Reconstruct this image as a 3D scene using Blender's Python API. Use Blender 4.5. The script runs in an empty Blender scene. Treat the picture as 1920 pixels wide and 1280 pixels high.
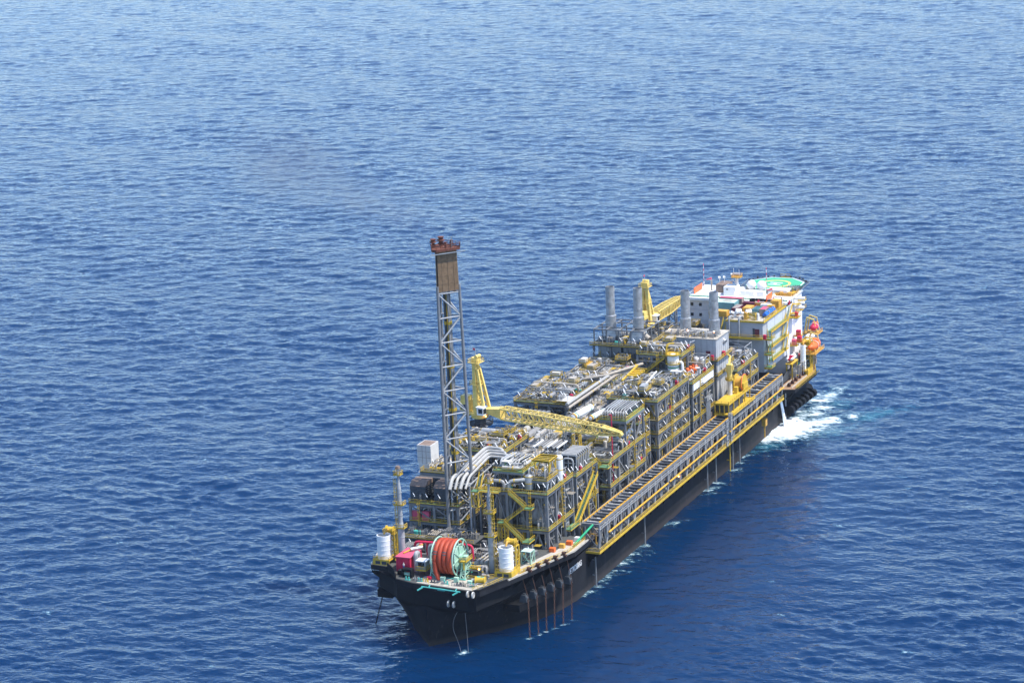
import bpy, math, random
import numpy as np
from mathutils import Vector, Matrix
random.seed(7)
sc = bpy.context.scene
col = sc.collection
PI = math.pi
V = Vector

# ------------------------------------------------------------------ materials
def mat(name, c, rough=.5, metal=0., var=.25, scale=.6, rust=0., rustc=(.16, .06, .025), streak=0., bump=0., spec=.4, boot=False):
    m = bpy.data.materials.new(name); m.use_nodes = True
    nt = m.node_tree; n = nt.nodes; L = nt.links
    b = n['Principled BSDF']; b.inputs['Roughness'].default_value = rough; b.inputs['Metallic'].default_value = metal
    b.inputs['Specular IOR Level'].default_value = spec
    tc = n.new('ShaderNodeNewGeometry')
    pos = tc.outputs['Position']
    nz = n.new('ShaderNodeTexNoise'); nz.inputs['Scale'].default_value = scale; nz.inputs['Detail'].default_value = 6; nz.inputs['Roughness'].default_value = .65
    L.new(pos, nz.inputs['Vector'])
    r = n.new('ShaderNodeMapRange'); r.inputs[1].default_value = .3; r.inputs[2].default_value = .7
    r.inputs[3].default_value = 1 - var; r.inputs[4].default_value = 1 + var * .5
    L.new(nz.outputs['Fac'], r.inputs[0])
    mx = n.new('ShaderNodeMix'); mx.data_type = 'RGBA'; mx.blend_type = 'MULTIPLY'; mx.inputs[0].default_value = 1
    mx.inputs[6].default_value = (*c, 1); L.new(r.outputs[0], mx.inputs[7])
    out = mx.outputs[2]
    if rust > 0:
        mp = n.new('ShaderNodeMapping'); mp.inputs['Scale'].default_value = (1, 1, .18 if streak else 1)
        L.new(pos, mp.inputs['Vector'])
        n2 = n.new('ShaderNodeTexNoise'); n2.inputs['Scale'].default_value = .9; n2.inputs['Detail'].default_value = 8; n2.inputs['Roughness'].default_value = .7
        L.new(mp.outputs[0], n2.inputs['Vector'])
        r2 = n.new('ShaderNodeMapRange'); r2.inputs[1].default_value = .68 - rust * .3; r2.inputs[2].default_value = .8 - rust * .25
        r2.inputs[4].default_value = .85
        L.new(n2.outputs['Fac'], r2.inputs[0])
        m2 = n.new('ShaderNodeMix'); m2.data_type = 'RGBA'; m2.inputs[7].default_value = (*rustc, 1)
        L.new(out, m2.inputs[6]); L.new(r2.outputs[0], m2.inputs[0]); out = m2.outputs[2]
    if boot:                                             # weathered band just above the water
        sx = n.new('ShaderNodeSeparateXYZ'); L.new(pos, sx.inputs[0]); a1 = n.new('ShaderNodeMath'); a1.operation = 'MULTIPLY_ADD'; a1.inputs[1].default_value = -1.6; L.new(nz.outputs['Fac'], a1.inputs[0]); L.new(sx.outputs['Z'], a1.inputs[2])
        r3 = n.new('ShaderNodeMapRange'); r3.inputs[1].default_value = 1.6; r3.inputs[2].default_value = .4; r3.inputs[4].default_value = .8; L.new(a1.outputs[0], r3.inputs[0])
        m3 = n.new('ShaderNodeMix'); m3.data_type = 'RGBA'; m3.inputs[7].default_value = (.05, .042, .041, 1); L.new(out, m3.inputs[6]); L.new(r3.outputs[0], m3.inputs[0]); out = m3.outputs[2]
    L.new(out, b.inputs['Base Color'])
    return m

M = {
 'steel': mat('structural_grey_paint', (.20, .205, .21), .5, rust=.2),
 'steel_light': mat('light_grey_paint', (.36, .37, .375), .5, rust=.14),
 'steel_dark': mat('dark_grey_paint', (.06, .068, .078), .6, rust=.2),
 'pipe': mat('grey_pipe_paint', (.29, .285, .275), .4, rust=.16),
 'pipe_white': mat('white_pipe_lagging', (.44, .43, .40), .45, .05, rust=.16),
 'pipe_dark': mat('dark_pipe_paint', (.10, .11, .125), .5, rust=.2),
 'pipe_tan': mat('tan_pipe_lagging', (.42, .37, .30), .5, rust=.1),
 'galv': mat('galvanised_steel', (.46, .465, .47), .42, .55, var=.4, rust=.15, rustc=(.3, .22, .15), streak=1),
 'yellow': mat('safety_yellow_paint', (.62, .41, .04), .55, rust=.34, rustc=(.30, .19, .07)),
 'yellow_pale': mat('crane_yellow_paint', (.80, .60, .17), .45, rust=.2, rustc=(.35, .2, .06), streak=1),
 'orange_rail': mat('orange_rail_paint', (.68, .36, .03), .5, rust=.1),
 'green': mat('green_walkway', (.10, .23, .12), .7, rust=.12, rustc=(.2, .2, .15)),
 'green_bright': mat('green_paint', (.02, .33, .15), .5),
 'grating': mat('deck_grating', (.085, .088, .082), .8, rust=.3, rustc=(.13, .085, .06)),
 'deck_beige': mat('pale_deck_paint', (.46, .42, .35), .75, rust=.3, rustc=(.26, .17, .1)),
 'deck_brown': mat('brown_deck_plating', (.34, .21, .12), .8, rust=.45, rustc=(.2, .1, .05)),
 'main_deck': mat('red_brown_deck', (.10, .085, .08), .8, rust=.3),
 'white': mat('white_paint', (.82, .82, .80), .5, var=.1, rust=.06, rustc=(.5, .4, .3)),
 'offwhite': mat('weathered_white_cladding', (.62, .60, .56), .55, var=.15, rust=.2, rustc=(.35, .25, .16), streak=1),
 'wall_grey': mat('pale_grey_wall', (.80, .81, .83), .6, var=.08, rust=.06, streak=1),
 'side_grey_lit': mat('sunlit_side_grey', (.58, .60, .62), .6, var=.15, rust=.2, rustc=(.4, .36, .3), streak=1),  # paler grey: sunlight on the deck block's side put into the colour
 'wall_grey_d': mat('mid_grey_wall', (.44, .45, .46), .6, var=.12, rust=.08, streak=1),
 'black': mat('black_hull_paint', (.020, .021, .025), .6, var=.4, scale=.15, rust=.34, rustc=(.062, .056, .053), streak=1, spec=.1, boot=True),
 'black2': mat('black_steel', (.010, .011, .014), .7, spec=.15, var=.3, rust=.1),
 'brown': mat('brown_heat_shield', (.20, .130, .072), .8, var=.35, scale=1.2, rust=.25, rustc=(.12, .07, .035), streak=1),
 'flare_rust': mat('scorched_rusty_steel', (.16, .055, .035), .85, var=.5, scale=1.5, rust=.4, rustc=(.06, .03, .025)),
 'brown_roof': mat('brown_roof', (.24, .17, .13), .8, var=.4, rust=.3),
 'hose': mat('orange_hose', (.42, .056, .02), .55, var=.3, rust=.2, rustc=(.3, .08, .03)),
 'hose_dark': mat('hose_coupling', (.12, .12, .13), .4, .5),
 'mint': mat('mint_green_paint', (.36, .56, .43), .5, rust=.08, rustc=(.4, .35, .2)),
 'mint_dark': mat('turquoise_paint', (.08, .42, .36), .5),
 'red': mat('red_paint', (.58, .02, .07), .5, var=.15),
 'pink': mat('faded_red_paint', (.62, .09, .16), .6, var=.15),
 'orange': mat('orange_paint', (.80, .15, .03), .45, var=.15),
 'ochre': mat('ochre_paint', (.66, .36, .06), .6, rust=.2),
 'blue': mat('blue_paint', (.02, .14, .55), .5),
 'teal': mat('teal_paint', (.14, .30, .32), .6, rust=.15),
 'maroon': mat('maroon_paint', (.13, .025, .045), .6, rust=.15),
 'taupe': mat('taupe_paint', (.32, .26, .23), .7, rust=.2),
 'mint_pale': mat('pale_green_paint', (.50, .66, .60), .65, rust=.12),
 'glass': mat('dark_window', (.015, .02, .03), .1, spec=.8),
 'heli': mat('green_deck_paint', (.06, .42, .22), .75, var=.2, scale=.8),
 'heli_yellow': mat('yellow_marking', (.80, .62, .16), .7),
 'chain': mat('rusty_chain', (.10, .048, .032), .85, var=.5, scale=2),
 'skin': mat('skin', (.4, .24, .17), .6),
}
def emit(name, c, s):
    m = bpy.data.materials.new(name); m.use_nodes = True
    b = m.node_tree.nodes['Principled BSDF']; b.inputs['Base Color'].default_value = (*c, 1)
    b.inputs['Emission Color'].default_value = (*c, 1); b.inputs['Emission Strength'].default_value = s
    return m
M['lamp_on'] = emit('lit_sodium_lamp', (1, .42, .12), 14)

# ------------------------------------------------------------------ mesh helpers
class MB:
    def __init__(s): s.v = []; s.f = []; s.m = []; s.k = 0
    def add(s, vs, fs):
        o = len(s.v); s.v += [tuple(p) for p in vs]
        s.f += [tuple(i + o for i in f) for f in fs]; s.m += [s.k] * len(fs); return s
    def mi(s, k): s.k = k; return s
    def box(s, x0, x1, y0, y1, z0, z1):
        return s.add([(x0, y0, z0), (x1, y0, z0), (x1, y1, z0), (x0, y1, z0), (x0, y0, z1), (x1, y0, z1), (x1, y1, z1), (x0, y1, z1)],
            [(3, 2, 1, 0), (4, 5, 6, 7), (0, 1, 5, 4), (1, 2, 6, 5), (2, 3, 7, 6), (3, 0, 4, 7)])
    def bbox(s, x0, x1, y0, y1, z0, z1, c=.08):      # box with chamfered vertical edges and top
        p = [(x0 + c, y0), (x1 - c, y0), (x1, y0 + c), (x1, y1 - c), (x1 - c, y1), (x0 + c, y1), (x0, y1 - c), (x0, y0 + c)]
        cx, cy = (x0 + x1) / 2, (y0 + y1) / 2
        def sh(q, d): return (q[0] - math.copysign(d, q[0] - cx), q[1] - math.copysign(d, q[1] - cy))
        vs = [(a, b, z0) for a, b in p] + [(a, b, z1 - c) for a, b in p] + [(*sh(q, c), z1) for q in p]
        fs = [tuple(range(7, -1, -1)), tuple(range(16, 24))]
        for r in (0, 8):
            for i in range(8): j = (i + 1) % 8; fs.append((r + i, r + j, r + 8 + j, r + 8 + i))
        return s.add(vs, fs)
    def bar(s, a, b, w, h=None):
        a, b = V(a), V(b); h = h or w; d = b - a
        if d.length < 1e-6: return s
        d.normalize(); up = V((0, 0, 1)) if abs(d.z) < .95 else V((0, 1, 0))
        r = d.cross(up).normalized(); u = r.cross(d)
        vs = []
        for p in (a, b):
            for i, j in ((-1, -1), (1, -1), (1, 1), (-1, 1)): vs.append(p + r * (w / 2 * i) + u * (h / 2 * j))
        return s.add(vs, [(3, 2, 1, 0), (4, 5, 6, 7), (0, 1, 5, 4), (1, 2, 6, 5), (2, 3, 7, 6), (3, 0, 4, 7)])
    def tube(s, pts, r, n=8, cap=True):
        pts = [V(p) for p in pts]; R = r if isinstance(r, (list, tuple)) else [r] * len(pts)
        vs = []; fs = []; prev = None
        for i, p in enumerate(pts):
            d = (pts[min(i + 1, len(pts) - 1)] - p).normalized() + (p - pts[max(i - 1, 0)]).normalized()
            if d.length < 1e-6: d = V((0, 0, 1))
            d.normalize()
            if prev is None: ref = V((0, 0, 1)) if abs(d.z) < .9 else V((1, 0, 0)); a = d.cross(ref).normalized()
            else: a = (prev - d * prev.dot(d)).normalized()
            prev = a; b = d.cross(a)
            # miter
            if 0 < i < len(pts) - 1:
                c = (pts[i + 1] - p).normalized().dot((p - pts[i - 1]).normalized()); k = 1 / math.sqrt(max(.3, (1 + c) / 2))
            else: k = 1
            k = min(k, 1.35)
            for j in range(n):
                t = 2 * PI * j / n; vs.append(p + (a * math.cos(t) + b * math.sin(t)) * R[i] * (1 if k == 1 else (k + 1) / 2))
        for i in range(len(pts) - 1):
            for j in range(n):
                q = (j + 1) % n; fs.append((i * n + j, i * n + q, (i + 1) * n + q, (i + 1) * n + j))
        if cap: fs.append(tuple(range(n - 1, -1, -1))); fs.append(tuple((len(pts) - 1) * n + j for j in range(n)))
        return s.add(vs, fs)
    def prism(s, poly, z0, z1):
        n = len(poly)
        return s.add([(x, y, z0) for x, y in poly] + [(x, y, z1) for x, y in poly],
            [tuple(range(n - 1, -1, -1)), tuple(range(n, 2 * n))] + [(i, (i + 1) % n, n + (i + 1) % n, n + i) for i in range(n)])
    def ball(s, c, r, nu=14, nv=9, sc_=(1, 1, 1)):
        vs = [(c[0], c[1], c[2] - r * sc_[2])]; fs = []
        for i in range(1, nv):
            t = PI * i / nv - PI / 2
            for j in range(nu):
                a = 2 * PI * j / nu; vs.append((c[0] + r * sc_[0] * math.cos(t) * math.cos(a), c[1] + r * sc_[1] * math.cos(t) * math.sin(a), c[2] + r * sc_[2] * math.sin(t)))
        vs.append((c[0], c[1], c[2] + r * sc_[2])); e = len(vs) - 1
        for j in range(nu):
            q = (j + 1) % nu; fs.append((0, 1 + q, 1 + j)); b = 1 + (nv - 2) * nu; fs.append((b + j, b + q, e))
            for i in range(nv - 2): b = 1 + i * nu; fs.append((b + j, b + q, b + nu + q, b + nu + j))
        return s.add(vs, fs)
    def capsule(s, a, b, r, n=12):
        a, b = V(a), V(b); d = (b - a).normalized(); P = []; R = []
        for t in (0, .35, .7, .9): P.append(a - d * r * .55 * math.cos(t * PI / 2)); R.append(max(.02, r * math.sin(t * PI / 2)))
        P += [a, b]; R += [r, r]
        for t in (.9, .7, .35, 0): P.append(b + d * r * .55 * math.cos(t * PI / 2)); R.append(max(.02, r * math.sin(t * PI / 2)))
        return s.tube(P, R, n)
    def ring(s, c, r, rt, ax=0, n=24, m=6):
        vs = []; fs = []
        for i in range(n):
            t = 2 * PI * i / n
            for j in range(m):
                q = 2 * PI * j / m; rr = r + rt * math.cos(q); h = rt * math.sin(q)
                a, b = rr * math.cos(t), rr * math.sin(t)
                vs.append((c[0] + h, c[1] + a, c[2] + b) if ax == 0 else ((c[0] + a, c[1] + h, c[2] + b) if ax == 1 else (c[0] + a, c[1] + b, c[2] + h)))
        for i in range(n):
            for j in range(m):
                fs.append((i * m + j, ((i + 1) % n) * m + j, ((i + 1) % n) * m + (j + 1) % m, i * m + (j + 1) % m))
        return s.add(vs, fs)
    def rail(s, pts, h=1.15, w=.11, closed=False, step=2.2, toe=True):
        pts = [V(p) for p in pts]
        if closed: pts = pts + [pts[0]]
        for a, b in zip(pts, pts[1:]):
            L = (b - a).length; n = max(1, round(L / step)); U = V((0, 0, h))
            for i in range(n + 1):
                p = a.lerp(b, i / n); s.bar(p, p + U, w * .8)
            s.bar(a + U, b + U, w); s.bar(a + U * .55, b + U * .55, w * .8)
            if toe: s.bar(a + V((0, 0, .12)), b + V((0, 0, .12)), .05, .24)
        return s
    def stair(s, a, b, side, w=1.3):                  # yellow stringers and rails (slot 0), green treads (slot 1)
        a, b = V(a), V(b); sd = V(side).normalized() * w / 2
        s.k = 0
        for k in (-1, 1):
            s.bar(a + sd * k, b + sd * k, .12, .42); U = V((0, 0, 1.1))
            s.bar(a + sd * k + U, b + sd * k + U, .12); s.bar(a + sd * k + U * .55, b + sd * k + U * .55, .09)
            n = max(2, int((b - a).length / 2))
            for i in range(n + 1): p = a.lerp(b, i / n) + sd * k; s.bar(p, p + U, .1)
        s.k = 1; n = max(3, int((b - a).length / .45))
        for i in range(n):
            p = a.lerp(b, (i + .5) / n); s.bar(p - sd * .92, p + sd * .92, .34, .08)
        s.k = 0; return s
    def truss(s, A, B, ch, br, n, diag=True):         # A, B: lists of 4 corner points of the two ends
        A = [V(p) for p in A]; B = [V(p) for p in B]
        for a, b in zip(A, B): s.bar(a, b, ch)
        m = len(A)
        for i in range(n + 1):
            P = [a.lerp(b, i / n) for a, b in zip(A, B)]
            for j in range(m): s.bar(P[j], P[(j + 1) % m], br)
            if i < n and diag:
                Q = [a.lerp(b, (i + 1) / n) for a, b in zip(A, B)]
                for j in range(m):
                    q = (j + 1) % m
                    if (i + j) % 2: s.bar(P[j], Q[q], br)
                    else: s.bar(P[q], Q[j], br)
        return s
    def build(s, name, m, parent=None, smooth=False, loc=None):
        me = bpy.data.meshes.new(name)
        off = V(parent['org']) if parent is not None else V(loc or (0, 0, 0))
        me.from_pydata([(p[0] - off[0], p[1] - off[1], p[2] - off[2]) for p in s.v], [], s.f)
        ms = m if isinstance(m, (list, tuple)) else [m]
        for q in ms: me.materials.append(M[q] if isinstance(q, str) else q)
        if len(ms) > 1: me.polygons.foreach_set('material_index', s.m)
        if smooth:
            me.polygons.foreach_set('use_smooth', [True] * len(s.f))
            try: me.set_sharp_from_angle(angle=math.radians(40))
            except Exception: pass
        o = bpy.data.objects.new(name, me); col.objects.link(o)
        if parent is not None: o.parent = parent; o['org'] = tuple(off)
        else: o.location = off; o['org'] = tuple(off)
        return o

def tag(o, label, cat, group=None, kind=None):
    if label: o['label'] = label
    if cat: o['category'] = cat
    if group: o['group'] = group
    if kind: o['kind'] = kind
    return o
def thing(name, label, cat, org, group=None):
    o = bpy.data.objects.new(name, None); o.empty_display_size = .5; col.objects.link(o)
    o.location = org; o['org'] = tuple(org)
    return tag(o, label, cat, group)
def dup(o, off, parent=None):
    c = o.copy(); col.objects.link(c)
    if parent is not None: c.parent = parent; c.location = o.location
    else: c.location = V(o.location) + V(off); c['org'] = tuple(V(o['org']) + V(off))
    for ch in o.children: dup(ch, (0, 0, 0), c)
    return c
def rel(o, parent, p):                               # a copy of part o put at world point p under parent
    c = o.copy(); col.objects.link(c); c.parent = parent; c.location = V(p) - V(parent['org']); c['org'] = parent['org']
    return c
def elbow(pts, r):                                   # rounds the corners of a polyline
    pts = [V(p) for p in pts]; out = [pts[0]]
    for a, b, c in zip(pts, pts[1:], pts[2:]):
        k = min(r, (b - a).length * .45, (c - b).length * .45)
        u = (a - b).normalized() * k; w = (c - b).normalized() * k
        for t in (0, .33, .67, 1): out.append((b + u).lerp(b, t).lerp(b.lerp(b + w, t), t))
    out.append(pts[-1]); return out
def pipe(parent, pts, r, m='pipe', band=True, name='pipe', n=8):
    b = MB(); P = elbow(pts, r * 3.2); b.tube(P, r, n)
    ms = [m]
    if band:
        b.mi(1); ms.append('yellow'); a0, a1 = max(zip([V(p) for p in pts], [V(p) for p in pts[1:]]), key=lambda q: (q[1] - q[0]).length)
        d = (a1 - a0).normalized(); c = a0.lerp(a1, random.uniform(.2, .8)); b.tube([c, c + d * .35], r * 1.14, n)
    return b.build(name, ms, parent, smooth=True)

# ------------------------------------------------------------------ shared small parts
def mk(fn, name, m, smooth=False):
    b = MB(); fn(b); o = b.build(name, m, None, smooth); return o
PROTO = []
def proto(o): PROTO.append(o); return o
def _lamp(b):
    b.bar((0, 0, 0), (0, 0, 2.3), .09); b.bar((0, 0, 2.3), (.25, -.15, 2.6), .09)
P_post = proto(mk(_lamp, 'lamp_post', 'steel'))
def _tube(k):
    d = [V((.62, -.5, -.42)), V((-.6, .55, .4)), V((.15, .1, .75)), V((.7, .35, .35))][k]
    return lambda b: b.bar(V((.3, -.2, 2.7)) - d, V((.3, -.2, 2.7)) + d, .17, .15)
P_tubes = [proto(mk(_tube(k), 'lamp_tube', 'white')) for k in range(4)]
def _fire(b): b.bbox(-.55, .55, -.4, .4, 0, 1.7, .1); b.bar((-.58, 0, .85), (.58, 0, .85), .05, 1.2)
P_fire = proto(mk(_fire, 'fire_hose_box', 'red'))
def _valve(b):
    b.tube([(-.45, 0, 0), (.45, 0, 0)], .28); b.tube([(0, 0, 0), (0, 0, .8)], .1); b.ring((0, 0, .8), .33, .06, 2, 12, 5); b.tube([(-.5, 0, 0), (-.42, 0, 0)], .4); b.tube([(.42, 0, 0), (.5, 0, 0)], .4)
P_valve = [proto(mk(_valve, 'valve', c)) for c in ('yellow', 'pipe_white', 'yellow', 'pipe')]
def _pump(b): b.box(-1.2, 1.2, -.6, .6, 0, .3); b.tube([(-1, 0, .8), (.2, 0, .8)], .5, 10); b.tube([(.2, 0, .8), (.7, 0, .8)], .22); b.ball((.9, 0, .8), .5, 10, 6)
P_pump = [proto(mk(_pump, 'pump', c, True)) for c in ('steel_light', 'mint_dark', 'pipe')]
def _cab(b): b.bbox(-.9, .9, -.5, .5, 0, 2.0, .06); b.box(-.8, .8, -.54, -.5, .25, 1.8); b.box(-1, 1, -.6, .6, 2.0, 2.08)
P_cab = [proto(mk(_cab, 'control_cabinet', c)) for c in ('steel_light', 'white', 'steel')]
def _goose(b):
    b.tube(elbow([(0, 0, 0), (0, 0, 1.9), (.9, 0, 1.9), (.9, 0, .9)], .45), .17)
P_goose = [proto(mk(_goose, 'vent_gooseneck', c, True)) for c in ('pipe_white', 'pipe', 'pipe')]
def _goose2(b):
    b.tube(elbow([(0, 0, 0), (0, 0, 2.6), (0, 1.5, 2.6), (0, 1.5, 0)], .6), .22)
P_ubend = [proto(mk(_goose2, 'pipe_loop', c, True)) for c in ('pipe_white', 'pipe', 'pipe_white')]
P_bulb = proto(mk(lambda b: (b.ball((.3, -.2, 2.75), .22, 8, 6)), 'lamp_bulb', 'lamp_on'))

def lamp(parent, p, k=None, lit=False):
    o = rel(P_post, parent, p); k = random.choice((0, 0, 0, 1, 1, 2, 3)) if k is None else k
    t = (P_bulb if lit else P_tubes[k]).copy(); col.objects.link(t); t.parent = o; t['org'] = o['org']; t.location = (0, 0, 0)

RC = random.choice; RU = random.uniform
def vessel_h(parent, a, b, r, m='pipe_white', name='vessel'):
    q = MB(); q.capsule(a, b, r, 14); A, B = V(a), V(b)
    o = q.build(name, m, parent, True)
    s = MB()
    for t in (.2, .8):
        p = A.lerp(B, t); s.bar(p - V((0, 0, r + .6)), p - V((0, 0, r * .5)), r * 1.3, .5)
    s2 = s.build('saddle', 'steel', o)
    return o
def vessel_v(parent, p, r, h, m='pipe_white', bands=True):
    q = MB(); a = V(p); q.capsule(a + V((0, 0, r * .6)), a + V((0, 0, h - r * .5)), r, 14)
    ms = [m]
    if bands:
        q.mi(1); ms.append('yellow')
        for t in (.45, .85): q.tube([a + V((0, 0, h * t)), a + V((0, 0, h * t + .3))], r * 1.03, 14)
    o = q.build('vessel', ms, parent, True)
    return o

# ------------------------------------------------------------------ process modules
def module(label, x0, x1, y0, y1, levels, seed, nx=3, ny=3, zb=15.05, dens=1., face=True, top='mix', edge='green', skin=None, rails=None, nlamp=9, noise_top=True):
    random.seed(seed)
    root = thing('process_module', label, 'process module', ((x0 + x1) / 2, (y0 + y1) / 2, zb), 'process modules on the main deck')
    X = [x0 + .5 + (x1 - x0 - 1) * i / (nx - 1) for i in range(nx)]
    Y = [y0 + .5 + (y1 - y0 - 1) * i / (ny - 1) for i in range(ny)]
    ztop = levels[-1]
    for i, x in enumerate(X):
        for j, y in enumerate(Y):
            if 0 < i < nx - 1 and 0 < j < ny - 1: continue
            MB().bar((x, y, zb), (x, y, ztop - .55), .75).build('column', 'steel', root)
    for li, z in enumerate(levels):
        b = MB()
        b.box(x0, x1, y0, y1, z - .25, z)
        b.mi(1)
        for y in Y: b.box(x0 + .1, x1 - .1, y - .2, y + .2, z - 1.05, z - .25)
        for x in X: b.box(x - .2, x + .2, y0 + .1, y1 - .1, z - 1.0, z - .255)
        b.build('deck', ['grating', 'steel'], root)
        w = MB()
        w.box(x1 - 1.15, x1 - .25, y0 + .25, y1 - .25, z + .004, z + .06)
        w.box(x0 + .25, x1 - 1.15, y0 + .25, y0 + 1.0, z + .004, z + .06)
        w.build('walkway', RC(['green', 'green', 'deck_beige']) if li < len(levels) - 1 else 'green', root)
        r = MB(); e = .12
        r.rail([(x0 + e, y0 + e, z), (x1 - e, y0 + e, z), (x1 - e, y1 - e, z), (x0 + e, y1 - e, z)], closed=True)
        r.build('handrail', 'yellow', root)
    # face bracing
    zs = [zb] + list(levels)
    for (za, zc) in zip(zs, zs[1:]):
        za2, zc2 = za, zc - 1.0
        for k in range(ny - 1):
            a, c = Y[k], Y[k + 1]; x = x1 - .5
            b = MB(); mth = (a + c) / 2
            if RU(0, 1) < .6: b.bar((x, a, za2), (x, mth, zc2), .38).bar((x, c, za2), (x, mth, zc2), .38)
            else: b.bar((x, a, zc2), (x, c, za2), .38)
            b.build('brace', 'steel', root)
        for k in range(nx - 1):
            a, c = X[k], X[k + 1]; y = y0 + .5
            b = MB(); mth = (a + c) / 2
            if RU(0, 1) < .5: b.bar((a, y, za2), (mth, y, zc2), .36).bar((c, y, za2), (mth, y, zc2), .36)
            else: b.bar((a, y, zc2), (c, y, za2), .36)
            b.build('brace', 'steel', root)
    npipe = [0]
    def pp(pts, r, m, band=True):
        if npipe[0] >= 98: return
        npipe[0] += 1; pipe(root, pts, r, m, band and r > .12)
    # inside each storey: dark vessels and pipes
    for (za, zc) in zip(zs, zs[1:]):
        h = zc - za - 1.2
        for k in range(int(3 * dens)):
            x = RU(x0 + 3, x1 - 4); y = RU(y0 + 2.5, y1 - 6); r = RU(.7, min(1.5, h / 3)); L = RU(4, 8)
            if RU(0, 1) < .5: vessel_h(root, (x, y, za + r + .7), (x, min(y + L, y1 - 2), za + r + .7), r, RC(['pipe', 'pipe_dark', 'pipe_white']))
            else: vessel_h(root, (x, y, za + r + .7), (min(x + L, x1 - 2), y, za + r + .7), r, RC(['pipe', 'pipe_dark', 'steel_light']))
        for k in range(int(9 * dens)):
            z = za + RU(.8, max(1, h)); r = RC([.14, .18, .25, .32]); m = RC(['pipe', 'pipe_white', 'pipe', 'pipe_dark'])
            if RU(0, 1) < .6:
                x = x1 - RU(.9, 5); a = RU(y0 + 1, y0 + 6); c = RU(y1 - 6, y1 - 1); pts = [(x, a, z), (x, c, z)]
                if RU(0, 1) < .6: pts = [(x, a, za + .2)] + pts
                if RU(0, 1) < .6: pts = pts + [(x, c, zc - .3)]
            else:
                y = y0 + RU(.9, 5); a = RU(x0 + 1, x0 + 5); c = RU(x1 - 5, x1 - 1); pts = [(a, y, z), (c, y, z)]
                if RU(0, 1) < .6: pts = [(a, y, za + .2)] + pts
                if RU(0, 1) < .6: pts = pts + [(c, y, zc - .3)]
            pp(pts, r, m)
        for k in range(int(5 * dens)):
            if RU(0, 1) < .6: x, y = x1 - RU(1, 2.6), RU(y0 + 1.5, y1 - 1.5)
            else: x, y = RU(x0 + 1.5, x1 - 1.5), y0 + RU(1, 2.2)
            pp([(x, y, za + .05), (x, y, zc - .3)], RC([.12, .2, .3]), RC(['pipe', 'pipe_white', 'pipe_dark']))
        for k in range(int(3 * dens)):
            p = (x1 - RU(2, 4), RU(y0 + 2, y1 - 2), za + .06)
            rel(RC(P_pump + P_cab), root, p)
        for k in range(3):
            lamp(root, (x1 - .3, y0 + (y1 - y0) * (k + RU(.3, .7)) / 3, za + .06), RC([0, 0, 1]))
        if zc > 24: rel(P_fire, root, (x1 - 1.2, RU(y0 + 2, y1 - 2), za + .07))
        fine(root, x0 + 1, x1 - 1.2, y0 + 1, y1 - 1.2, za + .1, zc - 1.1, int((x1 - x0) * (y1 - y0) * .36 * dens), .5, .06, .16)
        fine(root, x1 - 3.2, x1 - .7, y0 + .8, y1 - .8, za + .1, zc - 1.0, int((y1 - y0) * 4.5 * dens), .5, .06, .15); fine(root, x0 + .8, x1 - .8, y0 + .7, y0 + 2.6, za + .1, zc - 1.0, int((x1 - x0) * 2.2 * dens), .25, .06, .15)
    for (lx, ly) in ((x1 + .35, y0 + (y1 - y0) * RU(.2, .8)), (x0 + (x1 - x0) * RU(.2, .8), y0 - .35)):      # ladders up the faces
        q = MB(); e = (0, .3) if lx > x1 else (.3, 0)
        for s_ in (-1, 1): q.bar((lx + e[0] * s_, ly + e[1] * s_, zb + 9), (lx + e[0] * s_, ly + e[1] * s_, ztop + 1), .11)
        for i_ in range(int((ztop - zb - 8) / .6)): q.bar((lx - e[0], ly - e[1], zb + 9 + i_ * .6), (lx + e[0], ly + e[1], zb + 9 + i_ * .6), .08)
        for i_ in range(int((ztop - zb - 9) / 1.3)):
            zz_ = zb + 11 + i_ * 1.3; o_ = (.75, 0) if lx > x1 else (0, -.75)
            q.bar((lx - e[0] * 1.2, ly - e[1] * 1.2, zz_), (lx + o_[0] - e[0], ly + o_[1] - e[1], zz_), .09).bar((lx + e[0] * 1.2, ly + e[1] * 1.2, zz_), (lx + o_[0] + e[0], ly + o_[1] + e[1], zz_), .09).bar((lx + o_[0] - e[0], ly + o_[1] - e[1], zz_), (lx + o_[0] + e[0], ly + o_[1] + e[1], zz_), .09)
        q.build('caged_ladder', 'yellow', root)
    # top deck clutter
    z = ztop + .03
    W, D = x1 - x0, y1 - y0
    if top in ('mix', 'rows'):
        # banks of parallel pipes on sleepers
        nb = max(1, int(W / 7))
        for bnk in range(nb):
            bx0 = x0 + 1 + (W - 2.6) * bnk / nb; bx1 = x0 + 1 + (W - 2.6) * (bnk + .82) / nb
            ya = y0 + RU(1.6, 4); yb = y1 - RU(1, 5); hz = z + RU(.8, 2.2); n = int((bx1 - bx0) / RC([.8, 1.0, 1.3]))
            for sy in np.linspace(ya + .6, yb - .6, 3):
                q = MB(); q.bar((bx0, sy, hz - .35), (bx1, sy, hz - .35), .25)
                for sx in (bx0 + .2, bx1 - .2): q.bar((sx, sy, z), (sx, sy, hz - .4), .22)
                q.build('pipe_support', 'steel', root)
            for i in range(n):
                x = bx0 + (bx1 - bx0) * (i + .5) / n; r = RC([.11, .14, .19]); m = RC(['pipe', 'pipe', 'pipe', 'pipe_dark', 'steel_light', 'pipe_white'])
                a, c = ya + RU(0, 2), yb - RU(0, 3); t = RU(0, 1)
                if t < .35: pts = [(x, a, z), (x, a, hz), (x, c, hz), (x, c, z)]
                elif t < .7: pts = [(x, a, hz), (x, c, hz), (x, c, z)]
                else: pts = [(x, a, hz), (x, (a + c) / 2, hz), (x, (a + c) / 2, hz + .8), (x, c, hz + .8)]
                pp(pts, r, m)
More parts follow.
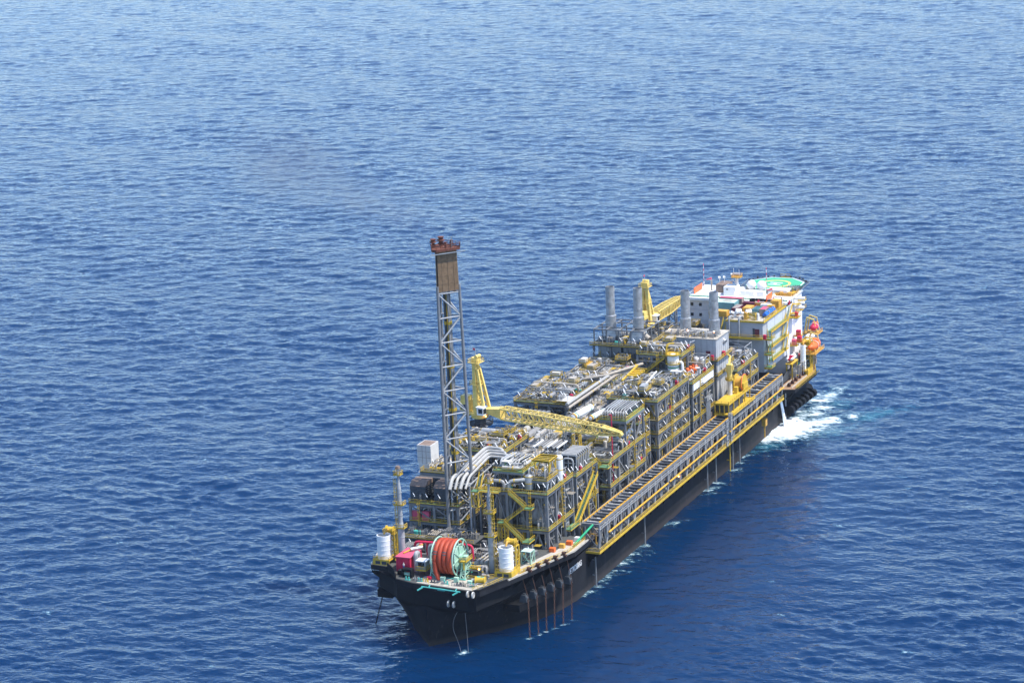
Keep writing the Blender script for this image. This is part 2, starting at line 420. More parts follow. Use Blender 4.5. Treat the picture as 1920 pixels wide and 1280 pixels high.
    if top in ('mix', 'loops'):
        for k in range(min(90, int(W * D / (40 if top == 'mix' else 24) * dens))):
            o = rel(RC(P_ubend), root, (RU(x0 + 1.5, x1 - 2), RU(y0 + 1.5, y1 - 3), z)); o.rotation_euler.z = RC([0, PI / 2, 0, PI])
            o.scale = (.7, .7, RU(.5, 1.0))
    if noise_top:
        for k in range(int(W * D / 34 * dens)):
            o = rel(RC(P_goose), root, (RU(x0 + 1, x1 - 2), RU(y0 + 1, y1 - 1), z + RU(0, .8))); o.rotation_euler.z = RC([0, PI / 2, PI, -PI / 2]); o.scale = (.75,) * 3
        for k in range(min(90, int(W * D / 12 * dens))):
            o = rel(RC(P_valve), root, (RU(x0 + 1, x1 - 1.5), RU(y0 + 1, y1 - 1), z + RU(.5, 2.4))); o.rotation_euler.z = RC([0, PI / 2]); o.scale = (.62,) * 3
        for k in range(int(W * D / 70)): rel(RC(P_cab + P_pump), root, (RU(x0 + 2, x1 - 2), RU(y0 + 2, y1 - 2), z))
        for k in range(int(3 * dens)):
            y = RU(y0 + 1.5, y1 - 1.5); hz = z + RU(1.5, 3.2); pp([(x0 + 1, y, z), (x0 + 1, y, hz), (x1 - 2, y, hz), (x1 - 2, y, z)], RC([.2, .3, .38]), RC(['pipe', 'pipe_white', 'pipe_tan']))
    if top != 'none': fine(root, x0 + .8, x1 - 2, y0 + .8, y1 - 1, z + .1, z + 2.3, int(W * D * .75 * dens))
    if top != 'none':
        for k in range(max(2, int(W * D / 130))):
            mw, md, mh = RU(2.4, 5), RU(2.4, 6.5), RU(1.6, 3.6); mx, my = RU(x0 + .8, x1 - mw - 1.5), RU(y0 + 1, y1 - md - 1)
            q = MB(); q.box(mx, mx + mw, my, my + md, z + mh - .14, z + mh).mi(1)
            for ax, ay in ((mx + .1, my + .1), (mx + mw - .1, my + .1), (mx + mw - .1, my + md - .1), (mx + .1, my + md - .1)): q.bar((ax, ay, z), (ax, ay, z + mh - .14), .2)
            q.build('platform', ['grating', 'steel'], root)
            q = MB(); q.rail([(mx, my, z + mh), (mx + mw, my, z + mh), (mx + mw, my + md, z + mh), (mx, my + md, z + mh)], closed=RU(0, 1) < .5, w=.1); q.build('handrail', 'yellow', root)
            if RU(0, 1) < .6: fine(root, mx + .3, mx + mw - .3, my + .3, my + md - .3, z + mh, z + mh + 1.3, 24, .4, .06, .14)
            else: MB().bbox(mx + .4, mx + mw - .6, my + .5, my + md - .6, z + mh, z + mh + RU(.9, 1.8), .06).build('skid_box', RC(['steel_light', 'pipe_tan', 'steel', 'offwhite', 'ochre']), root)
        for k in range(max(2, int(W * D / 110))):
            vx, vy = RU(x0 + 2, x1 - 3), RU(y0 + 2, y1 - 4)
            if RU(0, 1) < .5: vessel_v(root, (vx, vy, z), RU(.5, .95), RU(2.4, 4.6), RC(['pipe', 'pipe_white', 'steel_light', 'pipe_tan']), RU(0, 1) < .4)
            else: L = RU(2.5, 5.5); vessel_h(root, (vx, vy, z + 1.5), (vx, min(vy + L, y1 - 1), z + 1.5), RU(.45, .8), RC(['pipe', 'pipe_white', 'steel_light', 'pipe_tan']))
        for k in range(2):
            ty = RU(y0 + 2, y1 - 3); q = MB(); q.box(x0 + 1, x1 - 2.4, ty, ty + .7, z + 1.9, z + 2.05).box(x0 + 1, x1 - 2.4, ty, ty + .06, z + 2.05, z + 2.2).box(x0 + 1, x1 - 2.4, ty + .64, ty + .7, z + 2.05, z + 2.2)
            for ix in range(int((x1 - x0) / 4)): q.bar((x0 + 1.5 + ix * 4, ty + .35, z), (x0 + 1.5 + ix * 4, ty + .35, z + 1.9), .16)
            q.build('cable_tray', RC(['steel_light', 'galv', 'steel']), root)
    per = [(x0 + W * t, y0 + .3) for t in (.1, .35, .6, .85)] + [(x1 - .3, y0 + D * t) for t in (.05, .25, .45, .65, .85)] + [(RU(x0 + 1, x1 - 1), RU(y0 + 1, y1 - 1)) for _ in range(nlamp)]
    for (x, y) in per: lamp(root, (x, y, z))
    rel(P_fire, root, (x1 - 1.2, y0 + D * RU(.2, .8), z + .05))
    return root

def fine(root, x0, x1, y0, y1, z0, z1, n, along=.7, rmin=.06, rmax=.14, name='small_piping', tips=True):
    q = MB(); ms = ['pipe', 'pipe_dark', 'steel_light', 'pipe_white', 'steel', 'yellow', 'steel_dark', 'pipe_tan']
    i = 0
    while i < n:
        k = RC([0, 0, 1, 1, 2, 3, 4, 6, 5, 7]); r = RU(rmin, rmax); x = RU(x0, x1); y = RU(y0, y1); z = RU(z0, z1); t = RU(0, 1); m = RC([1, 1, 3, 5, 7]); L = RU(1.5, min(6.5, (y1 - y0) * .6)); gap = r * RU(3, 5); vert = RU(0, 1) < .35
        for j in range(m):
            i += 1; q.mi(k)
            if t < along:
                xx = x + j * gap; yy = max(y0, min(y, y1 - L)); 
                if xx > x1: break
                P = [(xx, yy, z), (xx, yy + L, z)]
                if vert: P = [(xx, yy, z0)] + P
                q.tube(P, r, 5)
                if tips and k != 5 and RU(0, 1) < .35: q.mi(RC([3, 3, 5])).tube([(xx, yy - .03, z), (xx, yy + .22, z)], r * 1.35, 5)
            elif t < along + .15:
                yy = y + j * gap; xx = max(x0, min(x, x1 - L * .7))
                if yy > y1: break
                q.tube([(xx, yy, z), (xx + L * .7, yy, z)], r, 5)
            else:
                xx = x + j * gap
                if xx > x1: break
                q.tube([(xx, y, z0), (xx, y, z1 + RU(-.4, .4))], r, 5)
    o = q.build(name, ms, root); o['kind'] = 'stuff'; return o
def stairs(root, a, b, side, w=1.3): return MB().stair(a, b, side, w).build('stairway', ['yellow', 'green'], root)
def landing(root, x0, x1, y0, y1, z, m='green'):
    b = MB(); b.box(x0, x1, y0, y1, z - .2, z).mi(1); b.box(x0 - .06, x1 + .06, y0 - .06, y1 + .06, z - .45, z - .2)
    b.rail([(x0, y0, z), (x1, y0, z), (x1, y1, z)], toe=False); return b.build('landing', [m, 'yellow'], root)
def lattice(b, x0, x1, y0, y1, z0, z1, ch, br, n): return b.truss([(x0, y0, z0), (x1, y0, z0), (x1, y1, z0), (x0, y1, z0)], [(x0, y0, z1), (x1, y0, z1), (x1, y1, z1), (x0, y1, z1)], ch, br, n)
# ------------------------------------------------------------------ the ship's hull
ship = thing('production_ship', 'black hulled floating production ship lying in deep blue sea, white lettering near its bow', 'ship', (0, 140, 0))
def hb(y, z):
    zz = min(max(z, 0), 16) / 16.
    e = 1.1 - .5 * min(1, zz * 1.4); Lb = 56 - 10 * zz; ys = -1.0 - 1.2 * zz
    t = (y - ys) / Lb
    if t <= 0: return 0
    w = 27.0 if t >= 1 else 27.0 * (1 - (1 - t) ** 2.2) ** e
    if y > 262: w *= 1 - .32 * ((y - 262) / 26) ** 2 * (1 - zz * .6)
    return w
ys = [-2.2, -1.9, -1.4, -.8, 0, 1, 2.5, 4, 6, 8.5, 12, 16, 20, 25, 30, 36, 42, 48, 54, 60] + list(range(72, 265, 12)) + [270, 276, 282, 286, 288]
zl = [-6, 0, 1.5, 3, 5, 7, 9, 11, 13, 15]
b = MB(); vs = []; nz = len(zl)
for y in ys:
    for z in zl: vs.append((hb(max(y, -1.0 - 1.2 * min(max(z, 0), 16) / 16. + .001), z), max(y, -1.0 - 1.2 * min(max(z, 0), 16) / 16.), z))
n0 = len(vs); vs += [(-x, y, z) for x, y, z in vs]; fs = []
for i in range(len(ys) - 1):
    for j in range(nz - 1):
        a = i * nz + j; q = (a, a + nz, a + nz + 1, a + 1); fs.append(q); fs.append(tuple(n0 + k for k in reversed(q)))
for j in range(nz - 1):
    a = (len(ys) - 1) * nz + j; fs.append((a, n0 + a, n0 + a + 1, a + 1))
b.add(vs, fs); b.build('hull', 'black', ship, True)
deckpoly = [(hb(y, 15), y) for y in ys if y > 40] ; deckpoly = deckpoly + [(-x, y) for x, y in reversed(deckpoly)]
MB().prism(deckpoly, 14.9, 15.05).build('main_deck', 'main_deck', ship)
# raised bow deck with its overhanging mooring wings
bowR = [(16.5, -4.2), (18.5, -3.6), (20.2, 1.5), (22.6, 7.8), (31.6, 38), (31.6, 50), (27.05, 52)]
bowL = [(-27.05, 52), (-31.6, 50), (-31.6, 38), (-23.5, 9.5), (-17.5, 9), (-12.8, 4.2), (-10.6, 0), (-4, -2.2)]
bowp = bowR + bowL
MB().prism(bowp, 18.4, 19.9).build('bow_deck_plating', 'black', ship)
def inset(poly, k):
    cx = 0; cy = 25; return [(cx + (x - cx) * k, cy + (y - cy) * k) for x, y in poly]
MB().prism(inset(bowp, .985), 19.904, 19.96).build('bow_deck', 'grating', ship)
MB().prism([(22.4, 9.5), (31.1, 38), (31.1, 49), (27, 49), (25.6, 38), (19, 12)], 19.964, 20.0).build('wing_deck', 'deck_beige', ship); MB().prism([(-3, -1.4), (16, -3.2), (18, 3), (14, 5.5), (-3, 4.6)], 19.964, 20.0).build('pale_deck_strip', 'deck_beige', ship)
# plated block under the bow deck, undercut towards the stem
blk = [(14.5, -3.4), (17, -3), (20.6, 8), (26.6, 38), (26.9, 51.8), (-26.9, 51.8), (-26.6, 38), (-20.6, 9), (-13, 3.5), (-10, -.5), (-4, -2)]
low = [(11, -.8), (13.5, .5), (18.5, 10), (25.6, 38), (26.8, 51.8), (-26.8, 51.8), (-25.6, 38), (-18.5, 10), (-11.5, 4.5), (-8.5, 1.2), (-3.5, -.6)]
n = len(blk); b = MB()
b.add([(x, y, 18.4) for x, y in blk] + [(x, y, 13.6) for x, y in blk] + [(x, y, 11.5) for x, y in low],
    [tuple(range(n))] + [(r + (i + 1) % n, r + i, r + n + i, r + n + (i + 1) % n) for r in (0, n) for i in range(n)] + [tuple(reversed(range(2 * n, 3 * n)))])
b.build('bow_block', 'black2', ship)
# plating ribs under the wings
for sgn in (1, -1):
    for k in range(9):
        b = MB(); t = k / 8; y = 9 + 40 * t; xo = 23 + 8.4 * min(1, t * 1.33); xi = hb(y, 13) - .3
        b.add([(sgn * xi, y - .12, 13.5), (sgn * xi, y - .12, 18.4), (sgn * xo, y - .12, 18.4), (sgn * xo, y - .12, 17.8), (sgn * xi, y + .12, 13.5), (sgn * xi, y + .12, 18.4), (sgn * xo, y + .12, 18.4), (sgn * xo, y + .12, 17.8)],
            [(0, 1, 2, 3), (7, 6, 5, 4), (0, 3, 7, 4), (3, 2, 6, 7), (1, 0, 4, 5)])
        b.build('wing_bracket', 'black2', ship)
    # ledge carrying the fairleads
    L = [(23.2, 15), (29.6, 36.6)]
    b = MB(); b.prism([(sgn * 18.5, 13), (sgn * 23.6, 13), (sgn * (30.4 if sgn > 0 else 32), 38 if sgn > 0 else 45), (sgn * 25, 40 if sgn > 0 else 46)][::sgn], 8.4, 10.6)
    b.build('fairlead_ledge', 'black2', ship)
    for k in range(6 if sgn > 0 else 3):
        t = k / 5; x = 23.9 + 6.2 * t; y = 16.5 + 19 * t
        q = MB()
        for s_ in (-.75, .75): q.add([(sgn * (x - 1.6), y + s_ - .15, 10.6), (sgn * (x + 1.0), y + s_ - .15, 10.6), (sgn * (x + .6), y + s_ - .15, 12.8), (sgn * (x - .8), y + s_ - .15, 13.0), (sgn * (x - 1.6), y + s_ + .15, 10.6), (sgn * (x + 1.0), y + s_ + .15, 10.6), (sgn * (x + .6), y + s_ + .15, 12.8), (sgn * (x - .8), y + s_ + .15, 13.0)],
            [(0, 1, 2, 3), (7, 6, 5, 4), (0, 4, 5, 1), (1, 5, 6, 2), (2, 6, 7, 3), (3, 7, 4, 0)])
        q.tube([(sgn * x, y - .6, 11.7), (sgn * x, y + .6, 11.7)], 1.0, 12)
        q.build('fairlead', 'steel_dark', ship)
# edge rail and pale coaming of the bow deck
def lip(pts, w, h, z): 
    b = MB()
    for p, q in zip(pts, pts[1:]): b.bar((*p, z), (*q, z), w, h)
    return b
lip([(22.6, 8), (31.4, 38), (31.4, 49)], .35, .5, 20.1).build('coaming', 'deck_beige', ship)
lip([(-23.2, 9.6), (-31.4, 38)], .35, .5, 20.1).build('coaming', 'deck_beige', ship)
lip([(16.6, -4.1), (18.4, -3.5), (20.1, 1.5), (22.4, 7.6)], .25, .7, 20.2).build('bulwark', 'black2', ship)
lip([(-17.5, 8.8), (-12.8, 4), (-10.6, 0)], .3, 1.6, 20.5).build('bulwark', 'black2', ship)
MB().rail([(23.6, 14, 19.96), (30, 36, 19.96), (30, 50, 19.96)]).build('handrail', 'yellow', ship)
MB().rail([(28, 30, 19.97), (25, 20, 19.97), (23.4, 14.5, 19.97)]).build('handrail', 'yellow', ship)
MB().rail([(16.2, -3.6, 19.96), (19.4, 1.5, 19.96), (21, 7.6, 19.96)], toe=False).build('handrail', 'yellow', ship)
# chain stoppers along the wing deck
for k in range(5):
    t = k / 4; x = 25.4 + 4.6 * t; y = 17 + 16 * t; q = MB()
    q.box(x - .9, x + .9, y - .4, y + .4, 19.97, 20.5).tube([(x - .5, y, 21), (x + .5, y, 21)], .55, 8).bar((x, y, 20.4), (x + .9, y, 21.6), .25)
    q.build('chain_stopper', 'chain', ship)
# roller fairleads hanging over the bow edge
for (x, y, z) in ((15.2, -4.6, 19.3), (17.0, -4.9, 19.3), (8.2, -3.3, 15.2), (10.0, -3.5, 15.2)):
    q = MB(); q.ring((x, y, z), .8, .26, 0, 20, 6); q.tube([(x - .15, y, z), (x + .15, y, z)], .6, 12); q.build('bow_roller', 'pipe_white', ship, True)
b = MB(); b.tube([(-.4, -3.2, 19.6), (12.6, -4.3, 19.6)], .22).bar((2, -3.4, 19.6), (2, -2.5, 20), .3).bar((11, -4.2, 19.6), (11, -3.2, 20), .3).bar((.2, -3.2, 19.6), (-1.2, -4.6, 18.8), .35).bar((12, -4.2, 19.6), (10.6, -5.4, 18.8), .35).bar((5, -3.4, 19.4), (7.4, -3.5, 19.4), .8, .5)
b.build('hose_guide', 'mint_dark', ship)
# name on the hull
def text_mesh(name, cu, m):
    o = bpy.data.objects.new(name, cu); col.objects.link(o); dg = bpy.context.evaluated_depsgraph_get()
    me = bpy.data.meshes.new_from_object(o.evaluated_get(dg)); bpy.data.objects.remove(o); me.materials.clear(); me.materials.append(M[m])
    o = bpy.data.objects.new(name, me); col.objects.link(o); return o
cu = bpy.data.curves.new('hull_lettering', 'FONT'); cu.body = 'PETROBRAS'; cu.size = 2.5; cu.extrude = .03; cu.space_character = 1.04; cu.offset = .035
t = text_mesh('hull_lettering', cu, 'white'); t.parent = ship
yA, yB, zN = 43.2, 52, 10.2
pa = V((hb(yA, zN) + .12, yA, zN)); d = (V((hb(yB, zN) + .12, yB, zN)) - pa).normalized()
nrm = d.cross(V((0, 0, 1))).normalized(); up = nrm.cross(d)
t.matrix_local = Matrix.Translation(-V(ship['org'])) @ Matrix(((d.x * .74, up.x, nrm.x, pa.x), (d.y * .74, up.y, nrm.y, pa.y), (d.z * .74, up.z, nrm.z, pa.z), (0, 0, 0, 1)))
# stern mooring wing with planked deck and fairleads
st = [(24, 246), (33.6, 249), (33.6, 276), (28.5, 290), (24, 290)]
MB().prism(st, 13.2, 14.4).build('stern_wing', 'black', ship)
MB().prism([(24.2, 247), (33.2, 250), (33.2, 275.6), (28.2, 289.5), (24.2, 289.5)], 14.404, 14.46).build('stern_wing_deck', 'deck_brown', ship)
b = MB()
for x in (26.4, 28.2, 31.6): b.box(x - .18, x + .18, 251, 284 if x < 30 else 275, 14.46, 14.8)
b.build('deck_rail', 'deck_beige', ship)
MB().rail([(33.3, 251, 14.46), (33.3, 276, 14.46), (28.4, 289, 14.46)], toe=True).build('handrail', 'yellow', ship)
for k in range(10): MB().bar((33.7, 252 + k * 2.7, 14.2), (34.6, 252 + k * 2.7, 15.0), .22).build('edge_bracket', 'yellow', ship)
for k in range(6):
    y = 253 + k * 4.2; q = MB(); q.box(29.4, 30.6, y - .5, y + .5, 14.47, 15.3).tube([(30, y - .7, 15.5), (30, y + .7, 15.5)], .5, 8); q.build('chain_stopper', 'chain', ship)
for k in range(7):
    y = 254 + k * 4.6; x = 28.6; q = MB()
    q.tube([(x + 1.6, y - 1, 5.2 - k * .15), (x + 1.6, y + 1, 5.2 - k * .15)], 1.5, 10).box(x - 1.5, x + 1.4, y - .9, y + .9, 3.2, 6.4); q.build('fairlead', 'black2', ship)
b = MB(); b.add([(26, 252, 1.5), (26, 288, 1.5), (29, 286, 3), (29, 252, 3), (26, 252, 7), (26, 288, 7), (28.6, 286, 6), (28.6, 252, 6)], [(3, 2, 1, 0), (4, 5, 6, 7), (0, 1, 5, 4), (1, 2, 6, 5), (2, 3, 7, 6), (3, 0, 4, 7)])
b.build('fairlead_ledge', 'black2', ship)
for k in range(4): MB().bar((33, 254 + k * 7, 13.2), (27.4, 254 + k * 7, 8.5), .4).build('wing_bracket', 'black2', ship)
# white stripe of draught panel at the stern side, grey fender strips on the hull side
MB().box(27.02, 27.1, 243.5, 246.5, 11.2, 13.6).build('side_panel', 'green_bright', ship)
# bulwark running aft below the accommodation
MB().add([(27, 246, 15), (27, 288, 15), (27, 288, 18.5), (27, 262, 18.5), (26.7, 246, 15), (26.7, 288, 15), (26.7, 288, 18.5), (26.7, 262, 18.5)], [(0, 1, 2, 3), (7, 6, 5, 4), (3, 2, 6, 7), (0, 3, 7, 4)]).build('bulwark', 'steel_dark', ship)

# ------------------------------------------------------------------ mooring chains, hanging pipes
def chain(a, b_, r=.2):
    q = MB(); a, b_ = V(a), V(b_); L = (b_ - a).length; n = int(L / .8); d = (b_ - a).normalized(); s1 = d.cross(V((1, 0, 0))).normalized(); s2 = d.cross(s1)
    for i in range(n):
        p = a + d * (L * (i + .5) / n); s_ = s1 if i % 2 else s2; P = []
        for k in range(11):
            t = 2 * PI * k / 10; P.append(p + d * math.cos(t) * .46 + s_ * math.sin(t) * .2)
        q.tube(P, .085, 5, False)
    return q
ordw = ['nearest the bow tip', 'second from the bow tip', 'third from the bow tip', 'third from the lettering', 'second from the lettering', 'nearest the white lettering']
wl = [(26.2, 13.9), (27.6, 17.1), (28.5, 21.1), (29.7, 24.4), (31, 28.1), (31.7, 33.1)]
for k in range(6):
    t = k / 5; x = 24.9 + 6.2 * t; y = 16.5 + 19 * t
    c = chain((x, y, 11.9), (wl[k][0], wl[k][1], -1.5)); 
    c.bar((x - .1, y, 12.4), (x - 1.6 + .3 * t, y, 18.4), .2)
    o = c.build('mooring_chain', 'chain', None, False, (x, y, 0))
    tag(o, 'rusty mooring chain running from hull fairlead into water, ' + ordw[k], 'mooring chain', 'mooring chains on the bow side')
o = chain((-21.6, 14.0, 11.0), (-24.9, 12.4, -1.5), .25).build('mooring_chain', 'black2', None, False, (-24.6, 14, 0)); tag(o, 'black mooring chain slanting into water beyond the bow, apart from the rusty row', 'mooring chain')
for (pts, lab) in (([(10.5, -1.6, 13), (9, -2.4, 10), (8.8, -2.6, 7), (10.4, -2.8, 3.5), (11.3, -2.8, 0), (11.4, -2.8, -1)], 'slack knotted pale rope hanging in a curve below the bow'), ([(12.6, -1.6, 12.4), (13.2, -2.2, 5), (13.4, -2.4, -1)], 'thin straight pale hose hanging below the bow rollers')):
    q = MB(); q.tube(elbow(pts, 1.5), .07, 6); o = q.build('hanging_rope', 'steel', None, True, pts[0]); tag(o, lab, 'rope')
hp = [(1142.5, 62, 'steel'), (1213, 105, 'steel'), (1321, 166, 'steel'), (1336, 175, 'steel'), (1362, 190, 'yellow'), (1366, 193, 'steel'), (1378.6, 200.5, 'steel'), (1481, 254, 'steel_light')]
hl = ['pale vertical seawater pipe below the bow end of the side gallery', 'grey vertical pipe with white splash, standing alone mid hull', 'grey vertical pipe with large splash at its foot, nearer the bow of a close pair', 'grey vertical pipe with splash, nearer the stern of a close pair', 'thin yellow vertical pole hanging against the dark hull', 'grey vertical pipe right behind the yellow pole', 'grey vertical pipe between yellow pole and white water jet', 'pale vertical pipe beside the foam under the stern wing']
for (u, y, m), lab in zip(hp, hl):
    q = MB(); x = 28.2; q.tube([(x, y, 13.1), (x, y, -2)], .28 if m != 'yellow' else .22, 8); 
    for z in (4, 9): q.bar((x, y, z), (26.9, y, z), .3)
    o = q.build('hanging_pipe', m, None, True, (x, y, 0)); tag(o, lab, 'seawater pipe', 'pipes hanging down the hull side')
q = MB(); q.bbox(28, 29.6, 226, 228, 6.5, 9.2, .1).tube([(28.8, 227, 6.5), (28.8, 227, 2)], .25).bar((28, 227, 9), (27, 227, 10), .3)
o = q.build('boat_landing_box', 'ochre', None, False, (28.8, 227, 2)); tag(o, 'small ochre box on a pole fixed to the hull beside the foam', 'equipment box')

# ------------------------------------------------------------------ long side gallery
gal = thing('riser_gallery', 'long grey steel gallery with yellow edges and ladder-like top along the hull side', 'side gallery', (28.7, 150, 13))
GX0, GX1, GY0, GY1, GZ, GT = 26.1, 31.3, 58.8, 241.3, 13.25, 22.4
MB().box(GX0 - .3, GX1 + .1, GY0 - 1.2, GY1 + .4, GZ - .3, GZ).build('deck', 'grating', gal)
b = MB(); b.box(GX1 + .1, GX1 + .4, GY0 - 1.5, GY1 + .4, GZ - .55, GZ + .12).box(GX0 - .3, GX1 + .1, GY0 - 1.5, GY0 - 1.2, GZ - .55, GZ + .12); b.build('edge_beam', 'yellow', gal)
MB().rail([(GX0 - .1, GY0 - 1.3, GZ), (GX1 + .25, GY0 - 1.3, GZ), (GX1 + .25, GY1 + .3, GZ)], toe=False).build('handrail', 'yellow', gal)
N = 30; dy = (GY1 - GY0) / N
for k in range(N + 1):
    y = GY0 + dy * k; b = MB()
    b.bar((GX1 - .55, y, GZ), (GX1 - .1, y, GZ + 4.2), .42).bar((GX1 - .1, y, GZ + 4.2), (GX1 - .1, y, GT - .9), .42)
    b.build('post', 'steel_light', gal)
    if k < N:
        b = MB(); b.bar((GX1 - .4, y + .2, GZ + .2), (GX1 - .15, y + dy * .5, GT - 1.2), .34)
        if k % 2 == 0: b.bar((GX1 - .15, y + dy * .5, GT - 1.2), (GX1 - .4, y + dy - .2, GZ + .2), .34)
        b.build('brace', 'steel_light' if k % 3 else 'steel', gal)
    b = MB(); b.bar((GX0 + .2, y, GZ), (GX0 + .2, y, GT - .8), .4).bar((GX0 + .2, y, GT - 3.2), (GX1 - .3, y, GZ + .4), .3).build('inner_post', 'steel', gal)
for x, nm in ((GX0, 'top_girder'), (GX1 - .1, 'top_girder')):
    b = MB(); b.box(x - .22, x + .22, GY0 - .4, GY1, GT - .85, GT); b.mi(1); b.box(x - .12, x + .12, GY0 + .2, GY1, GT + .003, GT + .28)
    for k in range(int((GY1 - GY0) / 3.05)): b.box(x + (.12 if x < 28 else -.5), x + (.5 if x < 28 else -.12), GY0 + 1 + k * 3.05, GY0 + 1.4 + k * 3.05, GT + .003, GT + .25)
    b.build(nm, ['steel', 'orange_rail'], gal)
b = MB(); b.box(GX0 - .5, GX1 + .4, GY0 - 1.1, GY0 - .45, GT - 1.0, GT - .1); b.build('end_beam', 'steel', gal)
for k in range(60):
    y = GY0 + 1.5 + k * 3.05
    b = MB(); b.box(GX0 + .24, GX1 - .34, y - .38, y + .38, GT - .75, GT - .12); b.build('cross_beam', RC(['steel', 'steel', 'steel_light', 'steel_dark']), gal)
    if k % 3 == 1: b = MB(); b.bar((GX0 + 2.4, y + .3, GT - .1), (GX0 + 3.0, y + 1.5, GT - .5), .22, .3).build('clamp', 'white', gal)
# latticed fascia on the outer face
b = MB()
for z in (GT - 1.25, GT - 2.1): b.bar((GX1 + .2, GY0 - .4, z), (GX1 + .2, GY1, z), .14)
for k in range(150):
    y = GY0 + k * (GY1 - GY0) / 150; b.bar((GX1 + .2, y, GT - 2.1), (GX1 + .2, y + .6, GT - 1.25), .12)
b.build('fascia_lattice', 'steel_light', gal)
for (ya, yb) in ((65, 118), (119.5, 176), (180, 241)):
    q = MB(); q.tube([(GX1 + .55, ya, GZ + 4.3), (GX1 + .55, yb, GZ + 4.3)], .3, 8)
    for k in range(int((yb - ya) / 6)): q.bar((GX1 + .55, ya + 1 + k * 6, GZ + 4.3), (GX1 - .3, ya + 1 + k * 6, GZ + 4.1), .14)
    q.build('hose_rail', 'orange_rail', gal)
for k in range(31):                                   # brackets under the gallery
    y = GY0 + dy * k; b = MB()
    b.add([(27.0, y - .2, 7.4), (27.0, y - .2, GZ - .3), (31.2, y - .2, GZ - .3), (31.2, y - .2, GZ - .9), (28.3, y - .2, 10.4)] + [(27.0, y + .2, 7.4), (27.0, y + .2, GZ - .3), (31.2, y + .2, GZ - .3), (31.2, y + .2, GZ - .9), (28.3, y + .2, 10.4)],
        [(0, 1, 2, 3, 4), (9, 8, 7, 6, 5), (0, 4, 9, 5), (4, 3, 8, 9), (3, 2, 7, 8), (1, 0, 5, 6)]); b.build('bracket', 'black2', gal)
random.seed(3)
for k in range(44):                                   # riser heads and valves standing inside
    y = GY0 + 4 + k * 4.05; r = RU(.2, .38); h = RU(2.2, 5.5)
    q = MB(); q.tube(elbow([(28.4 + RU(-.8, .8), y, GZ), (28.4, y, GZ + h), (26.6, y + RU(-.5, .5), GZ + h)], 1), r, 8).tube([(28.4, y, GZ + .6), (28.4, y, GZ + 1.2)], r * 1.7, 8); q.build('riser', RC(['pipe', 'pipe_white', 'pipe_dark', 'pipe_white', 'pipe_tan', 'ochre', 'pipe']), gal, True)
for y in (70, 96, 131, 160, 214): lamp(gal, (GX1 - .8, y, GZ), None, lit=(y in (96, 131)))
lad = MB(); lattice(lad, 31.0, 31.9, 176.6, 178.6, GZ, GT, .2, .14, 8).build('ladder_tower', 'steel_light', gal)

# pipe bundle inboard of the gallery
pb = thing('pipe_bundle', 'bundle of long grey pipes running along the deck inboard of the side gallery', 'pipe bundle', (23, 150, 20))
for k in range(7):
    x = 24.75 + k * .34 - .6; r = [.16, .2, .14, .24, .16, .2, .14][k]; z = 21.15 + (.12 if k % 2 else 0)
    pipe(pb, [(x - 1.6, GY0 - 1 + k * .3, z), (x, GY0 + .3, z), (x, 244.5, z)] if k < 5 else [(x, GY0, z), (x, 244.5, z)], r, ['pipe_tan', 'pipe', 'pipe_dark', 'pipe_tan', 'pipe', 'pipe_dark', 'pipe'][k], True)
for k in range(31):
    y = GY0 + dy * k; MB().bar((23.6, y, 20.75), (26.2, y, 20.75), .28).bar((24.2, y, 15.05), (24.2, y, 20.6), .3).build('pipe_support', 'steel', pb)
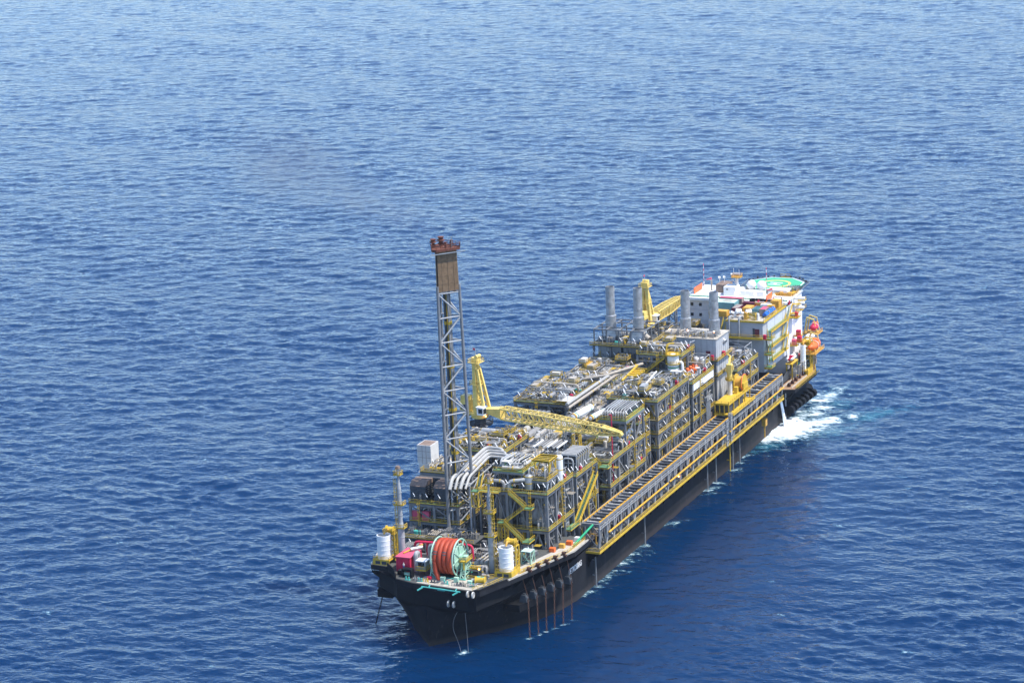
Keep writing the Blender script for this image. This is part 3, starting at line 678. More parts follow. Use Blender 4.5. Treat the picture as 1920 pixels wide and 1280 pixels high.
# ------------------------------------------------------------------ bow equipment
def mast(x, y, lab):
    t = thing('light_mast', lab, 'mast', (x, y, 19.96), 'slender masts on the bow deck')
    q = MB(); q.tube([(x, y, 19.96), (x, y, 31.2)], 1.02, 14).tube([(x, y, 31.2), (x, y, 32.8)], [1.02, .66], 14).tube([(x, y, 32.8), (x, y, 43.5)], .66, 14).tube([(x, y, 43.5), (x, y, 45.3)], [.66, .36], 14).tube([(x, y, 45.3), (x, y, 49.6)], .36, 12)
    for z in (24, 28, 31.2, 35, 38.5, 42): q.tube([(x, y, z), (x, y, z + .2)], 1.12 if z < 32 else .78, 14)
    q.build('pole', 'steel_light', t, True)
    q = MB(); q.prism([(x - 1.1, y - 1.1), (x + 1.1, y - 1.1), (x + 1.1, y + 1.1), (x - 1.1, y + 1.1)], 47.6, 47.75); q.rail([(x - 1.1, y - 1.1, 47.75), (x + 1.1, y - 1.1, 47.75), (x + 1.1, y + 1.1, 47.75), (x - 1.1, y + 1.1, 47.75)], closed=True, step=1.1); q.build('crow_platform', 'yellow', t)
    MB().tube([(x, y, 49.6), (x, y, 50.1)], .8, 12).tube([(x, y, 50.1), (x, y, 50.4)], .6, 12).build('mast_head', 'brown_roof', t)
    s = 1.5 if x > 0 else -1.5
    for (za, zb_) in ((20, 30.5), (31.5, 38.5), (38.5, 46.5)):
        q = MB(); xx = x + s * (.95 if za < 31 else .7)
        for dx in (-.3, .3): q.bar((xx + dx, y - .2, za), (xx + dx, y - .2, zb_), .1)
        for k in range(int((zb_ - za) / .5)): q.bar((xx - .3, y - .2, za + k * .5), (xx + .3, y - .2, za + k * .5), .08)
        for k in range(int((zb_ - za) / 1.4)):
            z = za + 1 + k * 1.4; P = [(xx + .55 * math.cos(a), y - .2 - .7 * math.sin(a), z) for a in np.linspace(0, PI, 6)]
            for p, r in zip(P, P[1:]): q.bar(p, r, .09)
        for a in (.6, 1.57, 2.5): q.bar((xx + .55 * math.cos(a), y - .2 - .7 * math.sin(a), za + 1), (xx + .55 * math.cos(a), y - .2 - .7 * math.sin(a), zb_), .08)
        q.build('caged_ladder', 'yellow', t)
    for z in (31, 38.3):
        q = MB(); q.prism([(x - 1.6, y - 1.3), (x + 1.6, y - 1.3), (x + 1.6, y + 1), (x - 1.6, y + 1)], z, z + .15); q.rail([(x - 1.6, y - 1.3, z + .15), (x + 1.6, y - 1.3, z + .15), (x + 1.6, y + 1, z + .15)], step=1.1); q.build('rest_platform', 'yellow', t)
    return t
mast(14.88, 14.03, 'slender grey mast with yellow ladder, between hose reel and nearest bow drum')
mast(-14.88, 14.03, 'slender grey mast with yellow caged ladder, rising behind the red deck house')

def drum(x, y, z, lab, r=2.15, h=7.3, sgn=1, grp='white drums on yellow platforms'):
    t = thing('winch_drum_tower', lab, 'drum tower', (x, y, z - 1.6), grp)
    q = MB(); q.tube([(x, y, z), (x, y, z + h)], r, 28, False); q.tube([(x, y, z + h - .01), (x, y, z + .3)], r - .25, 28, False)
    n = 28
    vs = [(x + rr * math.cos(2 * PI * i / n), y + rr * math.sin(2 * PI * i / n), z + h) for rr in (r, r - .25) for i in range(n)]
    q.add(vs, [(i, (i + 1) % n, n + (i + 1) % n, n + i) for i in range(n)])
    for k in range(1, 5): q.ring((x, y, z + h * k / 5), r, .07, 2, 28, 5)
    q.build('drum', 'white', t, True)
    q = MB(); q.box(x - r * .7, x + r * .7, y - .25, y + .25, z + h - .35, z + h + .1); q.build('drum_saddle', 'steel_light', t)
    q = MB(); xo = x + sgn * .3
    q.box(x - 2.7, x + 2.7, y - 2.7, y + 3.8, z - .25, z); q.box(x - 2.75, x + 2.75, y - 2.75, y - 2.6, z - 1.6, z + .25); q.box(x + sgn * 2.6 - .08, x + sgn * 2.6 + .08, y - 2.6, y + 3.8, z - 1.6, z + .25)
    q.bar((x - 2.6, y - 2.6, z - 1.6), (x - 2.6, y + 3.7, z - 1.6), .3); q.build('platform', 'yellow', t)
    q = MB()
    for k in range(2): q.box(x - 1.9 + k * 2.1, x - .3 + k * 2.1, y - 2.78, y - 2.72, z - 1.25, z - .25)
    q.build('platform_opening', 'steel_dark', t)
    q = MB(); q.rail([(x - 2.6, y - 2.6, z), (x + 2.6, y - 2.6, z), (x + 2.6, y + 3.7, z)], h=1.0); q.build('handrail', 'yellow', t)
    q = MB(); xa, xb, ya, yb = x - 1.6, x + 2.2, y + 2.3, y + 4.4
    lattice(q, xa, xb, ya, yb, z - 1.6, z + h - .6, .38, .22, 2).build('frame', 'yellow', t)
    q = MB(); q.box(xa - .2, xb + .2, ya - .2, yb + .2, z + h - .6, z + h - .4); q.rail([(xa, ya, z + h - .4), (xb, ya, z + h - .4), (xb, yb, z + h - .4), (xa, yb, z + h - .4)], closed=True, step=1.3); q.build('top_platform', 'yellow', t)
    q = MB(); q.tube(elbow([(x + .2, y + 3, z + h + .5), (x + .1, y + .8, z + h + 1.4), (x, y, z + h - .5)], 1.2), .34, 8); q.build('guide_chute', 'ochre', t, True)
    q = MB(); q.tube([(x - .6, y + 3.4, z + h + .6), (x + 1.6, y + 3.4, z + h + .6)], .9, 14).tube([(x - .8, y + 3.4, z + h + .6), (x - .6, y + 3.4, z + h + .6)], 1.2, 14).tube([(x + 1.6, y + 3.4, z + h + .6), (x + 1.8, y + 3.4, z + h + .6)], 1.2, 14); q.build('winch', 'yellow', t, True)
    return t
drum(20.15, 12.6, 21.45, 'white cylindrical drum on yellow platform at the bow corner nearest the lettering')
drum(-20.15, 12.6, 21.45, 'white cylindrical drum on yellow platform overhanging the bow corner beside open sea', sgn=-1)

# hose reel
t = thing('hose_reel', 'huge mint green reel wound with thick orange hose on the bow edge', 'hose reel', (4, 8, 19.96))
cy, cz = 7.8, 25.8
for x in (.3, 7.3):
    q = MB(); q.ring((x, cy, cz), 5.5, .24, 0, 40, 6).ring((x, cy, cz), 4.0, .16, 0, 32, 6)
    for k in range(8):
        a = 2 * PI * k / 8 + .2; q.bar((x, cy + .6 * math.cos(a), cz + .6 * math.sin(a)), (x, cy + 5.5 * math.cos(a), cz + 5.5 * math.sin(a)), .3)
    q.build('wheel', 'mint', t)
for k in range(4):
    x = 1.25 + k * 1.5; q = MB(); q.ring((x, cy, cz), 4.6 + (.1 if k % 2 else 0), .78, 0, 48, 12)
    q.mi(1); 
    for a in (2.6, 2.75): 
        p = (x, cy + 4.6 * math.cos(a), cz + 4.6 * math.sin(a)); d = (0, -math.sin(a) * .16, math.cos(a) * .16)
        q.tube([(p[0], p[1] - d[1], p[2] - d[2]), (p[0], p[1] + d[1], p[2] + d[2])], .82, 12)
    q.build('hose_coil', ['hose', 'hose_dark'], t, True)
q = MB(); q.tube(elbow([(1.4, cy - 5.0, cz - .5), (1.6, cy - 5.1, cz - 3.6), (2.6, cy - 5.3, cz - 5.4), (3.0, cy - 5.4, 20)], 2), .7, 12); q.build('hose_tail', 'hose', t, True)
MB().tube([(.4, cy, cz), (7.2, cy, cz)], 3.6, 28).build('drum_core', 'mint', t, True)
MB().tube([(-.6, cy, cz), (9.0, cy, cz)], .55, 14).tube([(7.35, cy, cz), (8.2, cy, cz)], 1.1, 14).build('axle', 'mint', t, True)
for x in (-.7, 9.0):
    q = MB(); A = [(x - .5, cy - 3.2, 19.96), (x + 1.1, cy - 3.2, 19.96), (x + 1.1, cy + 3.2, 19.96), (x - .5, cy + 3.2, 19.96)]; B = [(x - .3, cy - .7, cz + .2), (x + .6, cy - .7, cz + .2), (x + .6, cy + .7, cz + .2), (x - .3, cy + .7, cz + .2)]
    q.truss(A, B, .32, .2, 4); q.build('pedestal', 'mint', t)
    MB().bbox(x - .4, x + .8, cy - .9, cy + .9, cz - .1, cz + .8).build('bearing', 'mint', t)
q = MB(); q.rail([(8.2, cy - 2.6, cz - .5), (10.4, cy - 2.6, cz - .5), (10.4, cy + 2, cz - .5)], step=1).box(8.2, 10.4, cy - 2.6, cy + 2, cz - .65, cz - .5); q.bar((9.6, cy - 2.4, cz - 3), (9.6, cy - 2.4, cz - .6), .5, .12).build('service_platform', 'yellow', t)
q = MB(); q.box(-1.6, 10.4, cy - 3.6, cy - 3.2, 19.97, 20.3).box(-1.6, 10.4, cy + 3.2, cy + 3.6, 19.97, 20.3); q.build('skid', 'mint_dark', t)

# red deck house, white cab, winches
t = thing('deck_house', 'small faded red steel deck house with sloping roof beside the hose reel', 'deck house', (-11, 9, 19.96))
q = MB(); q.box(-13.2, -8.6, 6.2, 14.5, 19.96, 24.4); q.build('wall', 'red', t)
q = MB(); q.box(-13.4, -8.4, 6.0, 14.8, 24.4, 24.65); q.build('roof', 'pink', t)
q = MB(); 
for k in range(6): q.box(-13.26, -13.2, 6.9 + k * 1.4, 7.0 + k * 1.4, 20.1, 24.3)
for k in range(4): q.box(-12.6 + k * 1.2, -12.5 + k * 1.2, 6.12, 6.2, 20.1, 24.3)
q.build('wall_rib', 'red', t)
MB().tube([(-10.9, 11.6, 25.2), (-8.4, 14.6, 25.2)], .65, 12).build('exhaust_silencer', 'galv', t, True)
q = MB(); q.bar((-12, 9, 24.9), (-8.6, 15.6, 25.8), .3); q.build('roof_pipe', 'yellow', t)
MB().box(-9.6, -8.9, 15, 16.2, 24.65, 26).build('air_intake', 'pink', t)
t = thing('control_cabin', 'small pale blue grey cabin with white flat roof in front of the hose reel', 'cabin', (-4.3, 6, 19.96))
MB().bbox(-5.8, -2.9, 5.2, 7.6, 21.6, 24.2, .06).build('cabin', 'steel_light', t)
MB().box(-6.1, -2.6, 4.9, 7.9, 24.2, 24.4).build('roof', 'white', t)
q = MB()
for x in (-5.6, -3.1):
    for y in (5.4, 7.4): q.bar((x, y, 19.96), (x, y, 21.6), .22)
q.build('leg', 'steel_dark', t)
MB().box(-5.4, -3.3, 5.14, 5.2, 22.6, 23.8).build('window', 'glass', t)
MB().rail([(-5.9, 4.6, 21.6), (-2.6, 4.6, 21.6), (-2.6, 8.2, 21.6)], step=1.2).box(-6, -2.5, 4.5, 8.3, 21.45, 21.6).build('handrail', 'yellow', t)
t = thing('crane_pipe', 'thick grey ventilation pipe bending over between red deck house and hose reel', 'pipe', (-7, 8, 19.96))
pipe(t, [(-7.4, 8, 19.96), (-7.4, 8, 25.4), (-7.4, 9.5, 25.4), (-7.4, 9.5, 24)], .75, 'steel_light', False); pipe(t, [(-4.6, 11.5, 20), (-4.6, 11.5, 27.4), (-.5, 12.2, 27.4), (-.5, 12.2, 23)], .5, 'pipe', False)
for k, (x, y, m, lab) in enumerate(((-7.6, 2.6, 'black2', 'black square mooring winch with open frame at the bow edge'), (-10.3, 4.0, 'black2', 'smaller black bollard block under yellow rail at the bow edge'))):
    t = thing('mooring_winch', lab, 'winch', (x, y, 19.96)); s = 1.0 if k == 0 else .62
    q = MB(); q.box(x - 1.6 * s, x - 1.1 * s, y - 1, y + 1, 19.97, 22.6 * 1 if k == 0 else 21.4).box(x + 1.1 * s, x + 1.6 * s, y - 1, y + 1, 19.97, 22.6 if k == 0 else 21.4).box(x - 1.1 * s, x + 1.1 * s, y - 1, y + 1, 22.0 if k == 0 else 21, 22.6 if k == 0 else 21.4); q.build('frame', m, t)
    MB().tube([(x - 1.1 * s, y, 20.9), (x + 1.1 * s, y, 20.9)], .55, 12).build('roller', 'mint' if k == 0 else 'steel_dark', t)
# person in white helmet on the bow
def person(x, y, z, lab, coat, trousers, rot=0, pose=0):
    t = thing('person', lab, 'person', (x, y, z))
    def W(px, py, pz): c, s = math.cos(rot), math.sin(rot); return (x + px * c - py * s, y + px * s + py * c, z + pz)
    q = MB()
    q.tube([W(0, 0, .85), W(0, 0, 1.05), W(0, 0, 1.3), W(0, 0, 1.45), W(0, .01, 1.52), W(0, .02, 1.6), W(0, .03, 1.7), W(0, .02, 1.78)], [.17, .18, .21, .17, .07, .1, .11, .06], 10)
    for k in (-1, 1):
        q.tube([W(.09 * k, 0, .9), W(.11 * k, .04 * k, .48), W(.12 * k, -.03, .06), W(.12 * k, .12, .03)], [.1, .075, .055, .04], 8)
        q.tube([W(.2 * k, 0, 1.42), W(.27 * k, .02, 1.12), W(.24 * k, .2, .95), W(.22 * k, .3, .98)], [.075, .055, .045, .03], 8)
    q.build('body', 'skin', t, True)
    q = MB(); q.tube([W(0, 0, .88), W(0, 0, 1.06), W(0, 0, 1.3), W(0, 0, 1.47)], [.2, .21, .24, .16], 10)
    for k in (-1, 1): q.tube([W(.2 * k, 0, 1.43), W(.275 * k, .02, 1.12), W(.245 * k, .17, .97)], [.095, .075, .06], 8)
    q.build('jacket', coat, t, True)
    q = MB()
    for k in (-1, 1): q.tube([W(.08 * k, 0, .95), W(.11 * k, .04 * k, .48), W(.12 * k, -.03, .08)], [.125, .1, .08], 8)
    q.build('trousers', trousers, t, True)
    q = MB(); q.ball(W(0, .02, 1.74), .135, 10, 6, (1, 1.15, .85)); q.build('helmet', 'white', t, True)
person(-10.2, 5.2, 21.42, 'person in pale jacket and white helmet standing at the bow edge', 'offwhite', 'blue', .3)
person(22.6, 38.2, 25.9, 'person in red jacket and blue trousers on a module walkway behind the bow drum', 'red', 'blue', 1.2)
# deck clutter on the bow
t = thing('rope_tackle', 'coils, bollards and small pipes scattered along the bow edge in front of the hose reel', 'deck gear', (4, 0, 19.96))
random.seed(91); fine(t, -8, 16, -1.6, 1.2, 20.0, 20.9, 60, .3, .07, .16)
for k in range(6):
    x = -6.5 + k * 4.2; q = MB(); q.box(x - .9, x + .9, -.5, .3, 20.01, 20.15).tube([(x - .45, -.1, 20.1), (x - .45, -.1, 21)], .26, 10).tube([(x + .45, -.1, 20.1), (x + .45, -.1, 21)], .26, 10); q.build('bollard', RC(['black2', 'steel_dark', 'mint_dark']), t, True)
for k in range(4): MB().bbox(-1 + k * 4.4, .4 + k * 4.4, 1.6, 2.6, 20.01, 21 + .3 * (k % 3), .06).build('deck_box', RC(['mint', 'white', 'yellow', 'red']), t)
t = thing('pipe_skid', 'grey skid of stacked pipes and valves right of the hose reel', 'pipe skid', (13.5, 14, 19.96))
for k in range(9): pipe(t, [(9.6 + k * .42, 13 + .2 * k, 20.2), (9.6 + k * .42, 13 + .2 * k, 22.6 + .25 * (k % 3)), (9.6 + k * .42, 22 + .2 * k, 22.6 + .25 * (k % 3))], .2, RC(['pipe', 'pipe_tan', 'pipe_white', 'steel']))
for k in range(3): pipe(t, [(11 + k * 1.3, 9.5, 20), (11 + k * 1.3, 9.5, 22.8), (14.5, 10.6 + k * .3, 22.8), (14.5, 10.6 + k * .3, 20)], .3, RC(['pipe', 'pipe_white']))
MB().rail([(10, 6, 19.97), (13.8, 5.6, 19.97), (17.6, 9, 19.97)]).build('handrail', 'yellow', t)
MB().box(10.4, 13.6, 7.4, 10, 21.9, 22.1).box(10.5, 10.7, 7.5, 7.7, 19.97, 21.9).box(13.3, 13.5, 7.5, 7.7, 19.97, 21.9).box(10.8, 13.2, 7.9, 9.6, 20, 21.2).build('manifold_table', 'steel_dark', t)
for k in range(5): rel(P_valve[0], t, (10.6 + k * .6, 8.6, 22.5))
for k in range(3): rel(P_pump[k], t, (14 + k * .6, 3.2 + k * 2.4, 19.98))
lamp(t, (13.4, 7.2, 20.2), None, True)
t = thing('winch_yellow', 'yellow anchor winch with drum behind the bow bulwark', 'winch', (16, 3, 19.96))
q = MB(); q.tube([(14.6, 3, 21), (17, 3.4, 21)], .85, 14).tube([(14.3, 2.95, 21), (14.6, 3, 21)], 1.2, 14).tube([(17, 3.4, 21), (17.3, 3.45, 21)], 1.2, 14); q.build('drum', 'yellow', t, True)
MB().box(14, 17.6, 2, 4.4, 19.97, 20.4).build('base', 'steel', t)
t = thing('tank_frame', 'small mint green tank frame on the wing deck behind the bow drum', 'frame', (22, 24, 19.96))
lattice(MB(), 20.4, 23.4, 23, 26, 19.97, 23.8, .28, .2, 1).build('frame', 'mint', t); MB().box(20.3, 23.5, 22.9, 26.1, 23.8, 23.95).build('roof', 'mint_pale', t)
t = thing('red_pipe_run', 'long red fire main running across the bow behind the hose reel', 'pipe', (-8, 20, 19.96))
pipe(t, [(-13, 19, 20), (-13, 19, 25.2), (5.5, 20.5, 25.2), (5.5, 20.5, 20)], .42, 'red', False); pipe(t, [(-9, 19.4, 20), (-9, 19.4, 25.2)], .4, 'red', False)
t = thing('fire_monitor_set', 'pair of red cabinets near the foot of the mast on the bow deck', 'cabinet', (16.6, 16, 19.96))
MB().bbox(15.9, 17, 16.5, 17.4, 19.97, 22.2).build('cabinet', 'red', t); MB().bbox(17.3, 18.4, 17, 17.9, 19.97, 22.2).build('cabinet', 'red', t)
q = MB(); q.tube([(29.6, 42, 20.6), (30.6, 55, 23)], .36, 10); o = q.build('gangway_tube', 'green_bright', None, True, (30, 46, 20)); tag(o, 'long green tube lying on the wing deck in front of the side gallery', 'tube')
for k, (x, y, m, lab) in enumerate(((27.5, 43.5, 'orange', 'orange box on the wing deck beside the green tube'), (25, 36, 'orange', 'orange crate on the wing deck below the module stair'), (28.6, 47.5, 'white', 'white crate on the wing deck by the gallery end'), (26.4, 40.2, 'ochre', 'ochre crate between two orange boxes on the wing deck'))):
    o = MB().bbox(x - .9, x + .9, y - .7, y + .7, 19.97, 21.3).build('deck_crate', m, None, False, (x, y, 19.97)); tag(o, lab, 'crate')
# machinery and pipes filling the bow deck in front of the modules
t = thing('bow_machinery', 'dark clutter of pipes, walkways and windlasses on the bow deck below the modules', 'deck machinery', (0, 26, 19.96))
random.seed(77)
q = MB(); q.box(-22, 3, 27, 35.6, 23.0, 23.2).mi(1)
for x in (-21, -13, -5, 2.4):
    for y in (27.4, 35): q.bar((x, y, 19.96), (x, y, 23), .4)
q.build('platform', ['grating', 'steel_dark'], t)
MB().rail([(-21.8, 27.1, 23.2), (2.8, 27.1, 23.2)]).build('handrail', 'yellow', t)
fine(t, -20, 20, 17, 27, 20.1, 22.4, 260, .4, .08, .2); fine(t, -21, 2, 27.5, 35, 23.3, 25.2, 180, .4, .08, .18); fine(t, 4, 22, 27, 35.5, 20.1, 22.8, 150, .35, .08, .2)
for k in range(9): pipe(t, [(-20 + k * .5, 17 + k * .9, 20.6 + .2 * (k % 3)), (18 + k * .4, 18 + k * 1.1, 20.6 + .2 * (k % 3))], RC([.14, .2, .28]), RC(['pipe_dark', 'pipe', 'steel_dark', 'pipe_tan']))
for k in range(5):
    x, y = -17 + k * 8.2, 22 + (k % 2) * 2; q = MB(); q.tube([(x - 1.6, y, 21.4), (x + 1.6, y, 21.4)], 1.1, 14).tube([(x - 1.9, y, 21.4), (x - 1.6, y, 21.4)], 1.5, 14).tube([(x + 1.6, y, 21.4), (x + 1.9, y, 21.4)], 1.5, 14).box(x - 2.2, x + 2.4, y - 1.4, y + 1.4, 19.97, 20.3); q.build('windlass', RC(['steel_dark', 'steel', 'black2']), t, True)
for k in range(9): lamp(t, (-19 + k * 4.9, 27 + (k % 3), 20), RC([0, 1]))
for k in range(6): rel(RC(P_cab + P_pump), t, (-18 + k * 7, 31 + (k % 2) * 3, 23.25 if k < 3 else 20))
# ------------------------------------------------------------------ flare tower
ft = thing('flare_tower', 'tall slim three legged grey lattice flare tower with brown shield and rusty tip', 'flare tower', (-8, 40, 15))
a0 = math.radians(50); fx, fy = math.cos(a0), math.sin(a0); nx_, ny_ = -fy, fx
def tri(cx, cy, s, z):
    return [(cx - fx * s / 2 - nx_ * s * .289, cy - fy * s / 2 - ny_ * s * .289, z), (cx + fx * s / 2 - nx_ * s * .289, cy + fy * s / 2 - ny_ * s * .289, z), (cx + nx_ * s * .577, cy + ny_ * s * .577, z)]
def fl(z): k = (z - 15) / 99.; return tri(-8.2 + .3 * k, 40.2 - 1.4 * k, 8.9 - 1.9 * k, z)
for j in range(3): MB().tube([fl(15)[j], fl(60)[j], fl(101)[j]], [.56, .5, .42], 12).build('leg', 'steel', ft, True)
zz = [15 + i * 7.6 for i in range(12)]
for za, zb_ in zip(zz, zz[1:] + [100]):
    q = MB(); A, B = fl(za), fl(zb_); i = zz.index(za)
    for j in range(3):
        k = (j + 1) % 3; q.tube([A[j], A[k]], .24, 6)
        if (i + j) % 2: q.tube([A[j], B[k]], .26, 6)
        else: q.tube([A[k], B[j]], .26, 6)
    q.build('bracing', 'steel_light', ft)
c0 = V((-8.2, 40.2, 15)); c1 = V((-7.9, 38.8, 106))
for k, (dx, dy_, r, m) in enumerate(((-.9, .6, .5, 'steel'), (.6, .9, .62, 'steel'), (.9, -.5, .32, 'pipe'), (-.4, -.6, .25, 'steel_dark'), (0, .2, .2, 'yellow'))):
    q = MB(); d = V((dx, dy_, 0)); q.tube([c0 + d, c1 + d * .8], r, 10)
    q.mi(1)
    for z in (48, 62, 76, 90): p = (c0 + d).lerp(c1 + d * .8, (z - 15) / 93.); q.tube([p, p + V((0, 0, 1))], r * 1.15, 10)
    q.build('riser_pipe', [m, 'yellow'], ft, True)
# heat shield: three slabs round the upper tower
A, B = fl(99.2), fl(111.6)
def grow(T, k): c = sum((V(p) for p in T), V()) / 3; return [c + (V(p) - c) * k for p in T]
A, B = grow(A, 1.0), grow(B, .98)
for j in range(3):
    k = (j + 1) % 3; c = (A[0] + A[1] + A[2]) / 3; n_ = ((A[j] + A[k]) / 2 - c); n_.z = 0; n_.normalize(); P = [A[j].lerp(A[k], .04), A[j].lerp(A[k], .96), B[j].lerp(B[k], .96), B[j].lerp(B[k], .04)]
    q = MB(); q.add([p for p in P] + [p + n_ * .3 for p in P], [(3, 2, 1, 0), (4, 5, 6, 7), (0, 1, 5, 4), (1, 2, 6, 5), (2, 3, 7, 6), (3, 0, 4, 7)])
    for t_ in (.2, .5, .8): q.bar(P[0].lerp(P[1], t_) + n_ * .33, P[3].lerp(P[2], t_) + n_ * .33, .1, .1)
    for t_ in (.2, .4, .6, .8): q.bar(P[0].lerp(P[3], t_) + n_ * .32, P[1].lerp(P[2], t_) + n_ * .32, .08)
    q.build('heat_shield', 'brown', ft)
T = grow(fl(112), 1.62)
q = MB(); pol = []
for j in range(3):
    k = (j + 1) % 3; pol += [T[j].lerp(T[k], .16), T[j].lerp(T[k], .84)]
q.prism([(p.x, p.y) for p in pol], 111.8, 112.3)
q.build('flare_platform', 'flare_rust', ft)
q = MB(); q.rail([(p.x, p.y, 112.3) for p in pol], closed=True, h=1.5, w=.13, step=1.6); q.build('handrail', 'flare_rust', ft)
cc = (T[0] + T[1] + T[2]) / 3
for (dx, dy_, h, r) in ((-3.0, -.8, 2.6, .9), (-1.4, 1.4, 3.0, 1.0), (.8, -.2, 1.8, .55), (2.1, 1.2, 2.2, .5)):
    q = MB(); x, y = cc.x + dx, cc.y + dy_; q.tube([(x, y, 112.3), (x, y, 112.3 + h * .7), (x, y, 112.3 + h)], [r * .55, r * .55, r], 10).tube([(x, y, 112.3 + h * .62), (x, y, 112.3 + h * .7)], r * 1.2, 10); q.bar((x - 1, y, 113.1), (x + 1, y, 113.3), .3); q.build('flare_tip', 'flare_rust', ft)
q = MB(); q.tube([(cc.x + 2.6, cc.y + .4, 112.3), (cc.x + 2.6, cc.y + .4, 115.8)], .12, 6); q.build('antenna', 'steel', ft)
q = MB(); q.bar((T[0].x, T[0].y, 111.2), (T[1].x, T[1].y, 111.2), .25, .25); q.build('shield_beam', 'galv', ft)
# ------------------------------------------------------------------ process modules, bow to stern
# right-hand row
m1 = module('bow end process module with yellow lifting frame on top and yellow zigzag stair in front', 3, 23.6, 37, 58, [25.9, 37.4], 11, 4, 4, top='none', dens=.8, nlamp=4)
b = MB(); b.box(4.2, 14.2, 40.5, 56, 42.5, 42.75).mi(1).box(4.1, 14.3, 40.4, 56.1, 41.9, 42.5); b.build('upper_deck', ['green', 'steel'], m1)
MB().rail([(4.3, 40.6, 42.75), (14.1, 40.6, 42.75), (14.1, 55.9, 42.75)]).build('handrail', 'yellow', m1)
for x in (4.8, 9, 13.6): MB().bar((x, 41, 37.4), (x, 41, 41.9), .5).build('column', 'steel', m1)
random.seed(5)
for k in range(7): pipe(m1, [(5.4 + k * 1.2, 42.5 + RU(0, 2), 42.8), (5.4 + k * 1.2, 43 + RU(0, 2), 44.4 + RU(0, 1)), (5.4 + k * 1.2, 54, 44.6), (5.4 + k * 1.2, 54, 42.8)], RC([.2, .26, .36]), RC(['pipe_white', 'pipe', 'steel_light']))
pipe(m1, [(7, 41.6, 43.6), (12.6, 41.6, 43.6), (12.6, 47, 43.6), (12.6, 47, 42.8)], .6, 'pipe_white'); pipe(m1, [(9, 44, 42.8), (9, 44, 44.2), (13.4, 44, 44.2), (13.4, 50, 44.2)], .55, 'pipe_white')
b = MB(); b.box(6.2, 9.2, 42.6, 44.6, 45.0, 45.15)
for x in (6.4, 9): b.bar((x, 42.7, 42.8), (x, 42.7, 45), .15).bar((x, 44.5, 42.8), (x, 44.5, 45), .15)
b.build('shelter', 'offwhite', m1)
for p in ((5.2, 40.9), (9.4, 40.9), (13.8, 44), (13.8, 50)): lamp(m1, (*p, 42.76), 0)
# gooseneck lines on the lower front, yellow lifting frame, vessels, small skid platform
pipe(m1, [(3.6, 38.2, 40.4), (9, 37.9, 40.4), (9, 37.9, 37.5)], .55, 'pipe'); pipe(m1, [(10.6, 37.9, 37.5), (10.6, 37.9, 40.6), (15, 38.4, 41.2), (16.5, 40, 41.2)], .55, 'pipe_white')
q = MB(); lattice(q, 16.6, 22.2, 42.6, 49, 46.1, 46.4, .4, .3, 1)
for t_ in (.25, .5, .75): q.bar((16.6, 42.6 + 6.4 * t_, 46.25), (22.2, 42.6 + 6.4 * t_, 46.25), .35)
for x, y in ((17.2, 43.4), (21.8, 43.4), (17.2, 48.4), (21.8, 48.4)): q.bar((x, y, 41), (x, y, 46.1), .38)
for y in (43.4, 48.4): q.bar((21.8, y, 42.2), (21.8, y + (2 if y < 45 else -2), 46), .26).bar((17.2, y, 42.2), (19, y, 46), .26)
q.build('lifting_frame', 'yellow', m1)
vessel_v(m1, (22.0, 50.6, 37.5), 1.25, 8.6, 'white'); vessel_v(m1, (16.5, 39.8, 37.5), 1.25, 5.2, 'galv')
b = MB(); b.box(14.8, 22.6, 39.4, 48.6, 40.8, 41.0).mi(1).box(14.7, 22.7, 39.3, 48.7, 40.3, 40.8); b.build('skid_deck', ['grating', 'steel'], m1)
MB().rail([(22.5, 39.5, 41), (22.5, 48.5, 41)]).rail([(14.9, 39.5, 41), (22.5, 39.5, 41)]).build('handrail', 'yellow', m1)
for k in range(4): MB().bar((22.4, 39.8 + k * 2.8, 37.5), (22.4, 39.8 + k * 2.8, 40.3), .35).bar((22.4, 39.8 + k * 2.8, 37.5), (22.4, 41.2 + k * 2.8, 40.3), .2).build('column', 'steel_light', m1)
for k in range(14): o = rel(RC(P_ubend + P_goose), m1, (RU(15.5, 21.5), RU(40, 48), 41 + RU(0, .8))); o.rotation_euler.z = RC([0, PI / 2, PI])
for k in range(12): rel(RC(P_valve), m1, (RU(15.5, 21.5), RU(40, 48), 41.6 + RU(0, 1.6)))
# front stair tower: yellow zigzag
stairs(m1, (11.3, 36.1, 37.4), (16.8, 35.6, 33.4), (0, 1, 0)); landing(m1, 16.8, 19.2, 34.6, 36.9, 33.4)
stairs(m1, (16.8, 34.6, 33.4), (10.6, 34.2, 28.6), (0, 1, 0)); landing(m1, 8.2, 10.6, 33.4, 36.2, 28.6)
stairs(m1, (10.6, 33.6, 28.6), (16.6, 33.2, 23.4), (0, 1, 0)); landing(m1, 16.6, 19, 32.4, 36.9, 23.4)
lattice(MB(), 8.3, 10.5, 33.5, 36, 19.96, 28.2, .28, .18, 2).build('stair_tower', 'yellow', m1)
stairs(m1, (2.4, 36, 42.5), (2.4, 33.6, 38.6), (1, 0, 0)); landing(m1, .8, 3.2, 31.2, 34, 38.6); stairs(m1, (3.2, 32.6, 38.6), (8.2, 36, 37.4), (0, 1, 0)); lattice(MB(), .9, 3.1, 31.3, 33.8, 33.6, 38.2, .26, .16, 1).build('stair_tower', 'yellow', m1)
vessel_h(m1, (8, 41, 29.6), (8, 52, 29.6), 2.3, 'pipe'); vessel_h(m1, (17, 40, 30), (17, 53, 30), 2.5, 'pipe')
random.seed(61); fine(m1, 4.6, 13.4, 41.5, 55.6, 42.9, 45, 110, .6, .08, .17); fine(m1, 14.9, 22.3, 40, 48.4, 41.1, 43.2, 120, .5, .07, .16); fine(m1, 4, 15, 38, 56, 37.5, 41, 150, .5, .07, .18)
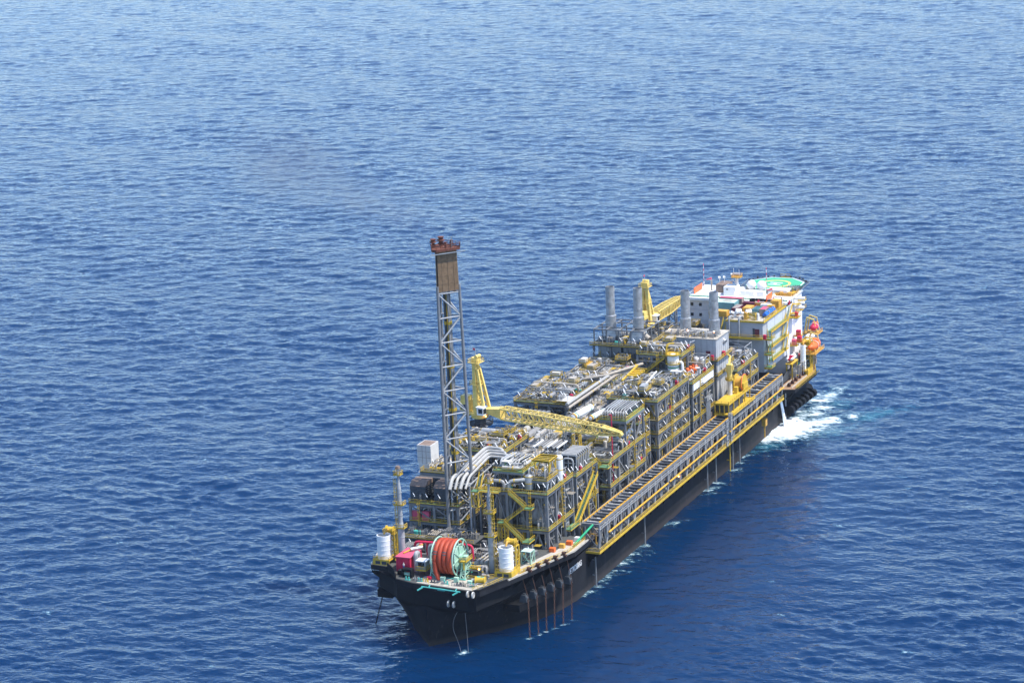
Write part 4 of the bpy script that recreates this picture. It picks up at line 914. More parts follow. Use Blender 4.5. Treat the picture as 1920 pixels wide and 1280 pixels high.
# exchanger module
m2 = module('narrow process module carrying a bank of grey upright exchanger plates', 12, 22.8, 62, 80, [25.4, 35.6], 12, 3, 3, top='none', dens=.8, nlamp=3, noise_top=False)
for k in range(7):
    x = 15.4 + k * 1.0; q = MB(); q.box(16.2, 21.4, 66.2 + k * 1.45, 66.75 + k * 1.45, 36.4, 41.2).mi(1).tube([(16.2, 66.58 + k * 1.45, 41.4), (21.3, 66.58 + k * 1.45, 41.4)], .38, 8).tube([(21.6, 66.58 + k * 1.45, 36.4), (21.6, 66.58 + k * 1.45, 41.2)], .22, 6).mi(2).box(21.4, 21.5, 66.2 + k * 1.45, 66.95 + k * 1.45, 40.0, 40.5); q.build('exchanger_plate', ['steel_dark', 'pipe_white', 'yellow'], m2)
q = MB()
for x_ in (16.1, 18.7, 21.4): q.bar((x_, 65.7, 35.6), (x_, 65.7, 41.4), .28)
for z_ in (36.4, 38.8, 41.3): q.bar((16.1, 65.7, z_), (21.4, 65.7, z_), .22)
q.tube(elbow([(17.2, 65.4, 35.7), (17.2, 65.4, 40.4), (20.4, 65.4, 40.4), (20.4, 65.4, 37)], 1), .3, 8); q.build('exchanger_frame', 'steel_light', m2)
for k in range(3): pipe(m2, [(13.2 + k * .9, 64, 35.7), (13.2 + k * .9, 64, 39 + k * .5), (13.2 + k * .9, 78, 39 + k * .5), (13.2 + k * .9, 78, 35.7)], .35, RC(['pipe', 'pipe_white']))
for k in range(8): rel(RC(P_ubend), m2, (RU(12.5, 15.5), RU(64, 77), 35.7)); 
for k in range(8): q = MB(); q.bar((6 + k * 1.1, 68 + (k % 3) * .8, 42.4), (6 + k * 1.1, 76 + (k % 3), 42.4), .5, .35); q.bar((6 + k * 1.1, 69, 36), (6 + k * 1.1, 69, 42.2), .15); q.build('vent_pipe', RC(['pipe_white', 'white', 'pipe']), m2)
b = MB(); b.box(5.2, 12, 66, 79, 35.4, 35.6).mi(1).box(5.1, 12, 65.9, 79.1, 34.7, 35.4).bar((5.6, 66.5, 15), (5.6, 66.5, 34.7), .7).bar((5.6, 78.5, 15), (5.6, 78.5, 34.7), .7); b.build('deck', ['grating', 'steel'], m2)
for k in range(12): o = rel(RC(P_ubend + P_goose), m2, (RU(5.5, 11.5), RU(67, 77), 35.7))
for k in range(5): pipe(m2, [(5.6 + k * 1.3, 67, 35.7), (5.6 + k * 1.3, 67, 38 + RU(0, 2)), (5.6 + k * 1.3, 78, 38.4), (5.6 + k * 1.3, 78, 35.7)], .28, RC(['pipe', 'pipe_white']))
stairs(m2, (24.2, 74.5, 33), (24.2, 58, 22.2), (1, 0, 0), 1.5); landing(m2, 22.9, 25, 50.8, 58, 22.2); 
q = MB()
for y in (60, 66, 72): q.bar((24.9, y, 15), (24.9, y, 22.4 + (y - 58) * .65), .3)
q.build('stair_post', 'yellow', m2)
fine(m2, 12.4, 16, 63, 79, 35.7, 39, 120, .5, .07, .15); fine(m2, 5.4, 11.8, 66.4, 78.6, 35.7, 38.6, 140, .7, .07, .16)
m3 = module('process module under the resting crane boom tip, long yellow stair on its face', 6, 24, 87, 119, [24.6, 32.9], 13, 3, 5, top='mix', nlamp=5)
b = MB(); b.box(14.5, 24, 102, 119, 42.4, 42.65).mi(1).box(14.4, 24.1, 101.9, 119.1, 41.6, 42.4); b.build('upper_deck', ['green', 'steel'], m3)
MB().rail([(14.6, 102.1, 42.65), (23.9, 102.1, 42.65), (23.9, 118.9, 42.65)]).build('handrail', 'yellow', m3)
for x in (15, 23.5):
    for y in (102.5, 110.5, 118.5): MB().bar((x, y, 32.9), (x, y, 41.6), .6).build('column', 'steel', m3)
for y in (102.5, 110.5): MB().bar((23.5, y, 32.9), (23.5, y + 8, 41.6), .36).build('brace', 'steel', m3)
random.seed(8)
for k in range(9): q = MB(); q.tube(elbow([(15.5 + k * .95, 104, 42.7), (15.5 + k * .95, 104, 44.6), (15.5 + k * .95, 106, 45.4), (15.5 + k * .95, 117, 45.4), (15.5 + k * .95, 117, 42.7)], .9), .24, 8); q.build('exchanger_header', RC(['pipe', 'steel_light', 'steel']), m3, True)
for k in range(9): o = rel(P_ubend[k % 3], m3, (15.6 + k * .9, 102.9, 42.7)); o.scale = (1, .8, .9)
for p in ((15, 102.3), (19, 102.3), (23.7, 103), (23.7, 107), (23.7, 112), (23.7, 117)): lamp(m3, (*p, 42.66), 0)
stairs(m3, (20.4, 86, 41.6), (14.6, 86.4, 37.6), (0, 1, 0), 1.6); landing(m3, 11.8, 14.6, 85, 87, 37.6); stairs(m3, (14.4, 85.2, 37.6), (21.6, 84.6, 32.4), (0, 1, 0), 1.6); landing(m3, 21.6, 24.6, 83.6, 87, 32.4); stairs(m3, (21.6, 84, 32.4), (17.4, 84, 28.8), (0, 1, 0), 1.4)
lattice(MB(), 12, 14.4, 85.1, 86.9, 37.6, 41.8, .3, .16, 1).build('stair_tower', 'yellow', m3)
for k, (p, r, L) in enumerate((((9, 94, 45.2), 1.15, 12), ((13, 99, 43.8), .9, 9), ((18.5, 108, 35), .9, 9))):
    q = MB(); a = V(p); q.capsule(a, a + V((1.2, L, 0)), r, 14); q.mi(1)
    for t_ in (.1, .85): c = a + V((1.2, L, 0)) * t_; q.tube([c, c + V((.03, .35, 0))], r * 1.04, 14)
    q.mi(2).tube([a + V((-.02, -.3, 0)), a + V((.05, .5, 0))], r * 1.05, 14); q.build('vessel', ['white', 'green_bright', 'ochre'], m3, True)
MB().bar((23.0, 92, 24.6), (23.0, 92, 47.5), .3).bar((23, 92, 47.5), (22.2, 92, 47.5), .3).build('fire_riser', 'red', m3)
fine(m3, 14.8, 23, 102.4, 118.6, 42.7, 44.4, 160, .6, .07, .15)
mf = module('recessed narrow process module with pipes between the crane boom tip and broad green deck', 6, 21.5, 119.6, 130.4, [24.6, 30.4, 36.2], 18, 3, 3, top='mix', nlamp=4, dens=1.1)
m4 = module('broad process module with slanted white pipe on top and stacked yellow railed walkways', 5.5, 24, 131, 162, [25, 29.8, 34.6, 41], 14, 4, 5, top='mix', nlamp=10, dens=1.1)
b = MB(); b.bar((14, 138, 41.5), (15.5, 153, 45.5), .35, .35); b.build('slanted_pipe', 'white', m4)
q = MB(); q.box(5.6, 9, 151, 159, 43.6, 44.0); 
for t_ in range(5): q.bar((5.6, 150 + t_ * 2.4, 44.2), (9.4, 150 + t_ * 2.4, 44.2), .35)
q.bar((5.5, 146, 43.4), (5.5, 161, 45), .5); q.build('gantry_frame', 'yellow', m4)
MB().box(18.6, 22.6, 157.5, 159.5, 44.4, 44.6).bar((19, 158.5, 41), (19, 158.5, 44.4), .2).bar((22.2, 158.5, 41), (22.2, 158.5, 44.4), .2).build('shelter', 'offwhite', m4)
m5 = module('process module with white green banded column vessel and orange pumps on its deck', 9, 24, 165, 187.5, [25, 33.6, 38.2], 15, 3, 4, top='none', nlamp=6)
q = MB(); q.capsule((14.5, 172, 38.6), (14.5, 172, 45.8), 2.0, 20).mi(1).tube([(14.5, 172, 42), (14.5, 172, 42.4)], 2.03, 20).mi(0).tube([(14.5, 172, 36.5), (14.5, 172, 39)], 2.0, 20); q.tube(elbow([(16.2, 172, 44), (17.8, 172, 44), (17.8, 172, 41)], .8), .5, 10); q.build('column_vessel', ['white', 'green_bright'], m5, True)
for z in (43.4, 46.6): 
    q = MB(); P = [(14.5 + 2.9 * math.cos(a), 172 + 2.9 * math.sin(a)) for a in np.linspace(0, 2 * PI, 9)[:-1]]; q.prism(P, z, z + .15).rail([(*p, z + .15) for p in P], closed=True, step=1.5); q.build('ring_platform', 'yellow', m5)
q = MB(); q.tube(elbow([(12.6, 170.8, 46), (12.6, 170.8, 50), (13.4, 171.4, 50.6), (15, 172, 50.6)], 1), .3, 8); q.build('vent_pipe', 'yellow', m5, True)
for k in range(5):
    q = MB(); x, y = 18.2 + (k % 2) * 1.6, 176 + k * 1.5; q.tube([(x, y, 38.3), (x, y, 40.2)], .7, 12).ball((x, y, 40.3), .7, 12, 7).tube([(x, y, 40), (x + 1.2, y, 40)], .35, 8).tube([(x, y, 39), (x - .9, y + .4, 39)], .3, 8); q.build('pump_cluster', 'orange', m5, True)
for k in range(2): vessel_v(m5, (18.4 + k * 2.2, 184.5, 38.3), .95, 4.6, 'white', False)
b = MB(); lattice(b, 16.8, 22.6, 182, 186.8, 38.25, 43.4, .3, .2, 2); b.build('vessel_frame', 'steel_light', m5); MB().rail([(16.8, 182, 41), (22.6, 182, 41), (22.6, 186.8, 41)]).build('handrail', 'yellow', m5)
b = MB()
for k in range(9): b.box(23.7, 24.02, 166 + k * 2.3, 168.1 + k * 2.3, 35.6, 37.9)
b.build('edge_panel', 'white', m5)
for k in range(6): pipe(m5, [(23 - k * .3, 171 + k * 2.2, 25.2), (23 - k * .3, 171 + k * 2.2, 32.2), (21, 171 + k * 2.2, 33), (19, 171 + k * 2.2, 33)], .35, RC(['pipe_white', 'pipe']))
for k in range(5): MB().bar((24.9, 176 + k * .9, 16), (24.9, 176 + k * .9, 29.5), .3).build('riser', 'steel_light', m5)
lattice(MB(), 24.5, 25.3, 175.6, 181, 29.4, 30.6, .25, .16, 4).build('pipe_frame', 'steel_light', m5)
fine(m5, 10, 22.6, 166, 187, 38.3, 40.6, 230, .6, .07, .16)
mc = module('elevated centre module densely packed with white pipes above an open dark truss', 0, 17, 173.5, 187.5, [33, 45.4], 16, 4, 3, top='mix', dens=1.3, nlamp=8)
for y in (173.3,):
    q = MB()
    for z in (43.2, 40.6, 38, 35.4): q.bar((0, y, z), (17, y, z), .3)
    for k in range(9): q.bar((k * 2.1, y, 40.6 + (2.6 if k % 2 else 0)), ((k + 1) * 2.1 if k < 8 else 17, y, 43.2 - (2.6 if k % 2 else 0)), .22)
    for k in range(18): q.bar((k, y, 33), (k, y, 38), .18)
    q.build('front_truss', 'steel', mc)
stairs(mc, (11.2, 172.4, 45), (3.2, 172.4, 38.6), (0, 1, 0))
# left-hand row
l1 = module('process module on the sea side with brown louvred air intakes and pale exhaust duct', -23.4, -6, 36.6, 60, [25.4, 31.2], 21, 3, 4, top='none', nlamp=3, dens=.9)
q = MB(); q.box(-23.4, -6, 46, 60, 38.1, 38.4).mi(1).box(-23.4, -6, 46, 46.4, 37.2, 38.1).box(-6.4, -6, 46.4, 60, 37.2, 38.1); q.build('upper_deck', ['grating', 'steel'], l1)
MB().rail([(-23.3, 60, 38.4), (-23.3, 46.1, 38.4), (-6.1, 46.1, 38.4), (-6.1, 59.9, 38.4)]).build('handrail', 'yellow', l1)
for x in (-22.9, -14.8, -6.6):
    for y in (46.6, 53, 59.4): MB().bar((x, y, 31.2), (x, y, 37.2), .7).build('column', 'steel', l1)
random.seed(71); fine(l1, -22.5, -7, 46.8, 59, 38.5, 40.8, 190); fine(l1, -22, -7, 44, 59, 31.4, 36.8, 160, .4, .07, .18)
for k in range(26): o = rel(RC(P_ubend + P_goose + P_valve), l1, (RU(-22.5, -7.5), RU(47, 58.5), 38.45)); o.rotation_euler.z = RC([0, PI / 2, PI]); o.scale = (.8,) * 3
for k in range(9): lamp(l1, (-23 + k * 2, RU(46.2, 59), 38.45))
for k in range(6): pipe(l1, [(-21 + k * 2.3, 48, 38.5), (-21 + k * 2.3, 48, 40.2), (-21 + k * 2.3, 58, 40.2), (-21 + k * 2.3, 58, 38.5)], RC([.18, .25, .32]), RC(['pipe', 'pipe_tan', 'steel_light']))
MB().box(-23, -6.4, 43.6, 45.2, 31.25, 37.6).build('intake_plenum', 'steel_dark', l1)
for k, x in enumerate((-23.2, -15.0)):
    q = MB(); q.box(x, x + 5, 38.4, 43.4, 31.3, 36.2)
    for i in range(7): q.add([(x - .1, 38.1, 31.5 + i * .68), (x + 5.1, 38.1, 31.5 + i * .68), (x + 5.1, 38.4, 32.0 + i * .68), (x - .1, 38.4, 32.0 + i * .68)], [(0, 1, 2, 3)]).box(x - .1, x + 5.1, 38.05, 38.4, 31.42 + i * .68, 31.5 + i * .68).box(x + 5, x + 5.3, 38.4, 43.4, 31.42 + i * .68, 31.55 + i * .68)
    q.mi(1).add([(x - .2, 38.0, 36.2), (x + 5.3, 38.0, 36.2), (x + 5.3, 40, 37.6), (x - .2, 40, 37.6), (x - .2, 43.6, 37.6), (x + 5.3, 43.6, 37.6), (x - .2, 43.6, 36.2), (x + 5.3, 43.6, 36.2)], [(0, 1, 2, 3), (3, 2, 5, 4), (4, 5, 7, 6), (0, 3, 4, 6), (1, 7, 5, 2)])
    q.build('air_intake', ['steel_dark', 'brown_roof'], l1)
for k in range(2): MB().bbox(-22.6 + k * 3.4, -20.2 + k * 3.4, 37.2, 38.6, 25.5, 28.4, .05).build('cabinet', 'pink', l1)
q = MB(); q.box(-24.8, -20.8, 49, 54.5, 31.4, 37.2).add([(-25.3, 48.6, 37.2), (-20.3, 48.6, 37.2), (-20.3, 55, 37.2), (-25.3, 55, 37.2), (-24.9, 49, 38.6), (-20.7, 49, 38.6), (-20.7, 54.6, 38.6), (-24.9, 54.6, 38.6)], [(0, 1, 5, 4), (1, 2, 6, 5), (2, 3, 7, 6), (3, 0, 4, 7), (3, 2, 1, 0), (4, 5, 6, 7)])
q.box(-25.2, -20.6, 49, 54.6, 38.6, 40.0); q.box(-25.6, -20.9, 49.2, 55, 40, 46.0)
q.build('exhaust_duct', 'offwhite', l1)
q = MB()
for z in (33.2, 35.2, 42, 44): q.box(-25.64 if z > 38 else -24.84, -20.86 if z > 38 else -20.76, 48.95 if z < 38 else 49.15, 49.0 if z < 38 else 49.2, z, z + .08)
for x in (-23.5, -22.2): q.box(x, x + .08, 48.95, 49.0, 31.4, 37.2).box(x - .4, x - .32, 49.15, 49.2, 40, 46)
q.box(-25.3, -21.2, 49.5, 54.7, 46.003, 46.02)
q.build('panel_joint', 'brown_roof', l1)
# four large white pipes rising from the tower towards the upper deck
t = thing('white_pipe_bridge', 'four thick white pipes on a grey trestle sloping up behind the flare tower', 'pipe bridge', (-3, 50, 38))
for k in range(4):
    x = -7.6 + k * 1.5; pipe(t, [(x, 34 + k * .6, 37.5), (x, 36 + k, 40.5), (x, 62 - k * 2.6, 43 - .1 * k), (x + 6 + k * .6, 61.5 - k * 2.6, 43 - .1 * k), (x + 7 + k * .6, 58 - k * 2.6, 41.6)], .58 if k % 2 == 0 else .42, 'pipe_white')
q = MB()
for y in (37, 44, 51, 58): q.bar((-8.6, y, 38.6), (-2, y, 38.6), .35).bar((-2.2, y, 15), (-2.2, y, 38.6), .45).bar((-8.4, y, 15), (-8.4, y, 38.6), .45)
q.bar((-2.2, 36, 38.4), (-2.2, 60, 40.4), .35).bar((-2.2, 36, 34.6), (-2.2, 60, 36.6), .3)
for k in range(4): q.bar((-2.2, 37 + k * 6, 34.6), (-2.2, 43 + k * 6, 38.6), .25)
q.build('trestle', 'steel_light', t)
l2 = module('process module crowded with yellow valves behind the flare tower, below the crane cabin', -22.5, -2.4, 64, 84, [25, 33, 40.6], 22, 4, 4, top='loops', nlamp=8, dens=1.2)
random.seed(31)
for k in range(40): o = rel(RC(P_valve[:1] + P_valve), l2, (RU(-21.5, -3.5), RU(65, 83), 41 + RU(.2, 2))); o.rotation_euler.z = RC([0, PI / 2]); o.scale = (1.2,) * 3
vessel_h(l2, (-17, 80, 42.6), (-10, 80, 42.6), 1.0, 'steel_light')
for k in range(10): MB().bar((-20 + k * 1.5, 65, 41.8), (-20 + k * 1.5, 68, 41.8), .25).build('pipe_stub', RC(['pipe_white', 'pipe']), l2)
rel(P_fire, l2, (-21.5, 82, 40.7)); rel(P_fire, l2, (-9, 67, 40.7))
l3 = module('low module between crane pedestal and centre pipe rack, crossed by the crane boom', -21, -2, 96, 119, [24.6, 33.2], 23, 4, 4, top='mix', nlamp=6)
q = MB(); q.box(-16, -8, 110, 116, 36.5, 37.5)
for k in range(3): vessel_h(l3, (-14 + k * 3.6, 100, 35.4), (-14 + k * 3.6, 109, 35.4), 1.1, RC(['pipe_white', 'pipe']))
for k in range(5): q.box(-16 + k * 1.6, -14.9 + k * 1.6, 110, 116, 37.5, 40)
q.build('exchanger_bank', 'steel', l3)
l4 = module('module with cantilevered top deck over the open sea, just behind the yellow crane', -25.2, -5.5, 123, 150, [24.6, 32, 40.2], 24, 4, 4, top='mix', nlamp=10, dens=1.15)
MB().box(-9.5, -4.6, 123.5, 130, 41.2, 41.4).build('hatch_cover', 'offwhite', l4)
l5 = module('process module on the sea side with thick tan pipes on top, below two stacks', -25.2, -5.5, 160, 188, [24.6, 31, 36.6], 25, 4, 4, top='mix', nlamp=10, dens=1.15)
q = MB(); lattice(q, -21, -14, 180, 183, 37, 40.4, .28, .2, 2); q.build('pipe_frame', 'steel_light', l5)
# centre pipe rack
cr = thing('pipe_rack', 'long centre pipe rack with white and tan pipes running bow to stern between module rows', 'pipe rack', (0, 120, 15))
for k in range(19):
    y = 64 + k * 6.6; q = MB(); q.bar((-4.6, y, 15.05), (-4.6, y, 37), .5).bar((4.6, y, 15.05), (4.6, y, 37), .5).bar((-4.6, y, 36.6), (4.6, y, 36.6), .5).bar((-4.6, y, 30), (4.6, y, 30), .5).bar((-4.6, y, 24), (4.6, y, 36), .25); q.build('frame', 'steel', cr)
random.seed(17)
for k in range(13):
    x = -4.2 + k * .7; r = RC([.2, .3, .4]); pipe(cr, [(x, 62 + RU(0, 12), 34), (x, 64 + RU(0, 14), 37.1 + r), (x, 186, 37.1 + r), (x, 187.5, 35)], r, RC(['pipe', 'pipe_white', 'pipe_tan', 'pipe', 'pipe_dark']), True)
for k in range(10):
    x = -4 + k * .85; pipe(cr, [(x, 64, 30.6), (x, 185, 30.6)], RC([.2, .3]), RC(['pipe', 'pipe_dark', 'pipe_white']))
for k in range(24):
    y = 66 + k * 5; o = rel(RC(P_ubend), cr, (RU(-4, 3.5), y, 37.4)); o.rotation_euler.z = RC([0, PI / 2])
pipe(cr, [(-12, 152, 41), (-4, 154, 42.5), (3, 172, 42.5)], .5, 'pipe_tan'); pipe(cr, [(-3.4, 118, 42), (-3.4, 158, 42), (0, 168, 42)], .55, 'pipe_white'); pipe(cr, [(-2, 116, 41.4), (-2, 160, 41.4), (2, 172, 41.4)], .45, 'pipe_tan')
for y in (120, 132, 144, 156): MB().bar((-2.7, y, 37), (-2.7, y, 41.4), .3).bar((-4, y, 41), (-1.2, y, 41), .3).build('pipe_support', 'steel', cr)
random.seed(62); fine(cr, -4.4, 4.2, 64, 186, 37, 39.4, 420, .7, .07, .18); fine(cr, -4.4, 4.2, 64, 186, 30, 33.5, 260, .7, .1, .2)
# boom rest
t = thing('boom_rest', 'narrow grey lattice tower under the resting crane boom', 'lattice tower', (10, 88, 30)); lattice(MB(), 8.4, 11.4, 86.6, 88.6, 30, 43.8, .34, .2, 6).build('tower', 'steel_light', t)

# ------------------------------------------------------------------ power modules and stacks
def power(label, x0, x1, y0, y1, seed, roof, mid, frame):
    t = thing('power_module', label, 'power module', ((x0 + x1) / 2, y0, 15), 'power modules under the stacks')
    q = MB()
    for z in (24.5, mid - 5.5, mid): q.box(x0 - .8, x1 + .8, y0 - 1.0, y1, z - .3, z)
    q.build('deck', 'grating', t)
    q = MB()
    for z in (24.5, mid - 5.5, mid): q.rail([(x0 - .75, y0 - .95, z), (x1 + .75, y0 - .95, z), (x1 + .75, y1 - .1, z)])
    q.build('handrail', 'yellow', t)
    for i in range(4):
        for y in (y0 + .3, y1 - .4): MB().bar((x0 + .4 + (x1 - x0 - .8) * i / 3, y, 15.05), (x0 + .4 + (x1 - x0 - .8) * i / 3, y, mid), .7).build('column', 'steel', t)
    return t
def enclosure(t, x0, x1, y0, y1, z0, z1, roofm='deck_beige', wall='wall_grey_d'):
    MB().box(x0, x1, y0, y1, z0, z1).build('wall', wall, t)
    q = MB()
    for k in range(int((x1 - x0) / 2.2)): q.box(x0 + 1 + k * 2.2, x0 + 1.08 + k * 2.2, y0 - .05, y0, z0, z1)
    for k in range(int((y1 - y0) / 2.2)): q.box(x1, x1 + .05, y0 + 1 + k * 2.2, y0 + 1.08 + k * 2.2, z0, z1)
    q.build('wall_seam', 'steel', t)
    MB().box(x0 - .3, x1 + .3, y0 - .3, y1 + .3, z1, z1 + .25).build('roof', roofm, t)
def stack(x, y, z0, zt, lab):
    t = thing('exhaust_stack', lab, 'exhaust stack', (x, y, z0), 'exhaust stacks in a row')
    q = MB(); q.tube([(x, y, z0), (x, y, z0 + 4.2)], 1.95, 24).tube([(x, y, z0 + 4.2), (x, y, z0 + 5.0)], [1.95, 1.62], 24)
    n = 24; r = 1.62
    q.tube([(x, y, z0 + 5.0), (x, y, zt)], r, n, False).tube([(x, y, zt), (x, y, zt - 4)], r - .14, n, False)
    q.add([(x + rr * math.cos(2 * PI * i / n), y + rr * math.sin(2 * PI * i / n), zt) for rr in (r, r - .14) for i in range(n)], [(i, (i + 1) % n, n + (i + 1) % n, n + i) for i in range(n)])
    for z in (z0 + 8, z0 + 11): q.ring((x, y, z), r, .035, 2, 24, 5)
    q.build('flue', 'galv', t, True)
    MB().tube([(x, y, z0 + 4.05), (x, y, z0 + 4.75)], 2.03, 24).build('joint_ring', 'galv', t, True)
    MB().tube([(x, y, zt - 3.9), (x, y, zt - 3.8)], r - .16, 24).build('flue_inside', 'black2', t)
    q = MB(); q.add([(x - 3.4, y - 2.6, z0 - 4), (x + 3.4, y - 2.6, z0 - 4), (x + 3.4, y + 2.6, z0 - 4), (x - 3.4, y + 2.6, z0 - 4), (x - 1.9, y - 1.6, z0), (x + 1.9, y - 1.6, z0), (x + 1.9, y + 1.6, z0), (x - 1.9, y + 1.6, z0)], [(0, 1, 5, 4), (1, 2, 6, 5), (2, 3, 7, 6), (3, 0, 4, 7), (3, 2, 1, 0), (4, 5, 6, 7)]); q.build('transition_hood', 'galv', t)
    q = MB(); q.tube([(x + 2.4, y - .6, z0 - 1.8), (x + 4.4, y - 1.2, z0 - 3)], 1.0, 14).ball((x + 2.6, y - .6, z0 - 1.7), 1.0, 12, 8); q.build('duct_elbow', 'pipe_tan' if x < 0 else 'galv', t, True)
    return t
pl = power('open framed power module carrying the two stacks nearest the open sea', -24.6, -4.4, 193.5, 210, 41, 48, 42.4, 48)
q = MB()
for x in np.linspace(-24, -5, 5):
    for y in (194, 202, 209.4): q.bar((x, y, 42.4), (x, y, 48.1), .42)
    q.bar((x, 194, 48), (x, 209.4, 48), .4)
for y in (194, 198, 205, 209.4): q.bar((-24, y, 48), (-5, y, 48), .4)
q.build('roof_frame', 'steel', pl)
enclosure(pl, -23.4, -14.6, 196, 208, 36.6, 41.5, 'steel'); enclosure(pl, -13.6, -5, 196, 208, 36.6, 41.5, 'steel')
enclosure(pl, -23, -5, 197, 209, 15.05, 36.2, 'steel', 'steel_dark')
random.seed(44)
for k in range(16): o = rel(RC(P_ubend + P_goose + P_pump), pl, (RU(-24, -5), RU(193.2, 195.5), RC([37, 42.5]))); o.rotation_euler.z = RC([0, PI / 2])
for k in range(8): lamp(pl, (-24 + k * 2.6, 193, RC([36.9, 42.45])), RC([0, 1]))
for k in range(6): q = MB(); q.tube(elbow([(-13.8 + RU(-1, 1), 195 + k * 1.6, 42.5), (-13.8 + RU(-1, 1), 195 + k * 1.6, 45), (-12, 196 + k * 1.6, 45)], .7), .3, 8); q.build('pipe', RC(['pipe', 'yellow', 'pipe_white']), pl, True)
pr = power('grey walled power module carrying the two stacks nearest the gallery', 4.6, 24, 190, 205, 42, 48, 40.4, 48)
enclosure(pr, 6, 23.6, 191, 204.5, 40.4, 47.6); enclosure(pr, 6.5, 23.4, 191.5, 204.5, 25, 40)
MB().box(19.8, 21.4, 190.9, 191, 40.6, 43.4).build('door', 'maroon', pr); MB().box(12.6, 15.8, 190.94, 191, 44.6, 45.8).build('window', 'offwhite', pr)
rel(P_fire, pr, (22.4, 190.2, 40.45)); rel(P_fire, pr, (24.3, 197, 40.45)); MB().bar((23.0, 191.2, 30), (23.0, 191.2, 40), .3).build('fire_riser', 'red', pr)
for k in range(4): 
    q = MB()
    for i in range(5): q.tube(elbow([(7 + k * 3.8 + i * .6, 192 + i * .5, 47.9), (7 + k * 3.8 + i * .6, 192 + i * .5, 49.2), (8.2 + k * 3.8 + i * .6, 195.5 + i * .5, 49.2)], .5), .16, 6)
    for i in range(2): q.bar((6.8 + k * 3.8, 192.4 + i * 2.4, 48.7), (10.4 + k * 3.8, 194.2 + i * 2.4, 48.7), .2)
    q.build('roof_piping', RC(['pipe_white', 'pipe_tan', 'pipe']), pr, True)
for k in range(8): o = rel(P_ubend[k % 3], pr, (6.6 + k * 2.2, 191.4 + (k % 3), 47.9)); o.scale = (1, .6, .9)
for p in ((6.2, 190.6), (13, 190.8), (22.8, 191)): lamp(pr, (*p, 47.85), 0, p[0] > 0)
fine(pr, 6.4, 23, 191.4, 198, 47.9, 49.4, 120, .4, .06, .13); fine(pl, -23.6, -5.2, 194, 209, 42.5, 44.6, 200, .4, .07, .15); fine(pl, -24.4, -4.6, 193, 196, 37, 39.5, 80, .2, .07, .15)
stack(-19.8, 200.2, 47.2, 62.6, 'tall grey exhaust stack farthest from the gallery, standing against open sea'); stack(-9.1, 200.2, 47.2, 62.6, 'tall grey exhaust stack hiding the far crane mast')
stack(9.04, 200.2, 47.9, 62.6, 'tall grey exhaust stack at the tip of the far crane boom'); stack(19.86, 200.2, 47.9, 62.6, 'tall grey exhaust stack in front of the white quarters, closest to the containers')
m7 = module('process module with pale boxes wedged between power module and grey deck block', 9, 24, 212, 236, [24.8, 30.4], 51, 3, 4, top='mix', nlamp=6)
random.seed(52)
for k in range(5): MB().bbox(11 + k * 2.2, 12.8 + k * 2.2, 222 + k * 2, 225 + k * 2, 30.5, 33 + RU(0, 2)).build('skid_box', RC(['offwhite', 'steel_light', 'taupe', 'pipe_tan']), m7)
q = MB(); lattice(q, 12, 22, 226, 234, 30.5, 36, .3, .2, 2); q.build('pipe_frame', 'steel_light', m7)
ml = module('low dark module behind the twin sea side stacks beside the far crane', -24, 6, 213, 262, [24.8, 33], 53, 4, 5, top='mix', nlamp=5, dens=.5, noise_top=False)
